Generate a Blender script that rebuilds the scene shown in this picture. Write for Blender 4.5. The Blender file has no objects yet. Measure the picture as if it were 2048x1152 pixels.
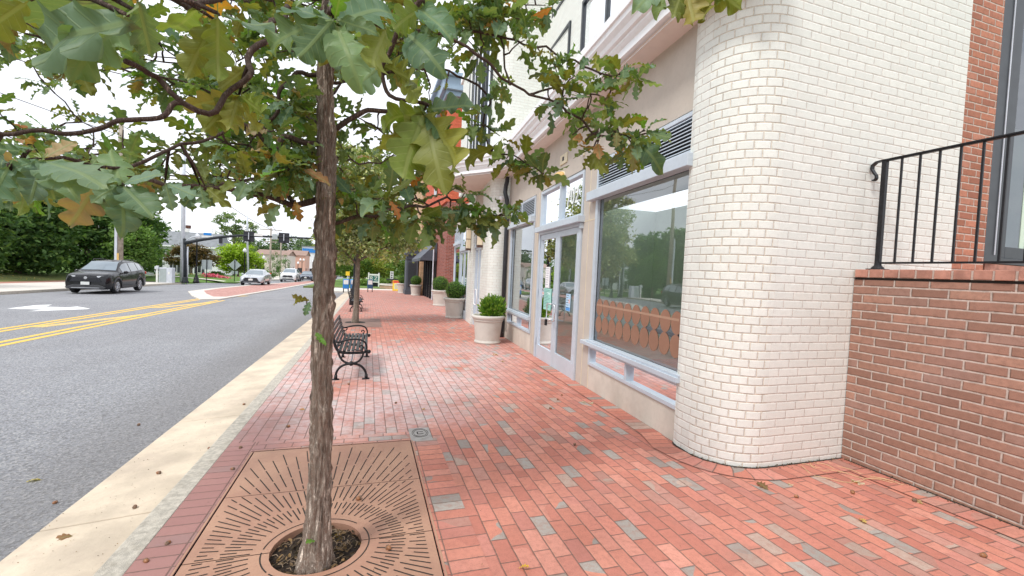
import bpy, bmesh, math, random
import numpy as np
from mathutils import Vector, Matrix, noise
random.seed(11); np.random.seed(11)
PI=math.pi; SC=bpy.context.scene; COL=SC.collection
G=.0159                                   # the street falls away from the camera
def gz(y): return -G*y
def rz(y): return -G*y-.13                # road surface
def sm(a,b,x):
    t=max(0,min(1,(x-a)/(b-a))); return t*t*(3-2*t)
# ------------------------------------------------------------ camera
cam=bpy.data.cameras.new('camera'); co=bpy.data.objects.new('camera',cam); COL.objects.link(co)
yaw,pitch,roll=.3154,.0358,-.0454
W=Vector((math.sin(yaw)*math.cos(pitch),math.cos(yaw)*math.cos(pitch),-math.sin(pitch)))
r0=Vector((math.cos(yaw),-math.sin(yaw),0)); d0=W.cross(r0)
RR=r0*math.cos(roll)+d0*math.sin(roll); DD=-r0*math.sin(roll)+d0*math.cos(roll)
M=Matrix.Identity(4)
for i in range(3): M[i][0]=RR[i]; M[i][1]=-DD[i]; M[i][2]=-W[i]
M[0][3],M[1][3],M[2][3]=0,0,1.53
co.matrix_world=M; cam.sensor_width=36; cam.lens=877.9/2048*36; cam.clip_start=.05; cam.clip_end=2000
SC.camera=co
# ------------------------------------------------------------ node helpers
class NT:
    def __init__(s,nt): s.nt=nt; s.n=nt.nodes; s.l=nt.links
    def node(s,t,**k):
        n=s.n.new(t)
        for a,b in k.items(): setattr(n,a,b)
        return n
    def put(s,sock,v):
        if hasattr(v,'is_output') or isinstance(v,bpy.types.NodeSocket): s.l.new(v,sock)
        elif v is not None:
            try: sock.default_value=v
            except Exception: sock.default_value=(*v,1)
    def m(s,op,a,b=None,c=None,clamp=False):
        n=s.node('ShaderNodeMath',operation=op,use_clamp=clamp); s.put(n.inputs[0],a)
        if b is not None: s.put(n.inputs[1],b)
        if c is not None: s.put(n.inputs[2],c)
        return n.outputs[0]
    def mix(s,f,a,b,bt='MIX'):
        n=s.node('ShaderNodeMix',data_type='RGBA',blend_type=bt); s.put(n.inputs[0],f); s.put(n.inputs[6],a); s.put(n.inputs[7],b); return n.outputs[2]
    def noise(s,vec,scale,detail=3,rough=.55):
        n=s.node('ShaderNodeTexNoise'); s.put(n.inputs['Vector'],vec); n.inputs['Scale'].default_value=scale; n.inputs['Detail'].default_value=detail; n.inputs['Roughness'].default_value=rough; return n.outputs['Fac']
    def ramp(s,f,stops,interp='LINEAR'):
        n=s.node('ShaderNodeValToRGB'); s.put(n.inputs[0],f); cr=n.color_ramp; cr.interpolation=interp
        while len(cr.elements)<len(stops): cr.elements.new(.5)
        for e,(p,c) in zip(cr.elements,stops): e.position=p; e.color=(*c,1) if len(c)==3 else c
        return n.outputs[0]
    def step(s,a,b,x):
        n=s.node('ShaderNodeMapRange',interpolation_type='SMOOTHSTEP'); s.put(n.inputs[0],x); s.put(n.inputs[1],a); s.put(n.inputs[2],b); return n.outputs[0]
    def bump(s,h,dist=.01,st=1.0,nrm=None):
        n=s.node('ShaderNodeBump'); n.inputs['Strength'].default_value=st; n.inputs['Distance'].default_value=dist; s.put(n.inputs['Height'],h)
        if nrm is not None: s.put(n.inputs['Normal'],nrm)
        return n.outputs[0]
def newmat(name):
    m=bpy.data.materials.new(name); m.use_nodes=True; nt=m.node_tree; nt.nodes.clear(); N=NT(nt)
    out=N.node('ShaderNodeOutputMaterial'); b=N.node('ShaderNodeBsdfPrincipled'); N.l.new(b.outputs[0],out.inputs[0]); N.b=b; N.out=out
    return m,N
def g3(v): return (v,v,v)
def simple(name,col,rough=.6,metal=0,var=.12,scale=6,bump=.15,bd=.004,coat=0,grime=None,spec=None):
    m,N=newmat(name); tc=N.node('ShaderNodeNewGeometry').outputs['Position']
    n=N.noise(tc,scale,5); n2=N.noise(tc,scale*9,3)
    dark=tuple(c*(1-var) for c in col); lite=tuple(min(1,c*(1+var)) for c in col)
    c=N.mix(N.step(.3,.7,n),dark,lite)
    c=N.mix(N.m('MULTIPLY',N.step(.45,.75,n2),.25),c,tuple(x*.8 for x in col))
    if grime: c=N.mix(N.m('MULTIPLY',N.step(.5,.72,N.noise(tc,scale*.4,6,.65)),.7),c,grime)
    N.put(N.b.inputs['Base Color'],c); N.b.inputs['Roughness'].default_value=rough; N.b.inputs['Metallic'].default_value=metal
    if coat: N.b.inputs['Coat Weight'].default_value=coat; N.b.inputs['Coat Roughness'].default_value=.03
    if spec is not None: N.b.inputs['Specular IOR Level'].default_value=spec
    if bump: N.put(N.b.inputs['Normal'],N.bump(N.m('ADD',n2,N.m('MULTIPLY',n,.6)),bd,bump))
    return m
def bricknodes(N,u,v,L,h,mort,bond=.5,jit=.0):
    row=N.m('FLOOR',N.m('DIVIDE',v,h))
    if bond=='rand': off=N.node('ShaderNodeTexWhiteNoise',noise_dimensions='1D'); N.put(off.inputs['W'],row); off=off.outputs[0]
    else: off=N.m('MULTIPLY',row,bond)
    uu=N.m('ADD',N.m('DIVIDE',u,L),off); colr=N.m('FLOOR',uu)
    fu=N.m('SUBTRACT',uu,colr); fv=N.m('SUBTRACT',N.m('DIVIDE',v,h),row)
    du=N.m('MULTIPLY',N.m('MINIMUM',fu,N.m('SUBTRACT',1.0,fu)),L); dv=N.m('MULTIPLY',N.m('MINIMUM',fv,N.m('SUBTRACT',1.0,fv)),h)
    d=N.m('MINIMUM',du,dv)
    cmb=N.node('ShaderNodeCombineXYZ'); N.put(cmb.inputs[0],colr); N.put(cmb.inputs[1],row)
    wn=N.node('ShaderNodeTexWhiteNoise',noise_dimensions='3D'); N.put(wn.inputs['Vector'],cmb.outputs[0])
    return d,wn.outputs['Value'],wn.outputs['Color'],colr,row
def brickmat(name,cols,mortar,L,h,mort,bond=.5,rough=.85,bumpd=.006,patch=None,headers=False,painted=False,xray=None,mvar=None):
    """cols: constant-ramp stops for brick colours; uses the UV map in metres"""
    m,N=newmat(name); uv=N.node('ShaderNodeUVMap'); uv.uv_map='UVMap'
    sp=N.node('ShaderNodeSeparateXYZ'); geo=N.node('ShaderNodeNewGeometry').outputs['Position']
    # wobble the courses slightly so that edges are not ruler straight
    nz=N.node('ShaderNodeTexNoise'); N.put(nz.inputs['Vector'],geo); nz.inputs['Scale'].default_value=7; nz.inputs['Detail'].default_value=2
    vs=N.node('ShaderNodeVectorMath',operation='SUBTRACT'); N.put(vs.inputs[0],nz.outputs['Color']); vs.inputs[1].default_value=(.5,.5,.5)
    vk=N.node('ShaderNodeVectorMath',operation='SCALE'); N.put(vk.inputs[0],vs.outputs[0]); vk.inputs['Scale'].default_value=.008
    va=N.node('ShaderNodeVectorMath',operation='ADD'); N.put(va.inputs[0],uv.outputs[0]); N.put(va.inputs[1],vk.outputs[0])
    N.put(sp.inputs[0],va.outputs[0])
    d,rv,rc,cc,rr=bricknodes(N,sp.outputs[0],sp.outputs[1],L,h,mort,bond)
    mask=N.step(mort*.5-.0015,mort*.5+.0025,d)
    if bond in (.37,0.0) : rv=N.m('ADD',rv,N.m('MULTIPLY',N.m('SUBTRACT',N.noise(geo,1.6,2),.5),.35),clamp=True)
    c=N.ramp(rv,cols,'CONSTANT')
    sr=N.node('ShaderNodeSeparateColor'); N.put(sr.inputs[0],rc)
    # each brick a little lighter or darker
    c=N.mix(.5,c,N.mix(sr.outputs[1],(.32,.32,.32),(.68,.68,.68)),'OVERLAY') if not painted else N.mix(N.m('MULTIPLY',sr.outputs[1],.55),c,tuple(x*.86 for x in cols[0][1]))
    fine=N.noise(geo,220,2); med=N.noise(geo,28,4,.6); big=N.noise(geo,1.7,5,.6)
    d=N.m('SUBTRACT',d,N.m('MULTIPLY',N.step(.58,.78,N.noise(geo,55,3,.7)),mort*.55)); mask=N.step(mort*.5-.0015,mort*.5+.0025,d)
    c=N.mix(N.m('MULTIPLY',N.step(.38,.75,med),.45),c,tuple(x*.62 for x in cols[0][1]) if not painted else tuple(x*.85 for x in cols[0][1]))
    c=N.mix(N.m('MULTIPLY',N.step(.52,.72,fine),.30),c,(.06,.05,.05) if not painted else (.4,.36,.3))
    if patch: c=patch(N,c,geo,rv,med,big)
    mc=N.mix(N.step(.35,.7,med),mortar,tuple(x*.7 for x in mortar))
    if mvar: mc=mvar(N,mc,geo,big)
    col=N.mix(mask,mc,c)
    N.put(N.b.inputs['Base Color'],col); N.b.inputs['Roughness'].default_value=rough; N.b.inputs['Specular IOR Level'].default_value=.25
    hgt=N.m('ADD',N.step(mort*.3,mort*.5+.006,d),N.m('ADD',N.m('MULTIPLY',med,.35),N.m('ADD',N.m('MULTIPLY',fine,.12),N.m('MULTIPLY',sr.outputs[2],.35))))
    N.put(N.b.inputs['Normal'],N.bump(hgt,bumpd,.9))
    return m
# ------------------------------------------------------------ mesh builder
class MB:
    def __init__(s): s.v=[]; s.f=[]; s.mi=[]; s.uv=[]; s.cur=0; s.anyuv=False
    def mat(s,i): s.cur=i; return s
    def face(s,idx,uv=None):
        s.f.append(tuple(idx)); s.mi.append(s.cur); s.uv.append(uv)
        if uv: s.anyuv=True
    def poly(s,pts,uv=None):
        n=len(s.v); s.v+= [tuple(p) for p in pts]; s.face(range(n,n+len(pts)),uv)
    def quad(s,a,b,c,d,uv=None): s.poly([a,b,c,d],uv)
    def box(s,x0,x1,y0,y1,z0,z1,uvm=False,M=None):
        P=[(x0,y0,z0),(x1,y0,z0),(x1,y1,z0),(x0,y1,z0),(x0,y0,z1),(x1,y0,z1),(x1,y1,z1),(x0,y1,z1)]
        if M: P=[tuple(M@Vector(p)) for p in P]
        F=[(0,3,2,1),(4,5,6,7),(0,1,5,4),(1,2,6,5),(2,3,7,6),(3,0,4,7)]
        n=len(s.v); s.v+=P
        for k,f in enumerate(F):
            uv=None
            if uvm:
                if k<2: uv=[(P[i][0],P[i][1]) for i in f]
                elif k in (2,4): uv=[(P[i][0],P[i][2]) for i in f]
                else: uv=[(P[i][1],P[i][2]) for i in f]
            s.face([n+i for i in f],uv)
        return s
    def slab(s,x0,x1,y0,y1,zt,th,uvm=True):      # a slab that follows the falling street: zt(y) gives its top
        P=[(x0,y0,zt(y0)-th),(x1,y0,zt(y0)-th),(x1,y1,zt(y1)-th),(x0,y1,zt(y1)-th),(x0,y0,zt(y0)),(x1,y0,zt(y0)),(x1,y1,zt(y1)),(x0,y1,zt(y1))]
        n=len(s.v); s.v+=P
        for f in [(0,3,2,1),(4,5,6,7),(0,1,5,4),(1,2,6,5),(2,3,7,6),(3,0,4,7)]: s.face([n+i for i in f],[(P[i][0],P[i][1]) for i in f])
        return s
    def tube(s,pts,rad,n=8,caps=True,flat=None):
        pts=[Vector(p) for p in pts]; R=rad if hasattr(rad,'__len__') else [rad]*len(pts)
        up=None; base=len(s.v)
        for i,p in enumerate(pts):
            t=(pts[min(i+1,len(pts)-1)]-pts[max(i-1,0)])
            if t.length<1e-9: t=Vector((0,0,1))
            t.normalize()
            if up is None:
                up=Vector((0,0,1)) if abs(t.z)<.9 else Vector((1,0,0))
            a=t.cross(up); 
            if a.length<1e-6: a=t.cross(Vector((1,0,0)))
            a.normalize(); b=a.cross(t).normalized(); up=b
            for k in range(n):
                th=2*PI*k/n; x=math.cos(th); y=math.sin(th)
                if flat: y*=flat
                s.v.append(tuple(p+a*(x*R[i])+b*(y*R[i])))
        for i in range(len(pts)-1):
            for k in range(n):
                q=base+i*n; s.face((q+k,q+(k+1)%n,q+n+(k+1)%n,q+n+k))
        if caps:
            s.face([base+k for k in range(n)][::-1]); s.face([base+(len(pts)-1)*n+k for k in range(n)])
        return s
    def cyl(s,p0,p1,r0,r1=None,n=12): return s.tube([p0,p1],[r0,r1 if r1 is not None else r0],n)
    def lathe(s,prof,c=(0,0,0),n=24,axis='z',cap=True):
        base=len(s.v)
        for r,z in prof:
            for k in range(n):
                a=2*PI*k/n; x,y=r*math.cos(a),r*math.sin(a)
                if axis=='z': s.v.append((c[0]+x,c[1]+y,c[2]+z))
                elif axis=='x': s.v.append((c[0]+z,c[1]+x,c[2]+y))
                else: s.v.append((c[0]+x,c[1]+z,c[2]+y))
        for i in range(len(prof)-1):
            for k in range(n):
                q=base+i*n; s.face((q+k,q+(k+1)%n,q+n+(k+1)%n,q+n+k))
        if cap:
            if prof[0][0]>1e-6: s.face([base+k for k in range(n)][::-1])
            if prof[-1][0]>1e-6: s.face([base+(len(prof)-1)*n+k for k in range(n)])
        return s
    def ball(s,c,r,n=12,m=8,sc=(1,1,1)):
        base=len(s.v)
        for i in range(m+1):
            ph=PI*i/m
            for k in range(n):
                a=2*PI*k/n; s.v.append((c[0]+r*sc[0]*math.sin(ph)*math.cos(a),c[1]+r*sc[1]*math.sin(ph)*math.sin(a),c[2]+r*sc[2]*math.cos(ph)))
        for i in range(m):
            for k in range(n):
                q=base+i*n; s.face((q+k,q+n+k,q+n+(k+1)%n,q+(k+1)%n))
        return s
    def prism(s,poly,z0,z1,uvw=False,bot=True):   # vertical prism from plan polygon
        n=len(poly); base=len(s.v); u=0
        f0=z0 if callable(z0) else (lambda p:z0); f1=z1 if callable(z1) else (lambda p:z1)
        s.v+=[(p[0],p[1],f0(p)) for p in poly]+[(p[0],p[1],f1(p)) for p in poly]
        for i in range(n):
            j=(i+1)%n; l=math.dist(poly[i],poly[j]); a,b,c,d=base+i,base+j,base+n+j,base+n+i
            s.face((a,b,c,d),[(u,s.v[a][2]),(u+l,s.v[b][2]),(u+l,s.v[c][2]),(u,s.v[d][2])]); u+=l
        s.face([base+n+i for i in range(n)],[(p[0],p[1]) for p in poly])
        if bot: s.face([base+i for i in range(n)][::-1],[(p[0],p[1]) for p in poly][::-1])
        return s
    def plate(s,poly,origin,ux,uy,th):             # planar outline given thickness
        o=Vector(origin); ux=Vector(ux).normalized(); uy=Vector(uy).normalized(); nn=ux.cross(uy).normalized()*th
        base=len(s.v); n=len(poly)
        for k in (0,1): s.v+=[tuple(o+ux*p[0]+uy*p[1]+nn*k) for p in poly]
        for i in range(n): j=(i+1)%n; s.face((base+i,base+j,base+n+j,base+n+i))
        s.face([base+n+i for i in range(n)]); s.face([base+i for i in range(n)][::-1])
        return s
    def build(s,name,mats,parent=None,smooth=False,bevel=0,recalc=True,bseg=2):
        me=bpy.data.meshes.new(name); me.from_pydata(s.v,[],s.f)
        if not isinstance(mats,(list,tuple)): mats=[mats]
        for m in mats: me.materials.append(m)
        me.polygons.foreach_set('material_index',s.mi)
        if s.anyuv:
            ul=me.uv_layers.new(name='UVMap'); dat=[]
            for f,uv in zip(s.f,s.uv):
                for k in range(len(f)): dat+= list(uv[k]) if uv else [0,0]
            ul.data.foreach_set('uv',dat)
        if recalc:
            bm=bmesh.new(); bm.from_mesh(me); bmesh.ops.recalc_face_normals(bm,faces=bm.faces); bm.to_mesh(me); bm.free()
        if smooth:
            me.polygons.foreach_set('use_smooth',[True]*len(me.polygons))
        me.update()
        o=bpy.data.objects.new(name,me); COL.objects.link(o)
        if parent: o.parent=parent
        if bevel:
            b=o.modifiers.new('bevel','BEVEL'); b.width=bevel; b.segments=bseg; b.limit_method='ANGLE'; b.angle_limit=.6
        if smooth=='auto':
            try:
                me.set_sharp_from_angle(angle=.7)
            except Exception: pass
        return o
def tag(o,label=None,cat=None,group=None,kind=None):
    if label: o['label']=label
    if cat: o['category']=cat
    if group: o['group']=group
    if kind: o['kind']=kind
    return o
def empty(name,loc,label=None,cat=None,group=None,rot=0):
    o=bpy.data.objects.new(name,None); COL.objects.link(o); o.location=loc; o.rotation_euler=(0,0,rot); o.empty_display_size=.2
    return tag(o,label,cat,group)
def copytree(src,loc,rot=None,label=None,scale=None):
    def cp(o,par):
        c=o.copy(); COL.objects.link(c)
        if par: c.parent=par
        for ch in list(o.children): cp(ch,c)
        return c
    r=cp(src,None); r.location=loc
    if rot is not None: r.rotation_euler=(0,0,rot)
    if scale is not None: r.scale=(scale,)*3
    if label: r['label']=label
    return r
def text(name,body,size,M,mat,parent=None,ext=.002,align='CENTER'):
    cu=bpy.data.curves.new(name,'FONT'); cu.body=body; cu.size=size; cu.extrude=ext; cu.align_x=align; cu.align_y='CENTER'
    t=bpy.data.objects.new(name,cu); COL.objects.link(t)
    dg=bpy.context.evaluated_depsgraph_get(); me=bpy.data.meshes.new_from_object(t.evaluated_get(dg))
    bpy.data.objects.remove(t); me.transform(M); me.materials.clear(); me.materials.append(mat)
    o=bpy.data.objects.new(name,me); COL.objects.link(o)
    if parent: o.parent=parent
    return o
# ------------------------------------------------------------ leaf clouds (numpy)
def leafobj(name,tv,tf,pos,bx,by,bz,tint,mat,parent=None,smooth=True,tuv=None,extra=None):
    """copies of a template leaf (tv: k x 3) put at pos with axes bx,by,bz (n x 3, carrying scale)"""
    tv=np.array(tv,float); n=len(pos); k=len(tv)
    V=(pos[:,None,:]+tv[None,:,0:1]*bx[:,None,:]+tv[None,:,1:2]*by[:,None,:]+tv[None,:,2:3]*bz[:,None,:]).reshape(-1,3)
    lens=np.array([len(f) for f in tf]); flat=np.concatenate([np.array(f) for f in tf]); L=len(flat)
    loops=(flat[None,:]+(np.arange(n)*k)[:,None]).ravel()
    lt=np.tile(lens,n); ls=np.concatenate([[0],np.cumsum(lt)[:-1]])
    me=bpy.data.meshes.new(name)
    me.vertices.add(n*k); me.vertices.foreach_set('co',V.ravel().astype(np.float32))
    me.loops.add(len(loops)); me.loops.foreach_set('vertex_index',loops.astype(np.int32))
    me.polygons.add(len(lt)); me.polygons.foreach_set('loop_start',ls.astype(np.int32)); me.polygons.foreach_set('loop_total',lt.astype(np.int32))
    if smooth: me.polygons.foreach_set('use_smooth',np.ones(len(lt),bool))
    at=me.attributes.new('tint','FLOAT_COLOR','POINT')
    c=np.ones((n*k,4),np.float32); c[:,:3]=np.repeat(tint,k,axis=0); at.data.foreach_set('color',c.ravel())
    if tuv is not None:
        ul=me.uv_layers.new(name='UVMap'); u=np.array(tuv,np.float32)[flat]; ul.data.foreach_set('uv',np.tile(u,(n,1)).ravel())
    me.materials.append(mat); me.update(); me.validate()
    o=bpy.data.objects.new(name,me); COL.objects.link(o)
    if parent: o.parent=parent
    return o
def randaxes(n,size,flat=.0,jit=.35):
    """random leaf frames; flat>0 biases leaf normals upward"""
    nz=np.random.normal(size=(n,3)); nz[:,2]=np.abs(nz[:,2])+flat; nz/=np.linalg.norm(nz,axis=1)[:,None]
    t=np.random.normal(size=(n,3)); t-= (t*nz).sum(1)[:,None]*nz; t/=np.linalg.norm(t,axis=1)[:,None]
    b=np.cross(nz,t); s=size*(1+jit*np.random.uniform(-1,1,n))[:,None]
    return t*s,b*s,nz*s
def leafmat(name,veins=False,trans=.35,under=(1.3,1.22,.85)):
    m,N=newmat(name); a=N.node('ShaderNodeAttribute',attribute_name='tint'); geo=N.node('ShaderNodeNewGeometry')
    c=a.outputs['Color']; nz=N.noise(geo.outputs['Position'],35,3)
    c=N.mix(N.m('MULTIPLY',N.step(.35,.75,nz),.3),c,N.mix(1,c,(.55,.6,.5),'MULTIPLY'))
    und=N.mix(1,c,under,'MULTIPLY')
    if veins:
        uv=N.node('ShaderNodeUVMap'); uv.uv_map='UVMap'; sp=N.node('ShaderNodeSeparateXYZ'); N.put(sp.inputs[0],uv.outputs[0])
        ay=N.m('ABSOLUTE',sp.outputs[1]); mid=N.step(.035,.012,ay)
        lat=N.m('FRACT',N.m('MULTIPLY',N.m('SUBTRACT',sp.outputs[0],N.m('MULTIPLY',ay,.75)),9.0)); lv=N.step(.10,.03,N.m('ABSOLUTE',N.m('SUBTRACT',lat,.5)))
        v=N.m('MAXIMUM',mid,N.m('MULTIPLY',lv,.55))
        c=N.mix(N.m('MULTIPLY',v,.55),c,(.22,.30,.12)); und=N.mix(N.m('MULTIPLY',v,.35),und,(.35,.38,.15))
        # brown blotches and rusty margins on some leaves
        blot=N.step(.72,.78,N.noise(geo.outputs['Position'],11,4,.6)); c=N.mix(N.m('MULTIPLY',blot,.75),c,(.33,.17,.05)); und=N.mix(N.m('MULTIPLY',blot,.7),und,(.36,.19,.06))
        N.put(N.b.inputs['Normal'],N.bump(N.m('ADD',v,N.m('MULTIPLY',nz,.6)),.002,.5))
    col=N.mix(geo.outputs['Backfacing'],c,und)
    N.put(N.b.inputs['Base Color'],col); N.b.inputs['Roughness'].default_value=.5 if veins else .55; N.b.inputs['Specular IOR Level'].default_value=.33
    tr=N.node('ShaderNodeBsdfTranslucent'); N.put(tr.inputs[0],N.mix(1,und,(1.15,1.25,.45),'MULTIPLY'))
    mx=N.node('ShaderNodeMixShader'); mx.inputs[0].default_value=trans; N.l.new(N.b.outputs[0],mx.inputs[1]); N.l.new(tr.outputs[0],mx.inputs[2]); N.l.new(mx.outputs[0],N.out.inputs[0])
    return m
LQ=([(0,0,0),(.35,.26,.05),(.75,.2,.06),(1,0,-.04),(.72,-.22,.06),(.33,-.24,.05)],[(0,1,2,3),(0,3,4,5)])   # small leaf, folded at the midrib
LCL=LQ
def tints(n,cols,w=None):
    cols=np.array(cols,float); i=np.random.choice(len(cols),n,p=w); return cols[i]*np.random.uniform(.75,1.25,(n,1))
def crown_points(blobs,n,shell=.55,rs=None):
    """points in ellipsoid blobs, biased to clumps on the shell"""
    w=np.array([b[3]*b[4]*b[5] for b in blobs])**(2/3); w=w/w.sum(); out=[]
    for b,k in zip(blobs,np.random.multinomial(n,w)):
        nc=max(6,k//45); d=np.random.normal(size=(nc,3)); d/=np.linalg.norm(d,axis=1)[:,None]; r=np.random.uniform(shell,1.05,(nc,1))
        cc=d*r; q=np.random.randint(0,nc,k); sp=np.random.normal(size=(k,3))*.13; sp[:,2]*=.6
        out.append((cc[q]+sp)*np.array(b[3:6])+np.array(b[0:3]))
    return np.concatenate(out)
def tree(name,x,y,z0,blobs,n,size,cols,label,cat='tree',group=None,trunk=None,tr=.15,mat=None,barkm=None,w=None,flat=.3,limbs=5,under=None):
    t=empty(name,(x,y,z0),label,cat,group)
    pts=crown_points(blobs,n); t3=randaxes(n,size,flat)
    leafobj('crown',LQ[0],LQ[1],pts,*t3,tints(n,cols,w),mat or M_LEAF,t)
    b=MB(); top=trunk if trunk else blobs[0][2]
    zb=[0,top*.3,top*.65,top]; b.tube([(0,0,-.15)]+[(.05*tr*math.sin(k*2)*3,.04*math.cos(k*3),zk) for k,zk in enumerate(zb)][1:],[tr*1.25,tr,tr*.8,tr*.5],8)
    rn=random.Random(int(abs(x*97+y*31)))
    for k in range(limbs):
        bl=blobs[rn.randrange(len(blobs))]; zs=top*rn.uniform(.45,.9)
        e=(bl[0]+rn.uniform(-.7,.7)*bl[3],bl[1]+rn.uniform(-.7,.7)*bl[4],bl[2]+rn.uniform(-.3,.6)*bl[5])
        b.tube([(0,0,zs),(e[0]*.4,e[1]*.4,zs+(e[2]-zs)*.55),e],[tr*.5,tr*.3,tr*.08],6)
    b.build('trunk',barkm or M_BARK2,t,smooth=True)
    return t
BR=[[0.03,0.008,[[-0.253,2.463,1.868],[-0.401,2.458,1.828],[-0.554,2.403,1.847],[-0.659,2.332,1.848],[-0.791,2.269,1.838],[-0.965,2.222,1.856],[-1.067,2.044,1.846]]],[0.02,0.007,[[-0.377,2.45,1.834],[-0.584,2.733,1.971],[-0.919,3.159,1.989],[-1.284,3.598,2.106]]],[0.024,0.008,[[-0.248,2.471,2.112],[-0.359,2.35,2.127],[-0.47,2.278,2.058],[-0.574,2.21,2.134],[-0.759,2.166,2.147],[-0.844,2.085,2.054],[-0.979,2.074,1.994],[-1.07,2.05,1.961],[-1.215,1.991,1.941],[-1.271,1.903,1.918]]],[0.02,0.009,[[-0.248,2.486,2.501],[-0.354,2.413,2.452],[-0.423,2.38,2.37],[-0.455,2.387,2.289],[-0.496,2.396,2.156]]],[0.017,0.006,[[-0.244,2.494,2.752],[-0.324,2.039,2.563],[-0.307,1.549,2.256],[-0.287,1.379,2.123],[-0.3,1.295,2.015],[-0.329,1.26,1.953],[-0.357,1.182,1.874],[-0.434,1.156,1.911],[-0.472,1.062,1.896]]],[0.026,0.009,[[-0.238,2.471,2.189],[-0.122,2.489,2.288],[0.001,2.504,2.351],[0.132,2.515,2.366],[0.269,2.521,2.329],[0.388,2.529,2.179],[0.382,2.63,1.997]]],[0.018,0.007,[[-0.235,2.494,2.83],[0.002,1.832,2.675],[0.122,1.467,2.407],[0.09,1.474,2.318],[0.055,1.504,2.255],[0.019,1.545,2.194],[0.055,1.562,2.117],[0.163,1.546,2.062]]],[0.016,0.006,[[-0.246,2.544,2.675],[0.013,2.517,2.793],[0.244,2.499,2.913],[0.384,2.505,2.892],[0.691,2.456,2.863],[1.003,2.459,2.847],[1.261,2.37,2.72],[1.458,2.306,2.73]]],[0.018,0.006,[[-0.245,2.542,2.623],[0.015,2.46,2.687],[0.237,2.39,2.764],[0.5,2.354,2.688],[0.644,2.356,2.604],[0.837,2.396,2.543],[1.084,2.312,2.44],[1.223,2.263,2.333],[1.496,2.227,2.361]]],[0.014,0.005,[[-0.24,2.534,2.466],[0.075,2.649,2.649],[0.402,2.65,2.703],[0.656,2.668,2.606],[0.656,2.768,2.459],[0.75,2.785,2.317],[0.954,2.769,2.258],[1.076,2.726,2.181]]],[0.018,0.006,[[-0.229,2.451,1.736],[-0.105,2.464,1.77],[0.045,2.523,1.823],[0.235,2.568,1.882],[0.474,2.809,1.972],[0.682,2.845,1.931],[0.855,2.788,1.923]]],[0.016,0.006,[[-0.248,2.5,2.88],[-0.385,2.062,2.632],[-0.463,1.441,2.228],[-0.439,1.057,2.043],[-0.493,0.967,1.969]]],[0.014,0.005,[[-0.251,2.504,2.957],[-0.148,1.665,2.534],[-0.09,1.049,2.063]]],[0.014,0.005,[[-0.256,2.558,2.963],[0.289,1.955,2.846],[0.859,1.662,2.784],[1.126,1.464,2.661]]],[0.014,0.005,[[-0.25,2.535,2.387],[-0.152,3.256,2.826],[0.065,3.833,3.262]]],[0.014,0.005,[[-0.265,2.535,2.255],[-0.659,3.628,2.707],[-1.307,4.7,3.206]]],[0.014,0.005,[[-0.254,2.521,1.994],[-0.604,3.38,2.207],[-1.309,4.356,2.443],[-2.072,5.029,2.512]]],[0.014,0.005,[[-0.245,2.522,2.099],[-0.085,3.212,2.232],[0.212,3.751,2.346]]],[0.012,0.005,[[-0.574,2.21,2.134],[-0.715,2.145,1.991],[-0.751,1.73,1.816],[-0.793,1.425,1.76],[-0.807,1.323,1.721]]],[0.012,0.005,[[-0.965,2.222,1.856],[-0.71,1.608,1.732]]],[0.012,0.005,[[0.837,2.396,2.543],[1.018,2.393,2.629],[1.208,2.383,2.614]]],[0.01,0.005,[[0.704,2.356,2.56],[0.664,2.465,2.862],[0.553,2.505,2.956]]],[0.005,0.003,[[-0.272,2.396,1.316],[-0.29,2.351,1.349],[-0.307,2.336,1.364]]]]
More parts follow.
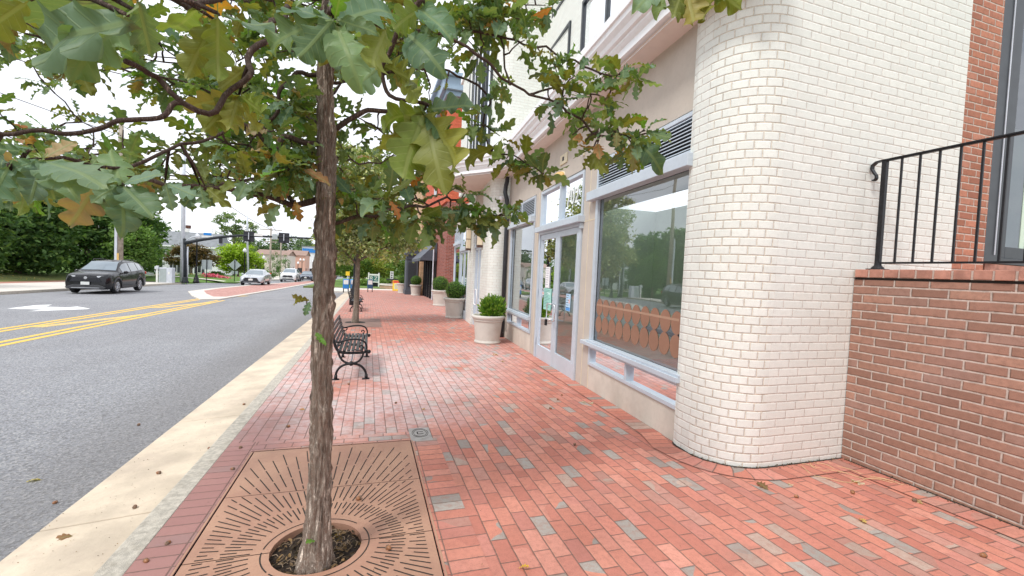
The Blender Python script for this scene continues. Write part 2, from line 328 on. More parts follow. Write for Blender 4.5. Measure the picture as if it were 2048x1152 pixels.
CL=[[0.965,2.357,2.718,6,0.13],[0.894,2.417,2.792,5,0.13],[0.762,2.307,2.792,5,0.13],[1.083,2.336,2.675,5,0.13],[1.338,2.515,2.793,6,0.13],[1.262,2.121,2.646,8,0.13],[1.429,2.249,2.687,6,0.13],[1.111,2.191,2.513,8,0.13],[0.976,2.22,2.501,5,0.13],[1.204,2.567,2.535,5,0.13],[1.275,2.364,2.422,8,0.13],[1.242,2.121,2.318,6,0.13],[1.346,2.084,2.26,6,0.13],[1.455,2.167,2.361,6,0.13],[0.982,2.447,2.541,7,0.13],[0.633,2.587,2.987,6,0.13],[0.478,2.418,2.894,6,0.13],[0.665,2.488,3.0,5,0.13],[0.583,2.599,2.808,6,0.13],[0.471,2.611,3.023,8,0.13],[1.295,2.448,2.304,8,0.13],[1.424,2.314,2.272,8,0.13],[1.277,2.266,2.54,6,0.13],[1.247,2.481,2.535,6,0.13],[0.978,2.232,2.573,7,0.13],[0.954,2.769,2.268,6,0.15],[1.075,2.727,2.198,6,0.15],[0.834,2.808,2.275,6,0.15],[1.018,2.747,2.228,6,0.15],[0.647,2.664,2.421,4,0.13],[0.737,2.633,2.363,4,0.13],[0.565,2.691,2.423,4,0.13],[0.62,2.678,2.542,4,0.13],[0.686,2.658,2.589,4,0.13],[0.536,2.788,1.943,6,0.14],[0.659,2.746,1.892,6,0.14],[0.78,2.706,1.898,6,0.14],[0.846,2.685,1.91,6,0.14],[0.624,2.756,1.852,6,0.14],[0.476,2.806,1.909,6,0.14],[0.564,2.782,2.024,6,0.14],[0.736,2.719,1.857,6,0.14],[0.35,2.606,2.129,7,0.14],[0.431,2.76,2.048,7,0.14],[0.395,2.69,1.903,7,0.14],[0.317,2.479,1.8,7,0.14],[0.331,2.869,2.599,7,0.14],[0.263,2.421,2.165,7,0.14],[0.332,2.562,2.293,7,0.14],[0.332,2.733,2.115,7,0.14],[-0.083,2.452,1.869,7,0.15],[-0.009,2.641,1.881,7,0.15],[0.063,2.333,1.876,7,0.15],[0.161,2.698,1.868,7,0.15],[0.255,2.731,1.941,7,0.15],[-0.145,2.736,1.832,7,0.15],[0.117,2.841,1.82,7,0.15],[0.02,2.517,1.78,7,0.15],[-0.055,2.79,1.994,7,0.15],[0.196,2.644,1.981,7,0.15],[-0.176,2.754,1.918,7,0.15],[0.261,2.53,1.829,7,0.15],[-0.579,2.718,2.759,5,0.125],[-2.206,3.546,2.909,8,0.125],[-1.785,3.45,3.054,5,0.125],[-0.442,2.915,3.072,8,0.125],[-1.514,2.431,2.46,6,0.125],[-1.39,3.02,2.747,6,0.125],[-1.637,3.769,3.206,8,0.125],[-0.521,2.605,2.9,7,0.125],[-0.723,2.352,2.684,5,0.125],[-1.483,2.604,2.687,8,0.125],[-0.524,2.377,2.793,6,0.125],[-1.421,3.156,2.978,6,0.125],[-0.933,3.084,3.003,5,0.125],[-1.675,3.894,3.142,8,0.125],[-1.381,2.997,2.89,8,0.125],[-1.621,2.609,2.695,6,0.125],[-1.411,2.353,2.478,6,0.125],[-1.227,3.168,2.845,5,0.125],[-0.406,2.106,2.566,7,0.125],[-0.376,2.656,2.87,5,0.125],[-0.56,2.697,2.738,8,0.125],[-1.817,3.603,3.215,7,0.125],[-1.262,3.015,2.839,6,0.125],[-0.299,2.069,2.589,5,0.125],[-0.815,3.092,3.104,5,0.125],[-0.781,2.606,2.845,6,0.125],[-1.518,3.147,2.994,7,0.125],[-1.148,3.446,3.118,6,0.125],[-0.757,3.233,3.021,6,0.125],[-2.028,3.635,3.065,5,0.125],[-0.545,2.23,2.634,7,0.125],[-1.728,3.973,3.145,7,0.125],[-1.939,3.161,2.939,7,0.125],[-2.215,3.985,3.166,5,0.125],[-1.497,3.578,3.097,5,0.125],[-0.562,2.574,2.916,6,0.125],[-1.497,3.567,3.258,7,0.125],[-2.249,3.685,2.89,8,0.125],[-1.595,3.478,2.923,6,0.125],[-0.339,2.851,3.162,8,0.125],[-0.801,3.406,3.341,8,0.125],[-0.957,2.975,2.989,6,0.125],[-2.393,3.741,2.937,5,0.125],[-1.108,2.82,2.702,6,0.125],[-0.519,2.324,2.756,7,0.125],[-1.067,2.624,2.657,8,0.125],[-1.037,4.227,3.386,8,0.12],[-1.267,3.758,2.659,6,0.12],[-1.018,2.512,2.371,8,0.12],[-1.2,4.35,3.027,6,0.12],[-0.98,3.222,2.65,8,0.12],[-1.038,3.802,3.15,6,0.12],[-1.651,2.911,2.623,8,0.12],[-1.908,4.896,3.002,8,0.12],[-2.145,4.249,2.59,6,0.12],[-1.22,3.79,2.898,8,0.12],[-1.632,3.904,2.993,7,0.12],[-0.532,2.78,2.395,8,0.12],[-2.329,3.942,2.945,5,0.12],[-0.987,2.96,2.604,7,0.12],[-0.741,2.735,2.345,7,0.12],[-0.776,4.639,3.518,8,0.12],[-0.864,3.998,3.243,6,0.12],[-1.244,3.005,2.617,7,0.12],[-2.262,4.527,3.012,8,0.12],[-2.149,5.166,3.614,6,0.12],[-0.484,2.927,2.842,5,0.12],[-0.857,4.202,3.328,8,0.12],[-1.106,4.717,3.135,8,0.12],[-1.033,2.681,2.363,5,0.12],[-1.23,4.652,3.462,7,0.12],[-0.782,4.274,3.052,5,0.12],[-1.402,2.626,2.503,8,0.12],[-0.499,2.608,2.615,6,0.12],[-0.531,2.918,2.405,6,0.12],[-1.966,3.497,2.709,6,0.12],[-1.607,3.078,2.506,7,0.12],[-0.628,2.422,2.217,5,0.12],[-0.858,2.861,2.529,8,0.12],[-2.427,4.476,2.968,8,0.12],[-1.621,4.753,3.159,7,0.12],[-1.079,3.437,2.675,7,0.12],[-0.357,2.283,2.275,7,0.12],[-1.988,4.359,3.258,8,0.12],[-0.671,3.016,2.565,6,0.12],[-0.932,2.885,2.758,7,0.12],[-2.313,5.158,3.42,7,0.12],[-1.319,2.571,2.404,8,0.12],[-2.825,4.604,3.059,6,0.12],[-1.346,3.206,2.85,5,0.12],[-2.027,4.282,3.055,5,0.12],[-1.681,4.448,3.037,8,0.12],[-1.024,3.628,2.708,7,0.12],[-0.756,2.485,2.359,8,0.12],[-0.814,2.725,2.367,5,0.12],[-1.142,4.607,3.156,6,0.12],[-2.793,4.555,3.196,5,0.12],[-1.289,2.677,2.418,5,0.12],[-1.325,3.715,2.714,5,0.12],[-2.25,5.074,3.544,5,0.12],[-1.487,4.365,3.357,7,0.12],[-0.752,2.928,2.433,6,0.12],[-2.149,3.915,2.666,8,0.12],[-2.163,3.508,2.376,5,0.12],[-0.949,2.626,2.38,6,0.12],[-0.879,2.735,2.444,8,0.12],[-2.912,4.67,3.078,6,0.12],[-1.247,3.763,2.978,8,0.12],[-0.873,4.1,2.484,6,0.12],[-0.799,3.261,2.663,7,0.12],[-0.869,4.056,2.435,8,0.12],[-0.417,3.839,2.745,6,0.12],[-1.098,3.797,2.818,7,0.12],[-0.438,3.699,2.866,7,0.12],[-0.351,2.716,2.224,8,0.12],[-0.932,4.066,2.902,8,0.12],[-0.703,3.125,2.274,8,0.12],[-0.586,2.424,2.054,7,0.12],[-0.554,3.907,2.934,5,0.12],[-0.379,2.959,2.509,8,0.12],[-0.577,2.54,2.07,8,0.12],[-0.438,2.82,2.163,5,0.12],[-0.556,3.918,2.821,6,0.12],[-0.322,2.847,2.403,7,0.12],[-0.363,2.402,2.256,8,0.12],[-0.397,3.233,2.218,5,0.12],[-0.951,3.261,2.274,6,0.12],[-0.443,2.462,2.326,6,0.12],[-0.797,2.947,2.374,7,0.12],[-0.441,2.786,2.093,6,0.12],[-0.764,3.114,2.356,6,0.12],[-0.586,3.236,2.697,8,0.12],[-0.586,2.959,2.39,8,0.12],[-0.626,2.829,2.295,6,0.12],[-0.682,2.848,2.52,7,0.12],[-0.352,2.388,2.351,8,0.12],[-0.636,2.774,2.18,7,0.12],[-0.7,2.916,2.558,7,0.12],[-0.993,3.565,2.492,6,0.12],[-0.887,3.131,2.159,8,0.12],[-0.845,3.817,2.721,5,0.12],[-1.059,3.802,2.607,8,0.12],[-0.371,2.293,2.02,8,0.125],[-0.38,2.375,2.107,6,0.125],[-1.614,2.767,1.839,8,0.125],[-1.543,2.518,1.854,6,0.125],[-2.249,4.111,2.027,7,0.125],[-0.546,3.315,2.182,8,0.125],[-0.766,2.42,2.105,6,0.125],[-1.851,3.899,2.324,5,0.125],[-1.196,2.991,1.912,7,0.125],[-1.171,3.401,2.028,6,0.125],[-1.162,2.511,1.929,6,0.125],[-1.414,3.366,2.073,7,0.125],[-1.876,3.413,2.119,8,0.125],[-2.328,3.668,2.156,8,0.125],[-2.466,4.382,2.108,5,0.125],[-1.827,3.266,1.903,6,0.125],[-2.426,4.425,2.388,7,0.125],[-2.479,4.116,2.129,6,0.125],[-1.056,2.476,1.863,6,0.125],[-0.421,2.209,2.109,6,0.125],[-1.305,2.829,1.962,8,0.125],[-0.772,3.818,2.147,5,0.125],[-0.473,2.567,2.121,8,0.125],[-2.257,3.552,2.018,7,0.125],[-0.359,2.366,2.052,5,0.125],[-2.567,4.883,2.425,5,0.125],[-1.253,3.228,2.032,7,0.125],[-0.571,2.308,2.014,8,0.125],[-2.047,3.629,2.105,7,0.125],[-1.198,2.466,1.85,8,0.125],[-1.883,3.487,2.062,8,0.125],[-3.178,5.011,2.524,7,0.125],[-2.288,4.053,2.374,7,0.125],[-2.119,4.008,2.006,7,0.125],[-1.27,4.389,2.297,7,0.125],[-3.244,5.012,2.166,5,0.125],[-2.442,3.823,2.22,8,0.125],[-0.461,2.702,2.138,8,0.125],[-0.846,3.352,2.348,5,0.125],[-1.058,4.104,2.238,6,0.125],[-1.117,3.061,2.163,7,0.125],[-0.914,3.4,2.169,8,0.125],[-0.682,2.379,2.068,5,0.125],[-1.174,2.739,2.008,8,0.125],[-0.582,2.763,1.94,5,0.125],[-2.808,5.029,2.394,8,0.125],[-2.118,3.689,2.267,6,0.125],[-1.088,3.776,2.121,5,0.125],[-0.779,2.866,2.169,7,0.125],[-1.391,2.889,1.956,6,0.125],[-1.826,3.211,2.139,6,0.125],[-2.487,4.934,2.425,6,0.125],[-1.037,2.368,2.072,6,0.125],[-0.536,2.273,1.881,7,0.125],[-2.197,4.013,2.381,6,0.125],[-0.759,4.106,2.453,8,0.125],[-1.349,2.732,1.893,5,0.125],[-1.756,2.818,1.892,6,0.125],[-1.323,2.068,1.819,7,0.125],[-2.065,3.229,1.916,5,0.125],[-1.002,2.311,1.9,7,0.125],[-1.678,2.664,1.949,8,0.125],[-1.605,2.533,1.918,6,0.125],[-1.015,2.096,1.891,7,0.125],[-1.272,2.331,1.889,5,0.125],[-1.38,2.418,1.859,8,0.125],[-1.989,3.086,1.891,6,0.125],[-1.737,3.155,1.994,8,0.125],[-1.163,2.839,1.991,8,0.125],[-1.442,2.88,1.976,6,0.125],[-1.853,2.872,1.898,8,0.125],[-1.562,2.491,1.845,6,0.125],[-1.642,2.678,1.921,5,0.125],[-1.906,3.063,1.941,6,0.125],[-1.153,2.01,1.773,8,0.125],[-1.586,2.78,1.902,5,0.125],[-0.373,2.923,2.075,6,0.12],[-0.528,2.777,1.981,6,0.12],[-0.342,2.337,2.035,8,0.12],[-0.295,2.457,2.074,6,0.12],[-0.882,3.157,2.041,5,0.12],[-0.366,2.774,2.0,7,0.12],[-0.868,2.822,2.003,7,0.12],[-0.454,2.402,2.015,8,0.12],[-0.483,2.592,2.028,5,0.12],[-0.913,2.753,1.911,8,0.12],[-0.417,2.587,1.972,6,0.12],[-0.329,2.187,1.967,7,0.12],[-0.633,2.646,2.089,5,0.12],[-1.052,3.241,2.171,7,0.12],[-0.345,2.179,1.946,8,0.12],[-0.407,2.171,1.894,5,0.12],[-0.303,2.89,2.052,6,0.12],[-0.772,2.539,1.906,6,0.12],[-0.424,2.363,1.939,7,0.12],[-0.492,2.486,2.039,7,0.12],[0.216,2.245,2.751,8,0.125],[-0.187,2.757,3.013,7,0.125],[-0.08,2.569,2.958,7,0.125],[0.094,2.15,2.525,7,0.125],[-0.259,2.972,2.995,7,0.125],[0.292,2.622,2.966,5,0.125],[-0.186,3.279,3.165,7,0.125],[-0.147,2.839,2.75,7,0.125],[-0.095,2.315,2.853,5,0.125],[-0.114,2.435,2.756,7,0.125],[0.124,2.222,2.616,7,0.125],[0.07,2.681,2.958,5,0.125],[-0.254,3.001,3.149,5,0.125],[-0.247,2.468,2.726,7,0.125],[0.017,2.381,2.795,6,0.125],[-0.181,2.703,2.835,6,0.125],[-0.334,3.098,2.917,8,0.125],[-0.303,3.337,3.118,7,0.125],[-0.048,1.968,2.607,7,0.125],[0.062,2.815,2.962,8,0.125],[-0.113,2.03,2.428,5,0.125],[-0.048,2.039,2.655,5,0.125],[-0.379,3.468,3.212,6,0.125],[-0.06,2.917,3.015,8,0.125],[0.169,2.347,2.9,7,0.125],[0.094,2.981,2.856,8,0.125],[0.15,3.162,3.441,8,0.125],[-0.213,2.263,2.599,5,0.125],[-0.117,2.153,2.569,7,0.125],[0.131,2.726,3.066,8,0.125],[0.152,3.335,3.063,7,0.125],[0.079,2.226,2.532,5,0.125],[-0.253,4.249,2.303,6,0.12],[0.337,3.135,2.295,8,0.12],[0.371,3.789,2.569,8,0.12],[0.003,2.671,2.299,5,0.12],[-0.018,3.69,2.4,7,0.12],[0.251,3.643,2.751,6,0.12],[-0.209,2.936,2.726,6,0.12],[-0.383,4.057,3.15,5,0.12],[0.141,2.728,2.183,7,0.12],[-0.194,3.674,2.153,5,0.12],[0.355,3.823,2.445,8,0.12],[-0.228,2.946,2.592,5,0.12],[0.427,3.87,2.299,5,0.12],[0.246,3.097,2.371,5,0.12],[-0.265,3.905,2.352,7,0.12],[-0.088,2.73,2.38,7,0.12],[0.382,3.93,3.23,7,0.12],[0.229,3.445,2.487,7,0.12],[0.095,3.393,2.971,8,0.12],[0.094,4.12,2.527,7,0.12],[-0.206,3.109,2.82,5,0.12],[-0.352,3.665,2.573,6,0.12],[0.96,2.879,3.281,7,0.14],[0.731,2.851,3.327,6,0.14],[0.661,2.739,3.259,5,0.14],[0.651,2.678,3.01,5,0.14],[0.681,2.554,3.1,8,0.14],[0.806,2.525,3.023,5,0.14],[0.57,2.61,3.119,6,0.14],[0.548,2.466,2.905,8,0.14],[0.495,2.828,3.151,5,0.14],[0.519,2.421,2.996,8,0.14],[0.655,2.384,2.917,8,0.14],[0.675,2.428,3.051,7,0.14],[-0.367,3.125,2.012,6,0.11],[-0.548,3.811,2.209,6,0.11],[-0.296,3.614,2.033,7,0.11],[-0.5,3.13,2.351,5,0.11],[-0.493,3.126,2.143,6,0.11],[-0.17,3.588,2.177,8,0.11],[-0.575,3.929,2.741,7,0.11],[-0.453,2.948,2.27,8,0.11],[-0.207,3.068,2.305,7,0.11],[-0.432,3.554,2.616,8,0.11],[-0.702,3.904,2.61,8,0.11],[-0.237,3.528,2.252,6,0.11],[-0.3,3.338,2.223,7,0.11],[-0.564,3.89,2.265,6,0.11],[-0.265,3.512,2.212,7,0.11],[-0.193,2.846,2.222,8,0.11]]
HL=[[-0.336,0.775,1.868,-0.525,0.899,1.835,0.15,0],[-0.324,0.772,1.893,-0.339,0.859,1.84,-0.1,0],[-0.37,0.872,1.92,-0.444,0.85,1.796,0.3,0],[-0.4,0.883,1.951,-0.622,1.115,1.986,0.5,0],[-0.528,0.924,1.929,-0.617,0.951,1.861,0.3,1],[-0.33,1.128,2.062,-0.342,1.179,1.937,0,1],[-0.345,1.164,2.062,-0.413,1.203,1.945,0.4,1],[-0.366,1.14,2.066,-0.483,1.283,2.059,0.7,0],[-0.325,1.126,2.057,-0.256,1.263,2.109,0.6,0],[-0.09,1.049,2.06,-0.155,0.992,1.93,0.2,0],[-0.09,1.049,2.06,-0.213,1.144,2.112,0.5,0],[-0.09,1.049,2.06,-0.036,0.973,1.914,-0.3,0],[-0.09,1.049,2.06,0.0,1.019,2.038,0.3,0],[-0.09,1.049,2.06,-0.122,1.109,1.982,0.1,1],[-0.09,1.049,2.06,-0.067,0.991,2.113,0.6,3],[-0.101,1.075,2.079,-0.253,1.154,2.021,0.3,0],[0.018,1.174,2.122,-0.018,1.075,1.964,0,1],[-0.088,1.049,2.058,0.04,1.17,2.185,0.3,0],[0.16,1.547,2.067,0.084,1.457,1.804,0.1,1],[0.16,1.547,2.067,0.028,1.531,1.914,0.3,1],[0.16,1.547,2.067,0.247,1.461,1.949,-0.2,0],[0.16,1.547,2.067,0.202,1.526,1.884,0.9,0],[0.16,1.547,2.067,0.002,1.49,1.987,0.3,1],[0.16,1.547,2.067,0.332,1.492,2.112,0.4,0],[0.16,1.547,2.067,0.213,1.414,1.79,0,1],[0.16,1.547,2.067,0.287,1.392,1.849,0.3,1],[0.078,1.578,2.186,0.149,1.498,2.076,0,1],[0.02,1.598,2.217,-0.077,1.52,2.087,0.2,0],[0.02,1.598,2.217,0.134,1.452,2.129,0.3,1],[0.083,1.475,2.286,0.179,1.333,2.133,0,0],[0.111,1.469,2.367,0.204,1.328,2.238,0.2,0],[0.141,1.459,2.368,0.035,1.383,2.23,0.2,1],[-0.339,1.337,1.961,-0.455,1.32,1.905,0.2,1],[-0.339,1.337,1.961,-0.412,1.304,1.844,0,1],[-0.339,1.337,1.961,-0.352,1.285,1.843,0.1,1],[-0.339,1.337,1.961,-0.249,1.253,1.893,0.2,1],[-0.339,1.337,1.961,-0.296,1.373,1.884,0.3,1],[-0.314,1.332,2.041,-0.376,1.296,1.953,0.1,1],[-0.752,1.359,1.75,-0.801,1.321,1.704,0.1,0],[-0.752,1.359,1.75,-0.805,1.319,1.641,0.1,0],[-0.752,1.359,1.75,-0.738,1.298,1.645,0.2,0],[-0.752,1.359,1.75,-0.641,1.267,1.666,-0.2,0],[-0.752,1.359,1.75,-0.584,1.249,1.695,0.3,0],[-0.752,1.359,1.75,-0.754,1.408,1.653,0,0],[-0.781,1.369,1.77,-0.852,1.339,1.753,0.4,0],[-0.752,1.359,1.75,-0.711,1.401,1.811,0.6,4],[-0.786,1.316,1.722,-0.795,1.262,1.613,0.1,0],[-0.707,1.607,1.738,-0.76,1.569,1.678,0.2,0],[-0.707,1.607,1.738,-0.662,1.534,1.597,0,0],[-0.707,1.607,1.738,-0.596,1.515,1.653,0.1,0],[-0.76,1.625,1.763,-0.847,1.647,1.603,0.1,4],[-0.707,1.607,1.738,-0.795,1.745,1.845,0.7,0],[-0.707,1.607,1.738,-0.596,1.572,1.778,0.4,0],[-0.707,1.607,1.738,-0.785,1.681,1.633,0.2,0],[-0.763,2.049,1.816,-0.732,2.035,1.711,0,0],[-0.763,2.049,1.816,-0.642,2.008,1.764,0,0],[-0.671,2.125,1.829,-0.648,2.114,1.728,0,0],[-0.671,2.125,1.829,-0.736,2.143,1.734,0,0],[-0.652,2.118,1.826,-0.561,2.086,1.748,0,1],[-0.696,1.603,1.736,-0.774,1.525,1.769,0.4,0],[-0.349,2.335,1.828,-0.323,2.323,1.734,0,2],[-0.378,2.347,1.875,-0.417,2.358,1.825,0,2],[-0.397,2.244,1.793,-0.458,2.261,1.689,0.3,0],[-0.397,2.244,1.793,-0.493,2.274,1.749,0.3,1],[-0.405,2.353,1.806,-0.346,2.331,1.733,0.1,1],[1.093,1.422,2.647,1.012,1.389,2.47,0.1,1],[1.093,1.422,2.647,1.103,1.359,2.451,0,1],[1.093,1.422,2.647,1.159,1.342,2.485,0.2,1],[1.119,1.414,2.648,1.27,1.308,2.537,0.2,1],[1.021,1.446,2.653,0.893,1.43,2.516,0.2,0],[1.093,1.422,2.647,1.208,1.329,2.565,0.2,1],[1.057,1.433,2.636,0.959,1.408,2.508,0.3,0],[-0.272,2.345,1.345,-0.348,2.318,1.369,0.2,1],[-0.269,2.323,1.346,-0.286,2.294,1.281,0,0],[-0.288,2.329,1.355,-0.342,2.315,1.336,0.4,1],[-0.197,2.333,1.129,-0.24,2.339,1.19,0.2,3],[-0.22,2.332,1.167,-0.191,2.321,1.131,0.2,3],[-0.219,2.417,0.101,-0.253,2.346,0.134,0.6,3],[1.262,2.252,2.386,1.313,2.177,2.239,0,0],[1.386,2.21,2.341,1.505,2.058,2.147,0.1,0],[1.466,2.185,2.368,1.544,2.051,2.297,0.4,0],[1.185,2.272,2.246,1.207,2.154,2.098,0.1,1],[1.143,2.287,2.287,1.058,2.209,2.282,0.1,2],[1.211,2.265,2.29,1.178,2.166,2.186,0.1,2],[1.392,2.206,2.299,1.369,2.156,2.158,0.1,1],[1.074,2.311,2.326,1.064,2.257,2.213,0.1,1],[1.302,2.24,2.422,1.464,2.188,2.43,0.4,1],[0.749,2.786,2.35,0.543,2.795,2.199,0.3,1],[0.687,2.758,2.445,0.73,2.746,2.511,0.2,0],[0.656,2.768,2.459,0.644,2.768,2.347,0.2,1],[0.376,2.547,2.549,0.388,2.545,2.592,0.2,1]]
# ------------------------------------------------------------ materials
M_LEAF=leafmat('foliage'); M_FLOWER=leafmat('petals',False,.05,(1,1,1)); M_OAK=leafmat('oak_leaf',True,.3)
def bark(name,light,dark,scale=1.0,bd=.02):
    m,N=newmat(name); geo=N.node('ShaderNodeTexCoord').outputs['Object']
    mp=N.node('ShaderNodeMapping'); N.put(mp.inputs[0],geo); mp.inputs['Scale'].default_value=(24*scale,24*scale,4.2*scale)
    a=N.noise(mp.outputs[0],1,8,.68); a.node.inputs['Distortion'].default_value=.9; fz=N.noise(geo,70*scale,4,.7); vo=N.node('ShaderNodeTexVoronoi',feature='DISTANCE_TO_EDGE'); mp2=N.node('ShaderNodeMapping'); N.put(mp2.inputs[0],geo); mp2.inputs['Scale'].default_value=(26*scale,26*scale,5.5*scale)
    ad=N.node('ShaderNodeVectorMath',operation='ADD'); N.put(ad.inputs[0],mp2.outputs[0]); nz=N.node('ShaderNodeTexNoise'); N.put(nz.inputs['Vector'],mp.outputs[0]); nz.inputs['Scale'].default_value=.8; N.put(ad.inputs[1],nz.outputs['Color']); N.put(vo.inputs['Vector'],ad.outputs[0])
    rg=N.m('SUBTRACT',1.0,N.m('MULTIPLY',N.m('ABSOLUTE',N.m('SUBTRACT',a,.5)),10.0),clamp=True); rg2=N.m('SUBTRACT',1.0,N.m('MULTIPLY',N.m('ABSOLUTE',N.m('SUBTRACT',N.noise(mp.outputs[0],2.1,5,.65),.47)),12.0),clamp=True); rg=N.m('MAXIMUM',rg,N.m('MULTIPLY',rg2,.75)); f=N.m('SUBTRACT',1.0,N.m('MULTIPLY',rg,N.m('ADD',.65,N.m('MULTIPLY',fz,.8))),clamp=True); big=N.noise(geo,3.2,4)
    mid=tuple((l+d)*.5 for l,d in zip(light,dark))
    c=N.mix(f,dark,N.mix(N.step(.38,.66,fz),mid,light)); c=N.mix(N.m('MULTIPLY',N.step(.5,.68,big),.55),c,tuple(x*1.1 for x in dark))
    N.put(N.b.inputs['Base Color'],c); N.b.inputs['Roughness'].default_value=.95; N.b.inputs['Specular IOR Level'].default_value=.15
    N.put(N.b.inputs['Normal'],N.bump(N.m('ADD',f,N.m('MULTIPLY',fz,.5)),bd,1)); return m
M_BARK=bark('oak_bark',(.92,.81,.69),(.28,.20,.155),1.0,.010); M_BARK2=bark('grey_bark',(.50,.43,.36),(.18,.14,.11),.5,.01)
M_LIMB=bark('limb_bark',(.30,.22,.18),(.09,.06,.05),2.2,.006)
M_TWIG=simple('twig_bark',(.21,.14,.115),.85,var=.4,scale=30,bump=1,bd=.006)
# pavers: red clay with scattered grey ones, chalky bloom near the bench and door
PAV=[(0,(.585,.24,.175)),(.22,(.55,.215,.16)),(.45,(.61,.265,.20)),(.62,(.565,.24,.19)),(.74,(.49,.255,.205)),(.815,(.46,.34,.28)),(.87,(.36,.325,.29)),(.93,(.61,.245,.175))]
def pavpatch(N,c,geo,rv,med,big):
    sp=N.node('ShaderNodeSeparateXYZ'); N.put(sp.inputs[0],geo); y=sp.outputs[1]; x=sp.outputs[0]
    zone=N.m('MULTIPLY',N.m('MULTIPLY',N.step(3.6,4.9,y),N.step(11.5,7.5,y)),N.step(3.2,1.4,N.m('ADD',x,N.m('MULTIPLY',N.m('SUBTRACT',7.5,y),.45)))); f=N.m('MULTIPLY',zone,N.step(.28,.50,N.noise(geo,.9,6,.62)))
    f=N.m('MULTIPLY',f,N.m('ADD',.35,N.m('MULTIPLY',N.step(.35,.65,N.noise(geo,13,4,.7)),.5)))
    c=N.mix(N.m('MULTIPLY',f,.95),c,(.68,.60,.60))
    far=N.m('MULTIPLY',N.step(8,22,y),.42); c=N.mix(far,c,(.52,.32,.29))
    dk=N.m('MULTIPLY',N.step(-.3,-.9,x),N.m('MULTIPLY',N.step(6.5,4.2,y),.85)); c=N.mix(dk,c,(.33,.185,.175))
    dirt=N.m('MULTIPLY',N.step(.52,.74,big),.35); return N.mix(dirt,c,(.27,.17,.14))
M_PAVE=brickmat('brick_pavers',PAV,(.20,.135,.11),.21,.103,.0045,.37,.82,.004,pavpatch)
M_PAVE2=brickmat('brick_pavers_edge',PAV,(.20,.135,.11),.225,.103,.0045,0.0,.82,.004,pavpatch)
M_WBRICK=brickmat('painted_cream_brick',[(0,(.815,.835,.785)),(.9,(.79,.80,.745))],(.76,.71,.64),.22,.0735,.006,.5,.6,.0035,
   lambda N,c,g,rv,med,big:N.mix(N.m('MULTIPLY',N.step(.55,.8,big),.25),c,(.62,.53,.44)),painted=True)
M_WBRICKH=brickmat('painted_cream_brick_headers',[(0,(.815,.835,.785)),(.9,(.79,.80,.745))],(.76,.69,.58),.135,.0735,.007,.5,.6,.0055,painted=True)
M_BROWN=brickmat('brown_brick',[(0,(.37,.205,.15)),(.3,(.345,.19,.14)),(.6,(.39,.22,.16)),(.85,(.35,.21,.165))],(.58,.49,.43),.243,.0737,.0105,.5,.8,.008,
   lambda N,c,g,rv,med,big:N.mix(N.m('MULTIPLY',N.step(.5,.8,big),.35),c,(.42,.27,.235)))
M_REDB=brickmat('red_brick',[(0,(.45,.19,.12)),(.3,(.50,.215,.14)),(.6,(.42,.175,.115)),(.85,(.48,.22,.15))],(.62,.52,.45),.22,.0735,.010,.5,.8,.008)
M_REDB2=brickmat('dark_red_brick',[(0,(.30,.09,.065)),(.3,(.35,.11,.08)),(.6,(.27,.08,.06))],(.40,.30,.27),.24,.08,.014,.5,.8,.008)
M_ORANGE=brickmat('orange_brick',[(0,(.62,.135,.07)),(.4,(.58,.12,.06)),(.7,(.66,.15,.08))],(.55,.17,.10),.24,.08,.01,.5,.8,.005)
M_TAN=brickmat('tan_brick',[(0,(.58,.38,.23)),(.4,(.54,.35,.21)),(.7,(.62,.41,.25))],(.50,.35,.23),.24,.08,.009,.5,.8,.005)
M_CAPB=simple('cap_brick',(.43,.21,.155),.8,var=.25,scale=9,bump=.5,bd=.004)
M_MORT=simple('pale_mortar',(.52,.44,.38),.95,scale=30,bump=.6,bd=.004)
M_DIRT=simple('dark_grime',(.035,.03,.026),.95,scale=40,bump=.6)
M_STUCCO=simple('beige_stucco',(.53,.475,.415),.9,var=.05,scale=3,bump=.35,bd=.002,grime=(.49,.43,.37))
M_PLINTH=simple('plinth_stucco',(.60,.55,.48),.9,var=.10,scale=2.5,bump=.35,bd=.002,grime=(.43,.36,.29))
M_TRIM=simple('white_cornice_paint',(.90,.91,.93),.5,var=.03,scale=2,bump=.05,grime=(.82,.81,.80))
M_SOFF=simple('soffit_paint',(.78,.70,.64),.8,var=.03,scale=1,bump=.05)
M_ALU=simple('aluminium_frame',(.54,.61,.68),.4,.1,.04,4,.03)
M_ALUD=simple('dark_gasket',(.03,.03,.035),.6,0,.1,4,0)  # even near-black for gaskets, louver backing and socket
M_BLACK=simple('black_iron',(.012,.012,.015),.42,.0,.3,30,.25,.002,spec=.35)
M_CHAR=simple('charcoal_frame',(.035,.042,.05),.4,0,.15,8,.05)
M_DKBLUE=simple('slate_painted_wood',(.075,.09,.115),.55,0,.12,4,.1)
M_BLUEC=simple('blue_grey_cornice',(.30,.40,.52),.6,0,.06,2,.05)
M_CONC=simple('gutter_concrete',(.61,.515,.40),.9,var=.18,scale=2.2,bump=.8,bd=.005,grime=(.44,.36,.29))
M_CURB=simple('curb_concrete',(.54,.50,.43),.95,var=.2,scale=28,bump=1,bd=.006,grime=(.36,.32,.26))
M_CONC2=simple('pale_concrete',(.66,.62,.56),.9,var=.06,scale=1.2,bump=.2)
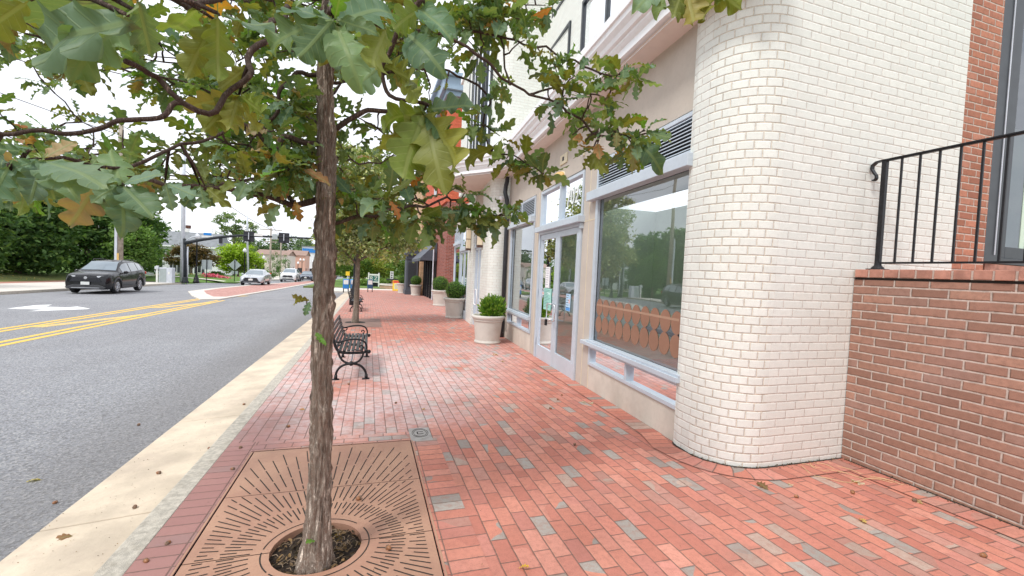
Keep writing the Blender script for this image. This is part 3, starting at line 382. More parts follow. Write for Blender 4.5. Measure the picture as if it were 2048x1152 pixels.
def asphalt():
    m,N=newmat('asphalt'); geo=N.node('ShaderNodeNewGeometry').outputs['Position']; sp=N.node('ShaderNodeSeparateXYZ'); N.put(sp.inputs[0],geo)
    big=N.noise(geo,.35,5,.6); st=N.node('ShaderNodeMapping'); N.put(st.inputs[0],geo); st.inputs['Scale'].default_value=(1.4,.12,1); lane=N.noise(st.outputs[0],1,4,.6)
    vo=N.node('ShaderNodeTexVoronoi'); N.put(vo.inputs['Vector'],geo); vo.inputs['Scale'].default_value=70
    fine=N.noise(geo,140,3,.7)
    c=N.mix(N.step(.3,.7,big),(.255,.262,.285),(.315,.325,.35)); c=N.mix(N.m('MULTIPLY',N.step(.4,.7,lane),.35),c,(.225,.23,.245))
    sepc=N.node('ShaderNodeSeparateColor'); N.put(sepc.inputs[0],vo.outputs['Color'])
    c=N.mix(N.m('MULTIPLY',N.step(.55,.85,sepc.outputs[0]),.6),c,(.48,.47,.465)); c=N.mix(N.m('MULTIPLY',N.step(.5,.15,sepc.outputs[1]),.6),c,(.085,.085,.09))
    # darker worn band beside the gutter
    edge=N.m('MULTIPLY',N.step(-3.1,-2.0,sp.outputs[0]),.45); c=N.mix(edge,c,(.17,.16,.155))
    N.put(N.b.inputs['Base Color'],c); N.b.inputs['Roughness'].default_value=.88
    N.put(N.b.inputs['Normal'],N.bump(N.m('ADD',fine,N.m('MULTIPLY',vo.outputs['Distance'],.8)),.006,.7)); return m
M_ASPH=asphalt()
def paint(name,col,wear):
    m,N=newmat(name); geo=N.node('ShaderNodeNewGeometry').outputs['Position']
    f=N.step(wear,wear+.14,N.noise(geo,22,5,.75)); c=N.mix(f,(.25,.235,.21),col); N.put(N.b.inputs['Base Color'],c); N.b.inputs['Roughness'].default_value=.7
    N.put(N.b.inputs['Normal'],N.bump(N.noise(geo,140,3,.7),.004,.5)); return m
M_YEL=paint('yellow_road_paint',(.86,.55,.09),.26); M_YELW=paint('worn_yellow_paint',(.80,.55,.16),.38); M_WHT=paint('white_road_paint',(.86,.87,.88),.24)
def grassm():
    m,N=newmat('grass'); geo=N.node('ShaderNodeNewGeometry').outputs['Position']; sp=N.node('ShaderNodeSeparateXYZ'); N.put(sp.inputs[0],geo)
    a=N.noise(geo,.5,6,.65); b=N.noise(geo,12,4,.7)
    c=N.mix(N.step(.35,.65,a),(.10,.155,.035),(.19,.22,.06)); c=N.mix(N.m('MULTIPLY',N.step(.4,.7,b),.5),c,(.26,.22,.09))
    lush=N.step(44,52,sp.outputs[1]); c=N.mix(N.m('MULTIPLY',lush,.75),c,(.10,.22,.03))
    N.put(N.b.inputs['Base Color'],c); N.b.inputs['Roughness'].default_value=.95; N.put(N.b.inputs['Normal'],N.bump(b,.06,.8)); return m
M_GRASS=grassm()
M_MULCH=simple('brown_mulch',(.13,.06,.045),.95,var=.4,scale=18,bump=1,bd=.03)
M_REDPATH=simple('red_paved_strip',(.42,.20,.15),.9,var=.15,scale=3)
def medianm():
    m,N=newmat('median_brick'); geo=N.node('ShaderNodeNewGeometry').outputs['Position']; sp=N.node('ShaderNodeSeparateXYZ'); N.put(sp.inputs[0],geo)
    d,rv,rc,_,_=bricknodes(N,sp.outputs[1],sp.outputs[0],.22,.11,.008,.5)
    c=N.ramp(rv,[(0,(.50,.26,.22)),(.4,(.44,.22,.19)),(.7,(.55,.30,.26))],'CONSTANT'); N.put(N.b.inputs['Base Color'],N.mix(N.step(.002,.006,d),(.3,.2,.18),c)); N.b.inputs['Roughness'].default_value=.85; return m
M_MED=medianm()
def rust():
    m,N=newmat('rusted_cast_iron'); geo=N.node('ShaderNodeNewGeometry').outputs['Position']
    a=N.noise(geo,2.2,6,.65); b=N.noise(geo,60,4,.7); c=N.mix(N.step(.3,.7,a),(.385,.205,.14),(.485,.28,.185)); c=N.mix(N.m('MULTIPLY',N.step(.45,.75,b),.4),c,(.34,.17,.12))
    N.put(N.b.inputs['Base Color'],c); N.b.inputs['Roughness'].default_value=.62;  N.put(N.b.inputs['Normal'],N.bump(b,.002,.6)); return m
M_RUST=rust()
M_PLANT=simple('planter_resin',(.60,.575,.52),.7,var=.06,scale=4,bump=.15,grime=(.50,.465,.40))
M_SOIL=simple('soil',(.06,.04,.03),.95,var=.4,scale=30,bump=1,bd=.02)
M_WOODP=simple('weathered_pole_wood',(.36,.31,.255),.9,var=.25,scale=5,bump=.4)
M_GALV=simple('galvanised_steel',(.62,.66,.73),.45,.0,.1,3,.05)
M_DPOLE=simple('dark_green_pole',(.03,.036,.042),.5,0,.2,5,.05,spec=.2)
M_GLOBE=simple('frosted_globe',(.85,.87,.90),.3,0,.03,5,0)
M_SIGNW=simple('white_sign',(.80,.82,.80),.5,0,.03,5,0); M_SIGNBK=simple('sign_back',(.40,.46,.47),.5,.2,.05,5,0)
M_BLUE=simple('blue_plastic',(.02,.22,.62),.4,0,.1,4,0); M_YSIGN=simple('yellow_plastic',(.85,.62,.03),.45,0,.05,4,0); M_RSIGN=simple('red_plastic',(.65,.07,.04),.45,0,.05,4,0)
M_TEAL=simple('teal_poster',(.35,.68,.60),.6,0,.03,5,0); M_PAPER=simple('white_paper',(.85,.85,.87),.6,0,.02,5,0); M_INK=simple('dark_ink',(.06,.07,.08),.6,0,.02,5,0)
M_LAMPY=simple('amber_lens',(.72,.47,.17),.35,0,.12,20,.05); M_OUTLET=simple('cream_box',(.70,.62,.45),.6,0,.05,6,0)
M_SLATE=simple('grey_shingles',(.22,.235,.25),.85,var=.15,scale=2,bump=.3); M_SIDING=simple('white_siding',(.78,.80,.82),.7,var=.03,scale=1,bump=.05)
M_DKGLASS=simple('dark_window',(.03,.035,.04),.08,0,.1,3,0,spec=.8)
M_GREENW=simple('interior_green_wall',(.66,.79,.66),.85,var=.03,scale=2,bump=.02); M_INTF=simple('interior_floor',(.36,.27,.20),.35,0,.15,3,0); M_DOORW=simple('interior_dark_door',(.12,.08,.065),.5,0,.2,4,0)
M_INTC=simple('interior_ceiling',(.75,.77,.74),.9,var=.02,scale=2,bump=0)
M_ORC=simple('orange_vinyl',(.30,.155,.10),.6,0,.05,3,0)
def glassm(name,boost,base,tint=(.9,.95,.93)):
    m,N=newmat(name); N.n.remove(N.b); fr=N.node('ShaderNodeFresnel'); fr.inputs[0].default_value=1.5
    f=N.m('ADD',N.m('MULTIPLY',fr.outputs[0],boost),base,clamp=True)
    t=N.node('ShaderNodeBsdfTransparent'); t.inputs[0].default_value=(*tint,1); g=N.node('ShaderNodeBsdfGlossy'); g.inputs['Roughness'].default_value=.008; g.inputs[0].default_value=(.93,.96,1,1)
    nz=N.noise(N.node('ShaderNodeNewGeometry').outputs['Position'],.9,2); N.put(g.inputs['Normal'],N.bump(nz,.02,.12))
    mx=N.node('ShaderNodeMixShader'); N.put(mx.inputs[0],f); N.l.new(t.outputs[0],mx.inputs[1]); N.l.new(g.outputs[0],mx.inputs[2]); N.l.new(mx.outputs[0],N.out.inputs[0]); return m
M_GLASST=glassm('dim_reflection_transom_glass',.9,.04,(.5,.62,.58)); M_GLASS=glassm('shop_glass',1.5,.14); M_GLASSD=glassm('dark_glass',1.2,.08,(.35,.4,.42))  # transom copy dimmed; weak, dark glass stands in for a reflected tree
# ------------------------------------------------------------ world and light
SUN_EL,SUN_AZ=math.radians(52),math.radians(200)
w=bpy.data.worlds.new('World'); SC.world=w; w.use_nodes=True; nt=w.node_tree; nt.nodes.clear(); N=NT(nt)
sky=N.node('ShaderNodeTexSky'); sky.sky_type='NISHITA'; sky.sun_disc=False; sky.sun_elevation=SUN_EL; sky.sun_rotation=SUN_AZ; sky.air_density=1.2; sky.dust_density=2.5
b1=N.node('ShaderNodeBackground'); N.put(b1.inputs[0],sky.outputs[0]); b1.inputs[1].default_value=.13
tc=N.node('ShaderNodeTexCoord').outputs['Generated']; mp=N.node('ShaderNodeMapping'); N.put(mp.inputs[0],tc); mp.inputs['Scale'].default_value=(1,1,2.6)
cl=N.noise(mp.outputs[0],2.6,7,.58); cl2=N.noise(mp.outputs[0],5.5,5,.55)
b2=N.node('ShaderNodeBackground'); N.put(b2.inputs[0],N.mix(N.step(.3,.66,cl2),(.82,.85,.93),(.96,.98,1.03))); b2.inputs[1].default_value=1.0
mx=N.node('ShaderNodeMixShader'); N.put(mx.inputs[0],N.step(.22,.42,cl)); N.l.new(b1.outputs[0],mx.inputs[1]); N.l.new(b2.outputs[0],mx.inputs[2])
ow=N.node('ShaderNodeOutputWorld'); N.l.new(mx.outputs[0],ow.inputs[0])
sl=bpy.data.lights.new('sun','SUN'); sl.energy=1.7; sl.angle=math.radians(11); sl.color=(1,.97,.92); so=bpy.data.objects.new('sun',sl); COL.objects.link(so)
# direction towards the sun (behind the camera, over the street side)
sd=Vector((-.62,-.45,1.05)).normalized(); so.rotation_euler=sd.to_track_quat('Z','Y').to_euler()
sky.sun_elevation=math.asin(sd.z); sky.sun_rotation=math.atan2(sd.x,sd.y)
SC.view_settings.view_transform='Standard'; SC.view_settings.look='None'; SC.view_settings.gamma=1; SC.view_settings.use_curve_mapping=False; SC.view_settings.exposure=.50
# ------------------------------------------------------------ ground, road, pavement (structure)
b=MB(); b.slab(-400,400,-60,200,lambda y:-G*y-.22,.5); b.slab(-400,400,200,900,lambda y:-G*200-.22,.5)
o=b.build('ground',M_GRASS); tag(o,kind='structure')
b=MB(); b.slab(-15.85,-1.86,-12,52,rz,.2); b.slab(-13.2,-1.86,52,400,rz,.2);  b.slab(-1.86,60,46,52,lambda y:rz(y)-.004,.2)
b.slab(-13.2,-1.86,400,401,rz,.2)
o=b.build('road',M_ASPH); tag(o,kind='structure'); road=o
def strip(b,x0,y0,x1,y1,wd,h=.004):
    d=Vector((x1-x0,y1-y0)).normalized(); n=Vector((-d.y,d.x))*wd/2; k=max(1,int(math.dist((x0,y0),(x1,y1))/4))
    for i in range(k):
        a=i/k; c=(i+1)/k; A=(x0+(x1-x0)*a,y0+(y1-y0)*a); B=(x0+(x1-x0)*c,y0+(y1-y0)*c)
        P=[(A[0]-n.x,A[1]-n.y),(B[0]-n.x,B[1]-n.y),(B[0]+n.x,B[1]+n.y),(A[0]+n.x,A[1]+n.y)]
        b.poly([(p[0],p[1],rz(p[1])+h) for p in P])
for xa,xb in ((-6.33,-6.86),(-6.60,-7.13)):
    b=MB(); strip(b,xa,-5,xb,25.3,.13); tag(b.build('lane_line',M_YEL,road),'yellow lane line on the near side of the hatching')
for xa,xb,ye in ((-7.78,-7.98,26.5),(-8.06,-8.25,26.5)):
    b=MB(); strip(b,xa,-5,xb,ye,.13); b.build('lane_line',M_YEL,road)
for k in range(4):
    y0=7.5+k*6.3; b=MB(); strip(b,-7.75,y0,-6.95,y0+3.6,.32,.003); b.build('hatch_bar',M_YELW,road)
b=MB(); b.poly([(p[0],p[1],rz(p[1])+.004) for p in [(-9.35,19.1),(-9.35,19.35),(-10.15,20.2),(-10.2,19.75),(-10.9,19.9),(-11.25,20.9),(-11.5,20.5),(-11.35,18.9),(-10.3,18.75),(-10.3,18.0)]]); b.build('turn_arrow',M_WHT,road)
for pts in ([(-5.6,26.9),(-5.0,26.6),(-4.4,26.9),(-3.8,26.5)],):
    b=MB(); 
    for i in range(len(pts)-1): strip(b,*pts[i],*pts[i+1],.05,.0025)
    b.build('tar_seam',M_DIRT,road)
# median island in the road: pale border and brick field
def polyz(b,P,h,zf=rz): b.poly([(p[0],p[1],zf(p[1])+h) for p in P])
b=MB(); P=[(-7.15,25.6),(-7.85,25.2),(-9.2,28.2),(-10.9,32.8),(-11.2,38),(-11.0,50),(-9.8,62),(-8.6,90),(-7.4,90),(-7.1,60),(-7.0,40)]; b.prism(P,lambda p:rz(p[1])-.05,lambda p:rz(p[1])+.05); tag(b.build('median_border',M_CONC2),kind='structure')
b=MB(); P=[(-7.45,27.8),(-8.0,27.6),(-9.2,30.5),(-10.4,34),(-10.7,38.5),(-10.5,50),(-9.4,62),(-8.3,89),(-7.7,89),(-7.4,60),(-7.3,40)]; b.prism(P,lambda p:rz(p[1]),lambda p:rz(p[1])+.056); tag(b.build('median_paving',M_MED),kind='structure')
# gutter pan in slabs with joints
b=MB(); ys=[-4,.2,3.35,5.4,8.6,11.8,15,18.2,21.4,24.6,27.8,31,34,37.5]
for i in range(len(ys)-1):
    ya,yb=ys[i]+.006,ys[i+1]-.006; n=len(b.v); b.v+=[(x,y,gz(y)+z) for y in (ya,yb) for x,z in ((-1.86,-.3),(-1.86,-.118),(-1.262,-.068),(-1.262,-.3))]
    for k in range(4): b.face((n+k,n+(k+1)%4,n+4+(k+1)%4,n+4+k))
    b.face((n,n+1,n+2,n+3)); b.face((n+7,n+6,n+5,n+4))
o=b.build('gutter',M_CONC,bevel=.006); tag(o,kind='structure')
b=MB(); b.slab(-1.87,-1.25,-4,37.6,lambda y:rz(y)-.004,.15); tag(b.build('gutter_bed',M_DIRT),kind='structure')
b=MB(); yy=-4
while yy<37:
    y1=min(yy+3.05,37.5); P0,P1=yy+.004,y1-.004; n=len(b.v)
    pr=[(-1.262,-.30),(-1.262,-.128),(-1.250,-.022),(-1.236,.0),(-1.10,.003),(-1.10,-.30)]
    for y in (P0,P1): b.v+=[(x,y,gz(y)+z) for x,z in pr]
    for k in range(6): b.face((n+k,n+(k+1)%6,n+6+(k+1)%6,n+6+k))
    b.face([n+k for k in range(6)][::-1]); b.face([n+6+k for k in range(6)]); yy+=3.05
o=b.build('curb',M_CURB,bevel=.006); tag(o,kind='structure')
# sidewalk sheet (subdivided so that it stays gently uneven)
def sheet(name,x0,x1,y0,y1,nx,ny,mat,h=0,amp=.0035,swap=False,hole=None):
    b=MB(); X=[x0+(x1-x0)*i/nx for i in range(nx+1)]; Y=[y0+(y1-y0)*(j/ny)**(1 if ny<30 else 1.6) for j in range(ny+1)]
    if hole:
        X=sorted([x for x in X if min(abs(x-hole[0]),abs(x-hole[1]))>.02]+[hole[0],hole[1]]); Y=sorted([y for y in Y if min(abs(y-hole[2]),abs(y-hole[3]))>.02]+[hole[2],hole[3]])
    nx=len(X)-1; ny=len(Y)-1
    for j in range(ny+1):
        for i in range(nx+1):
            x=X[i]; y=Y[j]; b.v.append((x,y,gz(y)+h+amp*noise.noise(Vector((x*1.3,y*1.3,0)))))
    for j in range(ny):
        for i in range(nx):
            if hole and hole[0]-1e-4<=X[i]<hole[1]-1e-4 and hole[2]-1e-4<=Y[j]<hole[3]-1e-4: continue
            q=[j*(nx+1)+i,j*(nx+1)+i+1,(j+1)*(nx+1)+i+1,(j+1)*(nx+1)+i]
            b.face(q,[((b.v[k][1],b.v[k][0]) if not swap else (b.v[k][0],b.v[k][1])) for k in q])
    return b.build(name,mat,smooth=True,recalc=False)
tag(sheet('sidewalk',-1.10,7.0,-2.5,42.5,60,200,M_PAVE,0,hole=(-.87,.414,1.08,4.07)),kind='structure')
b=MB(); b.slab(-1.10,7,-2.5,42.5,lambda y:gz(y)-.075,.25); tag(b.build('sidewalk_bed',M_DIRT),kind='structure')
b=MB(); b.slab(-2.2,7.5,42.5,46,lambda y:gz(y)-.01,.2); b.slab(-1.25,-1.1,37.5,42.5,lambda y:gz(y),.2); b.slab(-3.4,-1.25,37.6,46,lambda y:gz(y)-.012,.2); tag(b.build('corner_ramp',M_CONC2),kind='structure')
# edge courses laid across: along the tree grate, beside the facade and along the brown wall
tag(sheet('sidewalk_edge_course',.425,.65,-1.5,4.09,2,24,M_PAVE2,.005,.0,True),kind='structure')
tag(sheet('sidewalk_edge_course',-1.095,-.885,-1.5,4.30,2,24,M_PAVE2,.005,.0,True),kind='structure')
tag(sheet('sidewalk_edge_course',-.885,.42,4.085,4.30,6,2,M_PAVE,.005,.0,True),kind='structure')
def slantcourse(pts,wd,name='sidewalk_edge_course'):
    b=MB(); u=0
    for i in range(len(pts)-1):
        (x0,y0),(x1,y1)=pts[i],pts[i+1]; l=math.dist(pts[i],pts[i+1]); 
        def nrm(j):
            a=pts[max(j-1,0)]; c=pts[min(j+1,len(pts)-1)]; d=Vector((c[0]-a[0],c[1]-a[1])).normalized(); return Vector((-d.y,d.x))*wd
        n0,n1=nrm(i),nrm(i+1)
        Q=[(x0,y0),(x1,y1),(x1+n1.x,y1+n1.y),(x0+n0.x,y0+n0.y)]
        b.poly([(q[0],q[1],gz(q[1])+.0065) for q in Q],[(0,u),(0,u+l),(.225,u+l),(.225,u)]); u+=l
    return tag(b.build(name,M_PAVE2,recalc=False),kind='structure')
# ------------------------------------------------------------ storefront building
TH=math.atan(.0686); FR=Matrix.Translation((2.645,0,0))@Matrix.Rotation(-TH,4,'Z')
B=empty('brick_storefront',(2.645,0,0),'cream painted brick shop building with rounded corner pillar, glass doors and white curved cornice','building',rot=-TH)
FI=FR.inverted()
def LP(x,y,z=0): 
    v=FI@Vector((x,y,z)); return (v.x,v.y)
def arc(cx,cy,r,a0,a1,n=10): return [(cx+r*math.cos(math.radians(a0+(a1-a0)*i/n)),cy+r*math.sin(math.radians(a0+(a1-a0)*i/n))) for i in range(n+1)]
def wallstrip(name,path,z0,z1,mat,parent=B,local=True,u0=0,seg=1,tilt=0):
    b=MB(); u=u0
    P=[LP(*p) for p in path] if local else path
    for i in range(len(P)-1):
        l=math.dist(P[i],P[i+1]); a,c=P[i],P[i+1]
        b.poly([(a[0],a[1],z0),(c[0],c[1],z0),(c[0],c[1],z1),(a[0],a[1],z1)],[(u,z0),(u+l,z0),(u+l,z1),(u,z1)]); u+=l
    return b
# near rounded pillar: flank, rounded corner in header bricks, flat front
Rc=.43; A0=arc(3.26,3.27,Rc,182,270,14)
flank=[(3.02,3.60),(2.86,3.50),(2.835,3.42)]+[A0[0]]
b=wallstrip('x',flank,-.25,9.0,M_WBRICK); n0=len(b.f)
b2=wallstrip('x',[A0[-1],(5.56,2.84)],-.25,9.0,M_WBRICK,u0=.11)
off=len(b.v); b.v+=b2.v; 
for f,uv in zip(b2.f,b2.uv): b.face([i+off for i in f],uv)
b.build('pillar',M_WBRICK,B,recalc=False)
wallstrip('x',A0,-.25,9.0,M_WBRICKH).build('pillar_corner',M_WBRICKH,B,smooth=True,recalc=False)
# neighbour's red brick pier (street side of the raised entrance) belongs to the next house
# facade: stucco field with openings, local x=0 plane
def fbox(b,y0,y1,z0,z1,x0=0,x1=.12): b.box(x0,x1,y0,y1,z0,z1)
H3=3.97
b=MB()
fbox(b,3.35,10.95,3.16,H3+.3)                       # field above the openings
fbox(b,5.62,6.06,-.3,3.16); fbox(b,8.19,8.56,-.3,3.16); fbox(b,10.62,10.95,.0,3.16)
b.build('wall',M_STUCCO,B)
b=MB(); b.box(.0,.14,3.45,5.618,-.3,.258); b.build('plinth',M_PLINTH,B,bevel=.004); b=MB(); b.box(.0,.14,8.562,11.0,-.4,.258); b.build('plinth',M_PLINTH,B,bevel=.004)
b=MB(); 
for bx_ in ((5.600,5.612,-.2,3.9),(5.835,5.847,-.2,3.9),(5.64,6.0,2.335,2.348),(8.2,8.55,2.335,2.348),(8.36,8.372,-.2,3.16)): b=MB(); b.box(-.003,.002,*bx_); b.build('control_joint',M_OUTLET,B)
def frame(b,y0,y1,z0,z1,t=.055,x0=-.02,x1=.07,mull=()):
    b.box(x0,x1,y0,y0+t,z0,z1); b.box(x0,x1,y1-t,y1,z0,z1); b.box(x0,x1,y0+t,y1-t,z0,z0+t); b.box(x0,x1,y0+t,y1-t,z1-t,z1)
    for m_ in mull: b.box(x0,x1,m_-t/2,m_+t/2,z0+t,z1-t)
M_PANEL=simple('grey_beige_panel',(.34,.31,.26),.8,0,.1,5,.1)
def shopwindow(y0,y1,mid,extend0=0,extend1=0,circles=False):
    f=tag(empty('shop_window',(0,0,0)),None); f.parent=B
    b=MB(); frame(b,y0,y1,.262,.545,.045,mull=(mid,)); b.box(-.085,.06,y0-extend0,y1+extend1,.545,.60); b.box(-.06,.05,y0,y1,.60,.625)
    b.box(-.02,.07,y0,y0+.07,.625,2.6); b.box(-.02,.07,y1-.07,y1,.625,2.6)
    b.box(-.10,.06,y0-extend0,y1+extend1,2.6,2.725)
    frame(b,y0,y1,2.727,3.14,.045,mull=(mid,)); b.build('window_frame',M_ALU,f,bevel=.005)
    b=MB()
    for k in range(9):
        z=2.785+k*.036; b.poly([(-.012,y0+.045,z),(-.012,y1-.045,z),(.035,y1-.045,z+.020),(.035,y0+.045,z+.020)]); b.poly([(-.012,y0+.045,z),(.035,y0+.045,z+.020),(.035,y0+.045,z+.026),(-.012,y0+.045,z+.006)]); b.poly([(-.012,y0+.045,z),(-.012,y1-.045,z),(-.012,y1-.045,z+.010),(-.012,y0+.045,z+.010)])
    b.build('louver',M_ALU,f,recalc=False)
    b=MB(); b.box(.055,.068,y0+.04,y1-.04,2.76,3.11); b.build('louver_backing',M_ALUD,f)
    b=MB(); b.poly([(.03,y0+.068,.62),(.03,y1-.068,.62),(.03,y1-.068,2.61),(.03,y0+.068,2.61)]); b.build('pane',M_GLASS,f)
    b=MB(); 
    for a,c in ((y0+.04,mid-.02),(mid+.02,y1-.04)): b.poly([(.035,a,.3),(.035,c,.3),(.035,c,.51),(.035,a,.51)])
    b.build('lower_pane',M_GLASSD,f)
    b=MB(); b.box(.024,.029,y0+.064,y0+.074,.62,2.61); b.box(.024,.029,y1-.074,y1-.064,.62,2.61); b.box(.024,.029,y0+.07,y1-.07,2.597,2.607); b.box(.024,.029,y0+.07,y1-.07,.62,.629)
    b.build('gasket',M_ALUD,f)
    b=MB(); b.box(.08,.09,y0+.02,y1-.02,.262,.56); b.build('lower_panel',M_PANEL,f); return f
w1=shopwindow(3.44,5.60,4.52,0,.16)
b=MB()
for row,zc in ((0,1.10),(1,.865)):
    for k in range(10):
        yc=5.40-.196*k; n=24; b.poly([(.026,yc+.096*math.cos(2*PI*i/n),zc+.118*math.sin(2*PI*i/n)) for i in range(n)])
tag(b.build('window_decal',M_ORC,w1,recalc=False),'two rows of orange vinyl discs')
b=MB(); b.poly([(.0255,5.49,1.12),(.0255,3.60,1.12),(.0255,3.60,1.145),(.0255,5.49,1.145)]); b.build('decal_band',simple('peach_vinyl',(.42,.26,.18),.6,0,.02,3,0),w1,recalc=False)
w2=shopwindow(8.58,10.62,9.62,.0,.02)
# entrance: transom lights above a pair of glazed doors
E=empty('entrance',(0,0,0)); E.parent=B
b=MB(); frame(b,6.07,8.18,2.43,3.13,.05,mull=(7.10,)); b.box(-.11,.06,6.0,8.25,2.335,2.43); b.box(-.03,.08,6.07,6.15,-.2,2.335); b.box(-.03,.08,8.10,8.18,-.22,2.335); b.box(-.03,.08,6.15,8.10,2.285,2.335)
b.box(-.05,.03,6.03,6.10,2.24,2.33)
b.build('door_frame',M_ALU,E,bevel=.004)
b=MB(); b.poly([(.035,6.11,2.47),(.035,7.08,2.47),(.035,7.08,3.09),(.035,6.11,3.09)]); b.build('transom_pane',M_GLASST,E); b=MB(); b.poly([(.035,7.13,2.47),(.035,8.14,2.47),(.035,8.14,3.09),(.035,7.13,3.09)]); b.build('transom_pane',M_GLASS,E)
MT=Matrix(((0,0,-1,0.028),(-1,0,0,6.62),(0,1,0,2.80),(0,0,0,1)))
NUMF=simple('house_number_white',(.86,.90,.88),.5,0,.02,5,0)
text('house_number','702',.36,MT,NUMF,E)
for y0,y1,nm in ((6.155,7.12,'right'),(7.13,8.095,'left')):
    b=MB(); z0=-.11 if nm=='right' else -.13
    b.box(-.012,.032,y0,y0+.10,z0,2.28); b.box(-.012,.032,y1-.10,y1,z0,2.28); b.box(-.012,.032,y0+.10,y1-.10,z0,z0+.27); b.box(-.012,.032,y0+.10,y1-.10,2.18,2.28)
    o=b.build('door_leaf',M_ALU,E,bevel=.003)
    b=MB(); b.poly([(.012,y0+.10,z0+.27),(.012,y1-.10,z0+.27),(.012,y1-.10,2.18),(.012,y0+.10,2.18)]); b.build('door_pane',M_GLASS,o)
    yh=y1-.05 if nm=='right' else y0+.05; dr=-1 if nm=='right' else 1
    b=MB(); b.tube([(-.015,yh,1.0),(-.075,yh,1.0),(-.08,yh+dr*.13,1.0),(-.08,yh+dr*.15,.98),(-.08,yh+dr*.15,.75),(-.08,yh+dr*.13,.72),(-.075,yh,.72),(-.015,yh,.72)],.011,8)
    b.build('door_handle',simple('chrome_'+nm,(.8,.82,.85),.2,.8,.02,3,0),o,smooth=True)
    for z in (.15,1.1,2.05): b=MB(); b.cyl((-.03,y0+.0 if nm=='right' else y1,z),(-.03,y0 if nm=='right' else y1,z+.13),.014,n=8); b.build('hinge',M_ALU,o)
# things stuck in the door glass and hanging on the handle
def sheetlbl(name,y0,y1,z0,z1,mat,label,cat,lines,lm=M_INK,x=.004,blocks=()):
    o=empty(name,FR@Vector((x,(y0+y1)/2,z0)),label,cat,rot=-TH)
    a,c=(y0-y1)/2,(y1-y0)/2; h=z1-z0
    b=MB(); b.box(-.002,.0,a,c,0,h); b.build('sheet',mat,o)
    b=MB()
    for k in range(lines):
        z=h*(.93-.86*k/lines); wv=random.uniform(.55,.95); b.poly([(-.0028,c-.02,z),(-.0028,c-.02-(c-a-.04)*wv,z),(-.0028,c-.02-(c-a-.04)*wv,z-h*.028),(-.0028,c-.02,z-h*.028)])
    b.build('print',lm,o,recalc=False)
    for (ya,yb,za,zb,mm) in blocks:
        b=MB(); b.poly([(-.0026,a+ya*(c-a),h*za),(-.0026,a+yb*(c-a),h*za),(-.0026,a+yb*(c-a),h*zb),(-.0026,a+ya*(c-a),h*zb)]); b.build('print_block',mm,o,recalc=False)
    return o
sheetlbl('paper_notice',7.50,7.74,1.27,1.66,M_PAPER,'white paper notice taped high inside the left glass door','notice',8,simple('grey_print',(.45,.45,.5),.6,0,.02,3,0))
sheetlbl('shop_poster',7.36,7.78,.86,1.26,M_TEAL,'pale teal poster with fine print on the left glass door','poster',12,simple('teal_print',(.16,.36,.33),.6,0,.02,3,0),blocks=((.15,.6,.72,.84,simple('pale_block',(.6,.85,.8),.6,0,.02,3,0)),))
sheetlbl('safety_leaflet',6.42,6.62,.94,1.22,simple('light_blue_paper',(.45,.66,.85),.6,0,.03,4,0),'small blue and white leaflet on the right glass door','leaflet',6,blocks=((.05,.95,.02,.22,simple('blue_block',(.08,.32,.72),.6,0,.02,3,0)),(.08,.4,.45,.7,simple('rose_block',(.75,.55,.55),.6,0,.02,3,0))))
pl=empty('padlock',FR@Vector((-.085,7.20+.13,.60)),'black key lock box hanging from the door handle','lock',rot=-TH)
b=MB(); b.box(-.02,.015,-.033,.033,0,.11); b.build('lock_body',M_BLACK,pl,bevel=.006)
b=MB(); b.tube([(0,-.02,.105),(0,-.02,.145),(0,0,.165),(0,.02,.145),(0,.02,.105)],.005,6); b.build('shackle',M_GALV,pl,smooth=True)
wl=empty('wall_lamp',FR@Vector((0,7.16,3.235)),'amber oval bulkhead lamp on the wall above the doors','lamp',rot=-TH)
b=MB(); b.ball((-.03,0,0),1,20,10,(.085,.21,.085)); b.build('lens',M_LAMPY,wl,smooth=True)
b=MB(); b.ball((.0,0,0),1,20,8,(.03,.225,.098)); b.build('base_ring',M_OUTLET,wl,smooth=True)
ws=empty('wall_box',FR@Vector((0,7.02,3.43)),'small cream wall box with a dark square socket above the lamp','socket',rot=-TH)
b=MB(); b.box(-.02,0,-.17,.17,0,.17); b.build('face_plate',M_OUTLET,ws,bevel=.015); b=MB(); b.box(-.026,-.02,-.035,.035,.055,.12); b.build('socket',M_ALUD,ws)
sc=empty('wall_sensor',FR@Vector((0,6.15,3.36)),'little white sensor on the wall right of the lamp','sensor',rot=-TH)
b=MB(); b.box(-.015,0,-.03,.03,0,.05); b.build('mount',M_OUTLET,sc); b=MB(); b.ball((-.04,0,.01),.022,10,6); b.build('sensor_head',M_TRIM,sc,smooth=True)
# downpipe at the far end of the stucco bay
dp=empty('downpipe',FR@Vector((-.07,10.88,-.17)),'dark bent downpipe beside the far rounded pillar','downpipe',rot=-TH)
b=MB(); b.tube([(-.04,-.02,4.12),(-.04,-.02,4.02),(-.07,-.04,3.90),(-.10,-.10,3.72),(-.03,-.06,3.52),(.0,0,3.36),(0,0,3.2),(0,0,0)],.055,12); b.build('pipe',M_CHAR,dp,smooth=True)
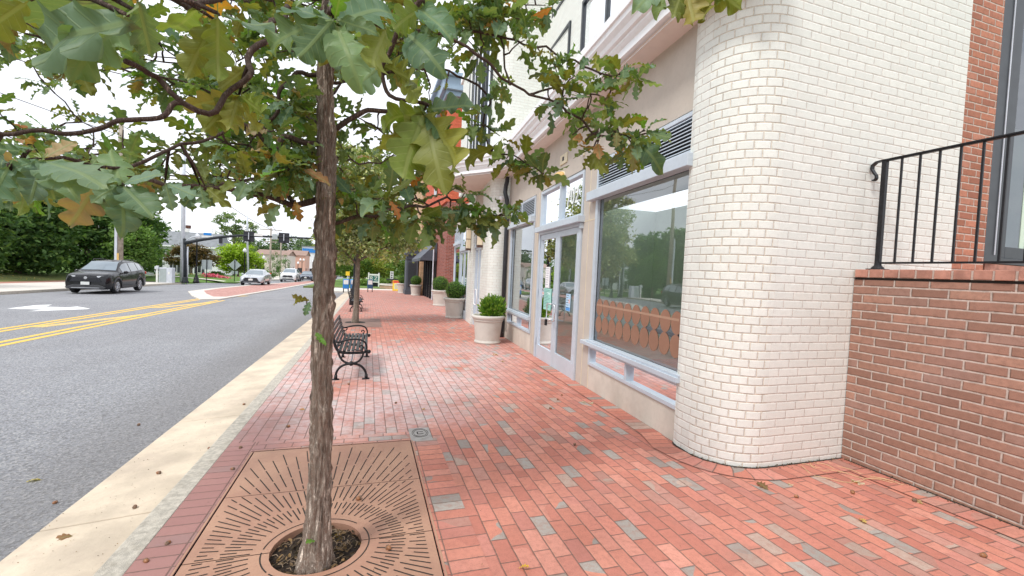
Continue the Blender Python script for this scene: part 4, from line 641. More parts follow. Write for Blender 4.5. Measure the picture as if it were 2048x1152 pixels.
# interior seen through the glass
b=MB(); b.box(4.2,4.3,3.3,11.0,-.3,3.4); b.box(.15,4.2,10.85,10.95,-.3,3.4); b.box(.35,4.2,3.32,3.40,-.3,3.4); b.box(1.9,4.2,5.75,5.83,-.3,3.4); b.build('interior_wall',M_GREENW,B)
b=MB(); b.box(.142,4.2,3.41,10.84,-.20,-.12); b.build('interior_floor',M_INTF,B)
b=MB(); b.box(.142,2.7,3.41,10.84,3.3,3.38); b.build('interior_ceiling',M_INTC,B)  # stops short of the back wall; unseen gap added to let sky light in
b=MB(); b.box(2.6,3.4,5.70,5.745,-.1,2.1); b.box(1.9,1.98,5.68,5.745,-.1,2.3); b.build('inner_door',M_DOORW,B)
b=MB(); b.box(.7,1.3,3.9,5.3,.80,.86); b.box(.75,.8,4.0,4.05,-.1,.8); b.box(1.2,1.25,5.2,5.25,-.1,.8); b.build('counter',M_DOORW,B)
# far rounded pillar with its door bay, and the pier
Fp=[(3.45,11.10)]+[(3.45,11.10)]+arc(3.31,11.42,.32,270,186,10)
b=wallstrip('x',[(4.4,11.10)]+arc(3.31,11.42,.32,270,186,10)+[(3.07,12.45)],-.35,9.3,M_WBRICK); b.build('pillar',M_WBRICK,B,recalc=False)
b=wallstrip('x',[(3.07,12.45),(3.30,12.47)],-.35,9.3,M_WBRICK); 
P=[(3.30,13.93),(3.17,13.92),(3.26,15.12),(3.42,15.12)]; b2=wallstrip('x',P,-.4,9.3,M_WBRICK); off=len(b.v); b.v+=b2.v
for f,uv in zip(b2.f,b2.uv): b.face([i+off for i in f],uv)
b.build('pier',M_WBRICK,B,recalc=False)
def bay(y0,y1,xo,kind):
    e=empty('shop_door',(0,0,0)); e.parent=B
    b=MB(); x=xo; 
    if kind=='door':
        frame(b,y0,y1,-.35,2.25,.07,x-.02,x+.06,mull=((y0+y1)/2,)); b.box(x-.06,x+.05,y0-.03,y1+.03,2.25,2.36); frame(b,y0,y1,2.36,3.3,.06,x-.02,x+.06); b.box(x-.01,x+.03,y0+.05,y1-.05,-.35,.05)
    else:
        frame(b,y0,y1,.1,2.55,.07,x-.02,x+.06); b.box(x-.07,x+.05,y0-.03,y1+.03,2.55,2.66); frame(b,y0,y1,2.66,3.3,.06,x-.02,x+.06); b.box(x,x+.08,y0,y1,-.4,.1)
        for k in range(8): b.box(x-.01,x+.03,y0+.06,y1-.06,2.74+k*.065,2.77+k*.065)
    b.build('door_frame',M_ALU,e,bevel=.003)
    b=MB(); b.poly([(x+.02,y0+.05,-.3),(x+.02,y1-.05,-.3),(x+.02,y1-.05,2.25),(x+.02,y0+.05,2.25)]); b.poly([(x+.02,y0+.05,2.4),(x+.02,y1-.05,2.4),(x+.02,y1-.05,3.28),(x+.02,y0+.05,3.28)]); b.build('pane',M_GLASSD,e)
    if kind=='door':
        b=MB(); ym=(y0+y1)/2
        for s in (-1,1): b.tube([(x-.02,ym+s*.05,.95),(x-.09,ym+s*.05,.95),(x-.09,ym+s*.24,.93),(x-.09,ym+s*.24,.5),(x-.09,ym+s*.05,.48),(x-.02,ym+s*.05,.48)],.014,6)
        b.build('door_handle',M_TRIM,e,smooth=True)
    return e
bay(12.50,13.95,-.33,'door'); bay(15.2,17.2,-.40,'door'); bay(17.25,19.25,-.42,'window')
b=MB(); b.box(-.35,.1,12.45,19.4,3.3,4.0); b.box(-.1,.3,15.1,19.4,-.4,3.3); b.build('wall',M_STUCCO,B)
# cornice: moulded band swept along the front, flaring to a round canopy at the far pillar
path=[(3.25,3.1)]+arc(3.30,3.25,.83,232,192,8)+[(2.49,3.6),(2.60,5.2),(2.74,7.3),(2.86,9.0),(2.88,9.6),(2.83,10.1),(2.68,10.55),(2.42,10.9),(2.15,11.25),(1.97,11.75),(1.90,12.35),(1.97,13.0),(2.18,13.5),(2.55,13.9),(3.0,14.15),(3.5,14.2)]
# smooth the flare
def cr(P,k=4):
    out=[]
    for i in range(len(P)-1):
        p0,p1,p2,p3=[Vector(P[max(0,min(len(P)-1,j))]) for j in (i-1,i,i+1,i+2)]
        for s in range(k):
            t=s/k; v=.5*((2*p1)+(-p0+p2)*t+(2*p0-5*p1+4*p2-p3)*t*t+(-p0+3*p1-3*p2+p3)*t**3); out.append((v.x,v.y))
    out.append(tuple(P[-1])); return out
cpath=path[:10]+cr(path[10:],4)
prof=[(-.13,3.955),(-.13,3.985),(-.06,3.99),(-.06,4.07),(-.045,4.085),(-.02,4.12),(-.02,4.145),(.015,4.155),(.03,4.20),(.075,4.25),(.08,4.30),(.105,4.31),(.11,4.40),(.06,4.43),(-.20,4.45)]
def sweep(path,prof,name,mat,parent):
    b=MB(); m=len(prof); N_=len(path)
    for i,p in enumerate(path):
        a=Vector(path[max(i-1,0)]); c=Vector(path[min(i+1,N_-1)]); d=(c-a).normalized(); nn=Vector((-d.y,d.x))
        
        for o_,z in prof:
            q=Vector(p)+nn*o_; l=LP(q.x,q.y); b.v.append((l[0],l[1],z))
    for i in range(N_-1):
        for k in range(m-1): q=i*m+k; b.face((q,q+1,q+m+1,q+m))
    return b.build(name,mat,parent)
sweep(cpath,prof,'cornice',M_TRIM,B)
b=MB()      # soffit and top between the band and the wall
inner=[LP(5.6,3.2)]+[LP(3.5,3.2)]*9+[LP(3.1,3.7)]
ins=[]
for i,p in enumerate(cpath):
    q=Vector(p); l=LP(q.x,q.y); a=Vector(cpath[max(i-1,0)]); c=Vector(cpath[min(i+1,len(cpath)-1)]); d=(c-a).normalized(); nn=Vector((d.y,-d.x)); q2=Vector(p)-Vector((-d.y,d.x))*.11
    ins.append(LP(q2.x,q2.y))
for z,mt in ((3.97,0),(4.44,1)):
    b.mat(mt)
    for i in range(len(cpath)-1):
        a,c=ins[i],ins[i+1]
        if i<9: ia=LP(max(cpath[i][0],3.4),3.3); ic=LP(max(cpath[i+1][0],3.4),3.3)
        else:
            ia=(.95 if z>4 else .10,a[1]); ic=(.95 if z>4 else .10,c[1])
        b.poly([(a[0],a[1],z),(c[0],c[1],z),(ic[0],ic[1],z),(ia[0],ia[1],z)])
b.build('soffit',[M_SOFF,M_TRIM],B,recalc=False)
# upper storeys
b=wallstrip('x',[(3.9,3.3),(3.98,5.0),(4.23,11.4)],4.45,9.2,M_WBRICK)
b.build('upper_wall',M_WBRICK,B,recalc=False)
b=wallstrip('x',[(4.9,10.98)]+arc(3.38,11.28,.30,270,186,8)+[(3.14,13.0),(3.32,17.6),(5.5,17.7)],4.45,9.0,M_WBRICK); b.build('upper_bay_wall',M_WBRICK,B,recalc=False)
b=MB(); b.prism([LP(*p) for p in [(2.98,10.85),(5.2,10.85),(5.2,17.9),(3.27,17.9)]],9.0,9.22); b.build('parapet',M_TRIM,B,bevel=.02)
b=MB(); b.prism([LP(*p) for p in [(3.7,3.2),(5.6,3.2),(5.6,11),(4.1,11)]],9.2,9.4); b.build('parapet',M_TRIM,B,bevel=.02)
def upwin(y0,y1,z0,z1,x=.86,mull=None):
    f=MB(); frame(f,y0,y1,z0,z1,.07,x-.04,x+.08,mull=(mull,) if mull else ()); o=f.build('upper_window',M_CHAR,B)
    g=MB(); g.poly([(x-.0,y0+.05,z0+.05),(x-.0,y1-.05,z0+.05),(x-.0,y1-.05,z1-.05),(x-.0,y0+.05,z1-.05)]); g.build('pane',M_GLASSD,o)
    c=MB(); k=int((y1-y0)/.09)
    for i in range(k): 
        y=y0+.07+i*(y1-y0-.14)/k; c.poly([(x+.03+.012*(i%2),y,z0+.06),(x+.03+.012*((i+1)%2),y+(y1-y0-.14)/k,z0+.06),(x+.03+.012*((i+1)%2),y+(y1-y0-.14)/k,z1-.06),(x+.03+.012*(i%2),y,z1-.06)])
    c.build('curtain',M_PAPER,o,recalc=False)
upwin(6.35,8.65,5.75,7.25,mull=7.45); upwin(9.35,10.7,5.55,7.25); upwin(3.6,5.6,5.75,7.25,mull=4.6)
upwin(9.3,10.7,8.0,9.0)
for y0 in (11.75,13.1,14.5,15.9): upwin(y0,y0+.8,4.9,8.6,-.46)
# lanterns and vertical house numbers on the pillar and the pier
for (y,lab,num) in ((12.28,'tall glowing brass wall lantern on the far rounded pillar','703'),(14.55,'tall glowing brass wall lantern on the narrow pier','704')):
    L=empty('wall_lantern',FR@Vector((-.44,y,2.26)),lab,'lantern','tall wall lanterns by the far doors',rot=-TH)
    b=MB(); b.box(-.14,.0,-.09,.09,0,.95); b.build('lantern_body',simple('amber_glass',(.80,.68,.50),.4,0,.05,6,.05),L,bevel=.01)
    b=MB(); b.box(-.15,.0,-.10,.10,-.06,0); b.box(-.15,.0,-.10,.10,.95,1.0); b.box(-.15,.01,.092,.11,-.03,.98)
    for z in (.3,.62): b.box(-.145,.0,-.094,.094,z,z+.02)
    b.build('lantern_frame',simple('bronze',(.10,.05,.035),.5,.3,.1,6,0),L)
for y,x in ((12.15,-.45),(14.3,-.455)):
    for k,ch in enumerate('700' if y<13 else '708'):
        text('house_number',ch,.30,Matrix(((0,0,-1,x),(-1,0,0,y),(0,1,0,2.0-k*.27),(0,0,0,1))),NUMF,B)
sensor=empty('pillar_spotlight',FR@Vector((-.45+.45,11.05,3.45)),'small grey spotlight on the far rounded pillar under the cornice','spotlight',rot=-TH)
b=MB(); b.cyl((-.08,0,0),(-.26,-.08,-.03),.05,.06,10); b.build('spotlight_head',M_TRIM,sensor,smooth=True); b=MB(); b.box(-.1,0,-.05,.05,-.05,.05); b.build('bracket',M_GALV,sensor)
# edge courses beside the building
fp=[(FR@Vector((0,y,0))) for y in (11.0,9,7,5.2,3.75)]
slantcourse([(p.x,p.y) for p in fp]+[(2.80,3.40)]+arc(3.26,3.27,Rc+.01,186,270,8)+[(4.19,2.83)],-.225)
slantcourse([(4.18,2.62),(4.18,-1.5)],-.225)
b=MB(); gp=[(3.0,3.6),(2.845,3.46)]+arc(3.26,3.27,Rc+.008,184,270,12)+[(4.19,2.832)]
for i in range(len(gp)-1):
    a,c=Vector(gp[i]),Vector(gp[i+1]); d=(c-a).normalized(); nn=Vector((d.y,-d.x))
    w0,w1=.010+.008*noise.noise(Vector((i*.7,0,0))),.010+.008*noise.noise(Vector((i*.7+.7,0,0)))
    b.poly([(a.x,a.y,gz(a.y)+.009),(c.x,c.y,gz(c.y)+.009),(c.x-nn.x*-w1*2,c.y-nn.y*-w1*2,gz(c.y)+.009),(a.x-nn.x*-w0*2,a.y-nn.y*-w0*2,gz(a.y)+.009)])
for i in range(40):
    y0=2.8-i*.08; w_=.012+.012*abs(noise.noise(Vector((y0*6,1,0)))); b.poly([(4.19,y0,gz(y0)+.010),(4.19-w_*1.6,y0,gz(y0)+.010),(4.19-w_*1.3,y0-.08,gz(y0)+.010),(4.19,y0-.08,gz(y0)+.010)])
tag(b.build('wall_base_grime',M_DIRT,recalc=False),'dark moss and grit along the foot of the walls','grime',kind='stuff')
# ------------------------------------------------------------ raised entrance next door: brown retaining wall, cap, railing, pier, door
RW=empty('retaining_wall',(4.19,0,0),'brown brick retaining wall with a red brick cap under the railing','wall')
b=MB(); b.quad((0,2.835,-.2),(0,-2.5,-.2),(0,-2.5,1.605),(0,2.835,1.605),[(0.04,-.2),(5.335+.04,-.2),(5.375,1.605),(.04,1.605)]); b.build('wall_face',M_BROWN,RW,recalc=False)
b=MB(); b.box(.004,.34,-2.5,2.835,-.2,1.60); b.build('wall_core',M_DIRT,RW)
b=MB(); y=2.828
while y>-2.4:
    b.box(-.018+random.uniform(-.003,.003),.235,y-.110,y-.010,1.628+random.uniform(-.002,.002),1.697+random.uniform(-.002,.002)); y-=.1165
b.build('cap_brick',M_CAPB,RW,bevel=.004)
b=MB(); b.box(-.008,.23,-2.5,2.832,1.626,1.692); b.build('cap_mortar',M_MORT,RW)
b=MB(); b.box(.008,.22,-2.5,2.832,1.606,1.622); b.build('cap_joint',M_DIRT,RW)
TL=empty('terrace',(4.43,0,0),'paved brick landing behind the railing','terrace'); b=MB(); b.box(0,2.6,-2.5,2.83,1.2,1.70,True); b.build('paving',M_REDB,TL)
RL=empty('railing',(4.30,0,0),'black wrought iron railing with a scrolled end on top of the brown wall','railing')
for yp in (2.70,.62): b=MB(); b.box(-.019,.019,yp,yp+.038,1.72,2.66); b.build('post',M_BLACK,RL,bevel=.003)
b=MB(); b.box(-.06,.06,2.66,2.78,1.700,1.708); b.lathe([(.05,.0),(.045,.012),(.028,.03),(.024,.055),(.022,.07)],(0,2.719,1.708),12); b.build('post_foot',M_BLACK,RL)
b=MB(); b.box(-.022,.022,-2.4,2.745,2.662,2.674); b.box(-.016,.016,-2.4,2.738,2.654,2.662); b.build('top_rail',M_BLACK,RL,bevel=.002)
b=MB(); 
pts=[(0,2.742,2.668),(0,2.79,2.664),(0,2.822,2.64),(0,2.825,2.61),(0,2.805,2.575),(0,2.785,2.545),(0,2.782,2.52),(0,2.795,2.505),(0,2.812,2.506)]
for i in range(len(pts)-1):
    a,c=Vector(pts[i]),Vector(pts[i+1]); d=(c-a).normalized(); nn=d.cross(Vector((1,0,0)))*.006
    t0=.02 if i<5 else .017
    P=[a-nn+Vector((-t0,0,0)),a-nn+Vector((t0,0,0)),c-nn+Vector((t0,0,0)),c-nn+Vector((-t0,0,0))]; Q=[p+nn*2 for p in P]
    n=len(b.v); b.v+=[tuple(p) for p in P+Q]
    for f in [(0,1,2,3),(4,7,6,5),(0,4,5,1),(1,5,6,2),(2,6,7,3),(3,7,4,0)]: b.face([n+k for k in f])
b.build('scroll',M_BLACK,RL)
b=MB(); b.box(-.010,.010,-2.4,2.702,1.752,1.768); b.build('bottom_rail',M_BLACK,RL)
yb=2.59
while yb>-2.3:
    b=MB(); b.box(-.007,.007,yb-.007,yb+.007,1.768,2.656); b.build('baluster',M_BLACK,RL); yb-=.132
NH=empty('red_brick_house',(5.56,2.84,0),'red brick house front with a tall dark framed window behind the railing','house')
b=MB(); b.quad((0,.03,1.5),(.57,.03,1.5),(.57,.03,9),(0,.03,9),[(0,1.5),(.57,1.5),(.57,9),(0,9)]); b.quad((.57,.03,1.5),(.57,.30,1.5),(.57,.30,9),(.57,.03,9),[(.57,1.5),(.84,1.5),(.84,9),(.57,9)])
b.quad((.57,.16,1.5),(4,.16,1.5),(4,.16,1.86),(.57,.16,1.86),[(0,1.5),(3.4,1.5),(3.4,1.86),(0,1.86)]); b.build('wall',M_REDB,NH,recalc=False)
b=MB(); z=1.7
while z<7: 
    w_=random.uniform(.006,.014); b.box(-.004,w_,.02,.027,z,z+.05); z+=.05
b.build('mortar_smear',M_MORT,NH)
b=MB(); b.box(.575,.86,.06,.28,1.862,8.5); b.box(.86,4,.10,.25,1.862,1.93); b.build('window_frame',M_CHAR,NH,bevel=.004)
b=MB(); b.box(.862,1.13,.12,.22,1.932,8.5); b.box(1.13,4,.12,.22,1.932,2.06); b.build('sash',M_CHAR,NH,bevel=.004)
b=MB(); b.cyl((.80,.052,1.95),(.80,.052,8),.006,n=6); b.build('cable',M_GALV,NH)
b=MB(); b.poly([(1.0,.17,2.06),(4,.17,2.06),(4,.17,8.5),(1.0,.17,8.5)]); b.build('pane',M_GLASSD,NH)
b=MB(); b.box(.80,4,.5,.55,1.9,8.5); b.build('curtain',M_DKBLUE,NH)
b=MB(); b.box(.722,4,.085,.10,1.70,1.855); b.build('sill',M_CAPB,NH)
# ------------------------------------------------------------ main tree: grate, mulch, trunk, limbs, leaves
GR=empty('tree_grate',(-.227,2.575,gz(2.575)),'large rusty cast iron tree grate with sunburst slots around the near oak','tree grate')
hw,hl=.636,1.49
def gzl(y): return -G*y+.006
def inslot(): pass
b=MB()
def gpanel(b,y0,y1,z=0):
    # panel outline minus the round hole, as a fan of strips in x
    n=56; R=.235
    xs=[-hw+.003+(2*hw-.006)*i/n for i in range(n+1)]
    xs=sorted(set(xs+[-R,R]))
    for i in range(len(xs)-1):
        xa,xb=xs[i],xs[i+1]
        def seg(x):
            if abs(x)>=R-1e-6: return None
            return math.sqrt(R*R-x*x)
        ha,hb=seg(xa),seg(xb)
        if ha is None and hb is None or (abs(xa)>=R-1e-6 and abs(xb)>=R-1e-6): spans=[(y0,y1,y0,y1)]
        else:
            ha=ha or 0; hb=hb or 0
            if y0>=0: spans=[(max(y0,ha) if y0<R else y0,y1,max(y0,hb) if y0<R else y0,y1)]
            else: spans=[(y0,min(y1,-ha) if y1>-R else y1,y0,min(y1,-hb) if y1>-R else y1)]
        for a0,a1,c0,c1 in spans:
            b.poly([(xa,a0,gzl(a0)+z),(xb,c0,gzl(c0)+z),(xb,c1,gzl(c1)+z),(xa,a1,gzl(a1)+z)])
yy=[-1.487,-.693,-.003,.003,.693,1.487]
for a,c in ((-1.485,-.703),(-.697,-.003),(.003,.697),(.703,1.485)): gpanel(b,a,c)
b.build('grate_plate',M_RUST,GR,recalc=False)
b=MB(); rim=[]
for k in range(48):
    a=2*PI*k/48; c=2*PI*(k+1)/48; R=.235
    p=(R*math.cos(a),R*math.sin(a)); q=(R*math.cos(c),R*math.sin(c))
    b.poly([(p[0],p[1],gzl(p[1])),(q[0],q[1],gzl(q[1])),(q[0],q[1],gzl(q[1])-.04),(p[0],p[1],gzl(p[1])-.04)])
b.build('hole_rim',M_RUST,GR,recalc=False)
b=MB()
def bar(b,x0,y0,x1,y1,wd,z=.0015):
    d=Vector((x1-x0,y1-y0)); 
    if d.length<.004: return
    d.normalize(); n=Vector((-d.y,d.x))*wd/2
    b.poly([(x0-n.x,y0-n.y,gzl(y0)+z),(x1-n.x,y1-n.y,gzl(y1)+z),(x1+n.x,y1+n.y,gzl(y1)+z),(x0+n.x,y0+n.y,gzl(y0)+z)])
nr=100
for k in range(nr):
    a=2*PI*(k+.5)/nr; ca,sa=math.cos(a),math.sin(a)
    rmax=min((hw-.05)/abs(ca) if abs(ca)>1e-3 else 9,(hl-.07)/abs(sa) if abs(sa)>1e-3 else 9)
    segs=[(.33,.47),(.50,.70),(.73,.93),(.96,1.17),(1.20,1.43)] if k%2 else [(.40,.48),(.54,.79),(.82,1.05),(1.08,1.34)]
    for r0_,r1_ in segs:
        r1_=min(r1_,rmax)
        if r1_-r0_<.03: continue
        y0,y1=r0_*sa,r1_*sa
        if any((y0-s)*(y1-s)<0 for s in (-.7,.7)):      # stop short of the seams
            s=.7 if y0>0 else -.7; f=(s-y0)/(y1-y0); rs=r0_+(r1_-r0_)*f
            for (p,q) in ((r0_,rs-.02),(rs+.02,r1_)):
                if q-p>.03: bar(b,p*ca,p*sa,q*ca,q*sa,.0075)
        else: bar(b,r0_*ca,y0,r1_*ca,y1,.0075)
for a0 in (8,62,118,172-20,188+10,242,298,335):
    for t in range(8):
        a=math.radians(a0-20+t*5); c=math.radians(a0-20+(t+1)*5); bar(b,.275*math.cos(a),.275*math.sin(a),.275*math.cos(c),.275*math.sin(c),.007)
b.build('slot',M_DIRT,GR,recalc=False)
b=MB(); 
for a,c in ((-1.488,0),(0,1.488)): gpanel(b,a,c,-.02)
b.build('grate_gap',M_DIRT,GR,recalc=False)
b=MB()
for xa,xb,ya,yb in ((-hw-.02,-hw-.008,-hl,hl),(hw+.008,hw+.02,-hl,hl),(-hw,hw,hl+.008,hl+.02)): b.poly([(xa,ya,gzl(ya)+.001),(xb,ya,gzl(ya)+.001),(xb,yb,gzl(yb)+.001),(xa,yb,gzl(yb)+.001)])
b.build('grate_frame',M_RUST,GR,recalc=False)
# soil in the pit with leaf litter and twigs (uncountable)
b=MB(); n=40
for j in range(n+1):
    for i in range(n+1):
        x=-.26+.52*i/n; y=-.26+.52*j/n; b.v.append((x-.227,y+2.575,gz(2.575+y)-.03+.02*noise.noise(Vector((x*14,y*14,0)))+.012*noise.noise(Vector((x*50,y*50,3)))))
for j in range(n):
    for i in range(n):
        q=j*(n+1)+i
        if math.hypot(-.26+.52*(i+.5)/n,-.26+.52*(j+.5)/n)<.25: b.face((q,q+1,q+n+2,q+n+1))
# the grate gap plate hides below; lift soil above it

o=b.build('tree_pit_soil',M_SOIL,smooth=True,recalc=False); tag(o,'dark soil in the round opening of the tree grate','soil',kind='stuff')
LITC=np.array([(.12,.08,.055),(.17,.11,.075),(.06,.042,.032),(.26,.17,.11),(.04,.03,.022)])
def litter(name,pts,size,label,tv=None,cat='leaf litter'):
    n=len(pts); ax=randaxes(n,size,1.2,.5); o=leafobj(name,LQ[0],LQ[1],np.array(pts),*ax,tints(n,LITC),M_LEAF); return tag(o,label,cat,kind='stuff')
P=[]
while len(P)<330:
    a=random.uniform(0,2*PI); r=.225*math.sqrt(random.random()); y=2.575+r*math.sin(a)
    P.append((-.227+r*math.cos(a),y,gz(y)-.022+random.uniform(0,.02)))
litter('leaf_litter',P,.024,'brown leaf scraps and mulch in the pit at the foot of the oak')
b=MB()
for k in range(110):
    a=random.uniform(0,2*PI); r=.21*math.sqrt(random.random()); x=-.227+r*math.cos(a); y=2.575+r*math.sin(a); z=gz(y)-.018+random.uniform(0,.02); t=random.uniform(0,PI); l=random.uniform(.02,.06)
    b.tube([(x,y,z),(x+l*.5*math.cos(t),y+l*.5*math.sin(t),z+.006),(x+l*math.cos(t+.4),y+l*math.sin(t+.4),z)],.0016,4)
tag(b.build('twig_scraps',simple('dry_straw',(.28,.20,.13),.8,0,.3,30,0)),'dry twig scraps and bark lying in the tree pit','twigs',kind='stuff')
OAK=empty('oak_tree',(-.225,2.44,gz(2.44)),'near oak tree with rough bark and wide lobed leaves, growing in the rusty grate','tree')
OX=Vector((-.225,2.44,gz(2.44)))
# trunk with ridged bark (world trunk leans a little)
b=MB(); NS,NR=72,330; ztop=3.35
knots=[(.22,1.62,.02),(2.6,1.32,.022),(1.1,1.05,.016),(-1.2,1.93,.02),(-.4,1.52,.014),(3.4,1.75,.018),(-1.9,1.42,.014),(.4,2.08,.02),(-1.5,.78,.008),(-.8,2.25,.016),(2.9,1.55,.022),(0.1,1.38,.022)]
for j in range(NR+1):
    z=-.06+(ztop+.06)*j/NR
    base=.0475+.026*math.exp(-max(z,0)/.10)+.014*math.exp(-max(z,0)/.5)-.010*sm(.6,2.6,z)-.022*sm(2.2,3.3,z)
    cx=.012*math.sin(z*1.7)+.006*math.sin(z*4.1); cy=.01*math.sin(z*1.3+1)
    for i in range(NS):
        a=2*PI*i/NS; ca,sa=math.cos(a),math.sin(a)
        q=Vector((ca*3.4,sa*3.4,z*4.5)); w_=noise.noise(q*.8)*.5
        rd=1-abs(noise.noise(Vector((ca*3.6+w_,sa*3.6+w_,z*3.6)))*2.0); rd2=1-abs(noise.noise(Vector((ca*8+w_,sa*8,z*10+5)))*2)
        r=base*(1+.03*noise.noise(Vector((ca,sa,z*2))))+.013*(rd**2)+.0065*rd2-.009+.003*noise.noise(Vector((ca*22,sa*22,z*34)))
        r+=.012*math.exp(-max(z,0)/.06)*max(0,math.sin(a*5+1))
        for ka,kz,kr in knots:
            da=(a-ka+PI)%(2*PI)-PI; d2=(da*base/.022)**2+((z-kz)/.026)**2
            if d2<9: r+=kr*.9*math.exp(-d2*.7)-kr*.9*math.exp(-d2*5)
        b.v.append((cx+r*ca,cy+r*sa,z))
for j in range(NR):
    for i in range(NS): b.face((j*NS+i,j*NS+(i+1)%NS,(j+1)*NS+(i+1)%NS,(j+1)*NS+i))
b.build('trunk',M_BARK,OAK,smooth=True,recalc=False)
# limbs
b=MB(); skel=[]
for r0_,r1_,pts in BR:
    P=[Vector(p) for p in pts]
    if len(P)>2:
        S=[]
        for i in range(len(P)-1):
            p0,p1,p2,p3=[P[max(0,min(len(P)-1,j))] for j in (i-1,i,i+1,i+2)]
            for s in range(5):
                t=s/5; S.append(.5*((2*p1)+(-p0+p2)*t+(2*p0-5*p1+4*p2-p3)*t*t+(-p0+3*p1-3*p2+p3)*t**3))
        S.append(P[-1])
    else: S=P
    S=[s+Vector((noise.noise(s*9),noise.noise(s*9+Vector((9,0,0))),noise.noise(s*9+Vector((0,9,0)))))*.035 for s in S]
    n=len(S); r0_*=.60; r1_*=.85; R=[(r0_+(r1_-r0_)*(i/(n-1))**.8)*(1+.12*noise.noise(S[i]*25)) for i in range(n)]
    b.tube([s-OX for s in S],R,9); skel+=S
SK=np.array([tuple(s) for s in skel])
# twigs from the limbs to every leaf rosette, and the rosettes
lobes=[]
def leaf_template(nst=21,seed=0,side=(1,1)):
    """lobed oak leaf along +x, length 1, petiole behind 0; returns verts, faces, uv"""
    rn=random.Random(seed); V=[];F=[];UV=[]
    nl=4.0+rn.uniform(-.3,.3); ph=rn.uniform(.05,.35)
    for i in range(nst):
        t=i/(nst-1); env=.262*(math.sin(PI*min(1,t**.82*.98+.02))**.75)*(.62+.62*t); env*= 1-.35*max(0,t-.85)/.15
        for s in (-1,1):
            l=abs(math.sin(PI*(t*nl+ph+.12*s))); l=min(1,l*1.15); wv=env*(.50+.62*l) if .04<t<.985 else .012
            sw=(-.03+.09*l)*wv*2 if .04<t<.985 else 0
            cup=.10*wv*2; mid=(t,0,-.22*(t-.35)**2*1.5+.02*math.sin(t*7+seed))
            e=(t+sw+.035,s*wv,mid[2]+cup*.9+.045*math.sin(t*nl*PI*2+s*1.7+seed)); m=(t+sw*.4+.015,s*wv*.5,mid[2]+cup*.65)
            if s==-1: row=[e,m,mid]
            else: row+= [m,e]
        V+=row; UV+=[(p[0],p[1]) for p in row]
    for i in range(nst-1):
        for k in range(4): q=i*5+k; F.append((q,q+5,q+6,q+1))
    n=len(V); V+=[(-.16,-.008,.02),(-.16,.008,.02),(.02,.008,0),(.02,-.008,0)]; UV+=[(0,0)]*4; F.append((n,n+1,n+2,n+3))
    return V,F,UV
TEMPL=[leaf_template(33,3),leaf_template(33,8),leaf_template(23,5)]
GREEN=[(.13,.215,.12),(.10,.18,.10),(.155,.245,.11),(.145,.235,.16),(.18,.26,.09),(.095,.165,.07),(.18,.275,.165)]
OLIV=[(.17,.20,.055),(.20,.215,.06),(.15,.185,.05),(.21,.19,.07)]
ORNG=[(.45,.17,.055),(.38,.20,.09),(.50,.26,.07)]
def tintof(tone):
    if tone==0: c=random.choice(GREEN)
    elif tone==1: c=random.choice(OLIV+[(.14,.20,.05)])
    elif tone==2: c=random.choice(ORNG)
    elif tone==3: c=(.14,.30,.05)
    else: c=(.33,.24,.13)
    k=random.uniform(.8,1.2); return tuple(x*k for x in c)
bufs=[[],[],[]]     # per template: (pos,bx,by,bz,tint)
CAMP=Vector((0,0,1.53))
def addleaf(base,dirv,L,up,tone,ti=None):
    d=dirv.normalized(); n=(up-d*up.dot(d))
    if n.length<1e-3: n=Vector((0,0,1))
    n.normalize(); s=n.cross(d)
    wd=random.uniform(.85,1.12)
    bufs[random.randrange(3) if ti is None else ti].append((base+d*L*.14,d*L,s*L*wd,n*L*random.uniform(.5,2.3)*random.choice([1,1,1,-.6]),tintof(tone)))
CL+= [[-.2+1.7*a,2.6+1.6*b_,3.05+.9*abs(c_),7,.15] for a,b_,c_ in np.random.uniform(-1,1,(46,3)).tolist() if a*a+b_*b_<1 and a<.75]
CL.sort(key=lambda q:float(((SK-np.array(q[:3]))**2).sum(1).min()))
for i,(x,y,z,n,size) in enumerate(CL):
    c=Vector((x,y,z)); dd=((SK-np.array([x,y,z]))**2).sum(1); sp=Vector(SK[int(dd.argmin())]); ln=(c-sp).length
    out=(c-sp).normalized() if ln>.02 else Vector((random.uniform(-1,1),random.uniform(-1,1),.2)).normalized()
    mid=(c+sp)/2+Vector((random.uniform(-.12,.12),random.uniform(-.12,.12),random.uniform(-.06,.10)))*ln
    q1=sp.lerp(mid,.5)+Vector((random.uniform(-.05,.05),random.uniform(-.05,.05),random.uniform(-.05,.05)))*ln; q2=mid.lerp(c,.5)+Vector((random.uniform(-.06,.06),random.uniform(-.06,.06),random.uniform(-.05,.05)))*ln
    b.tube([sp-OX,q1-OX,mid-OX,q2-OX,c-OX],[.0055,.005,.0042,.0035,.0025],5); SK=np.vstack([SK,[tuple(q1),tuple(mid),tuple(q2)]])
    n=int(n*1.35)
    for k in range(n):
        a=2*PI*(k+random.uniform(-.3,.3))/n
        p1=out.cross(Vector((0,0,1))); p1=p1.normalized() if p1.length>.1 else Vector((1,0,0)); p2=p1.cross(out)
        d=out*random.uniform(.1,.7)+p1*math.cos(a)+p2*math.sin(a)*.6+Vector((0,0,random.uniform(-.55,.05)))
        up=Vector((random.uniform(-.45,.45),random.uniform(-.45,.45),1))+out*.2
        L=size*random.uniform(.65,1.2); off=out*random.uniform(-.05,.03)
        tone=random.choices([0,1,2,3,4],[.64,.27,.015,.055,.02])[0]
        addleaf(c+off,d,L,up,tone)
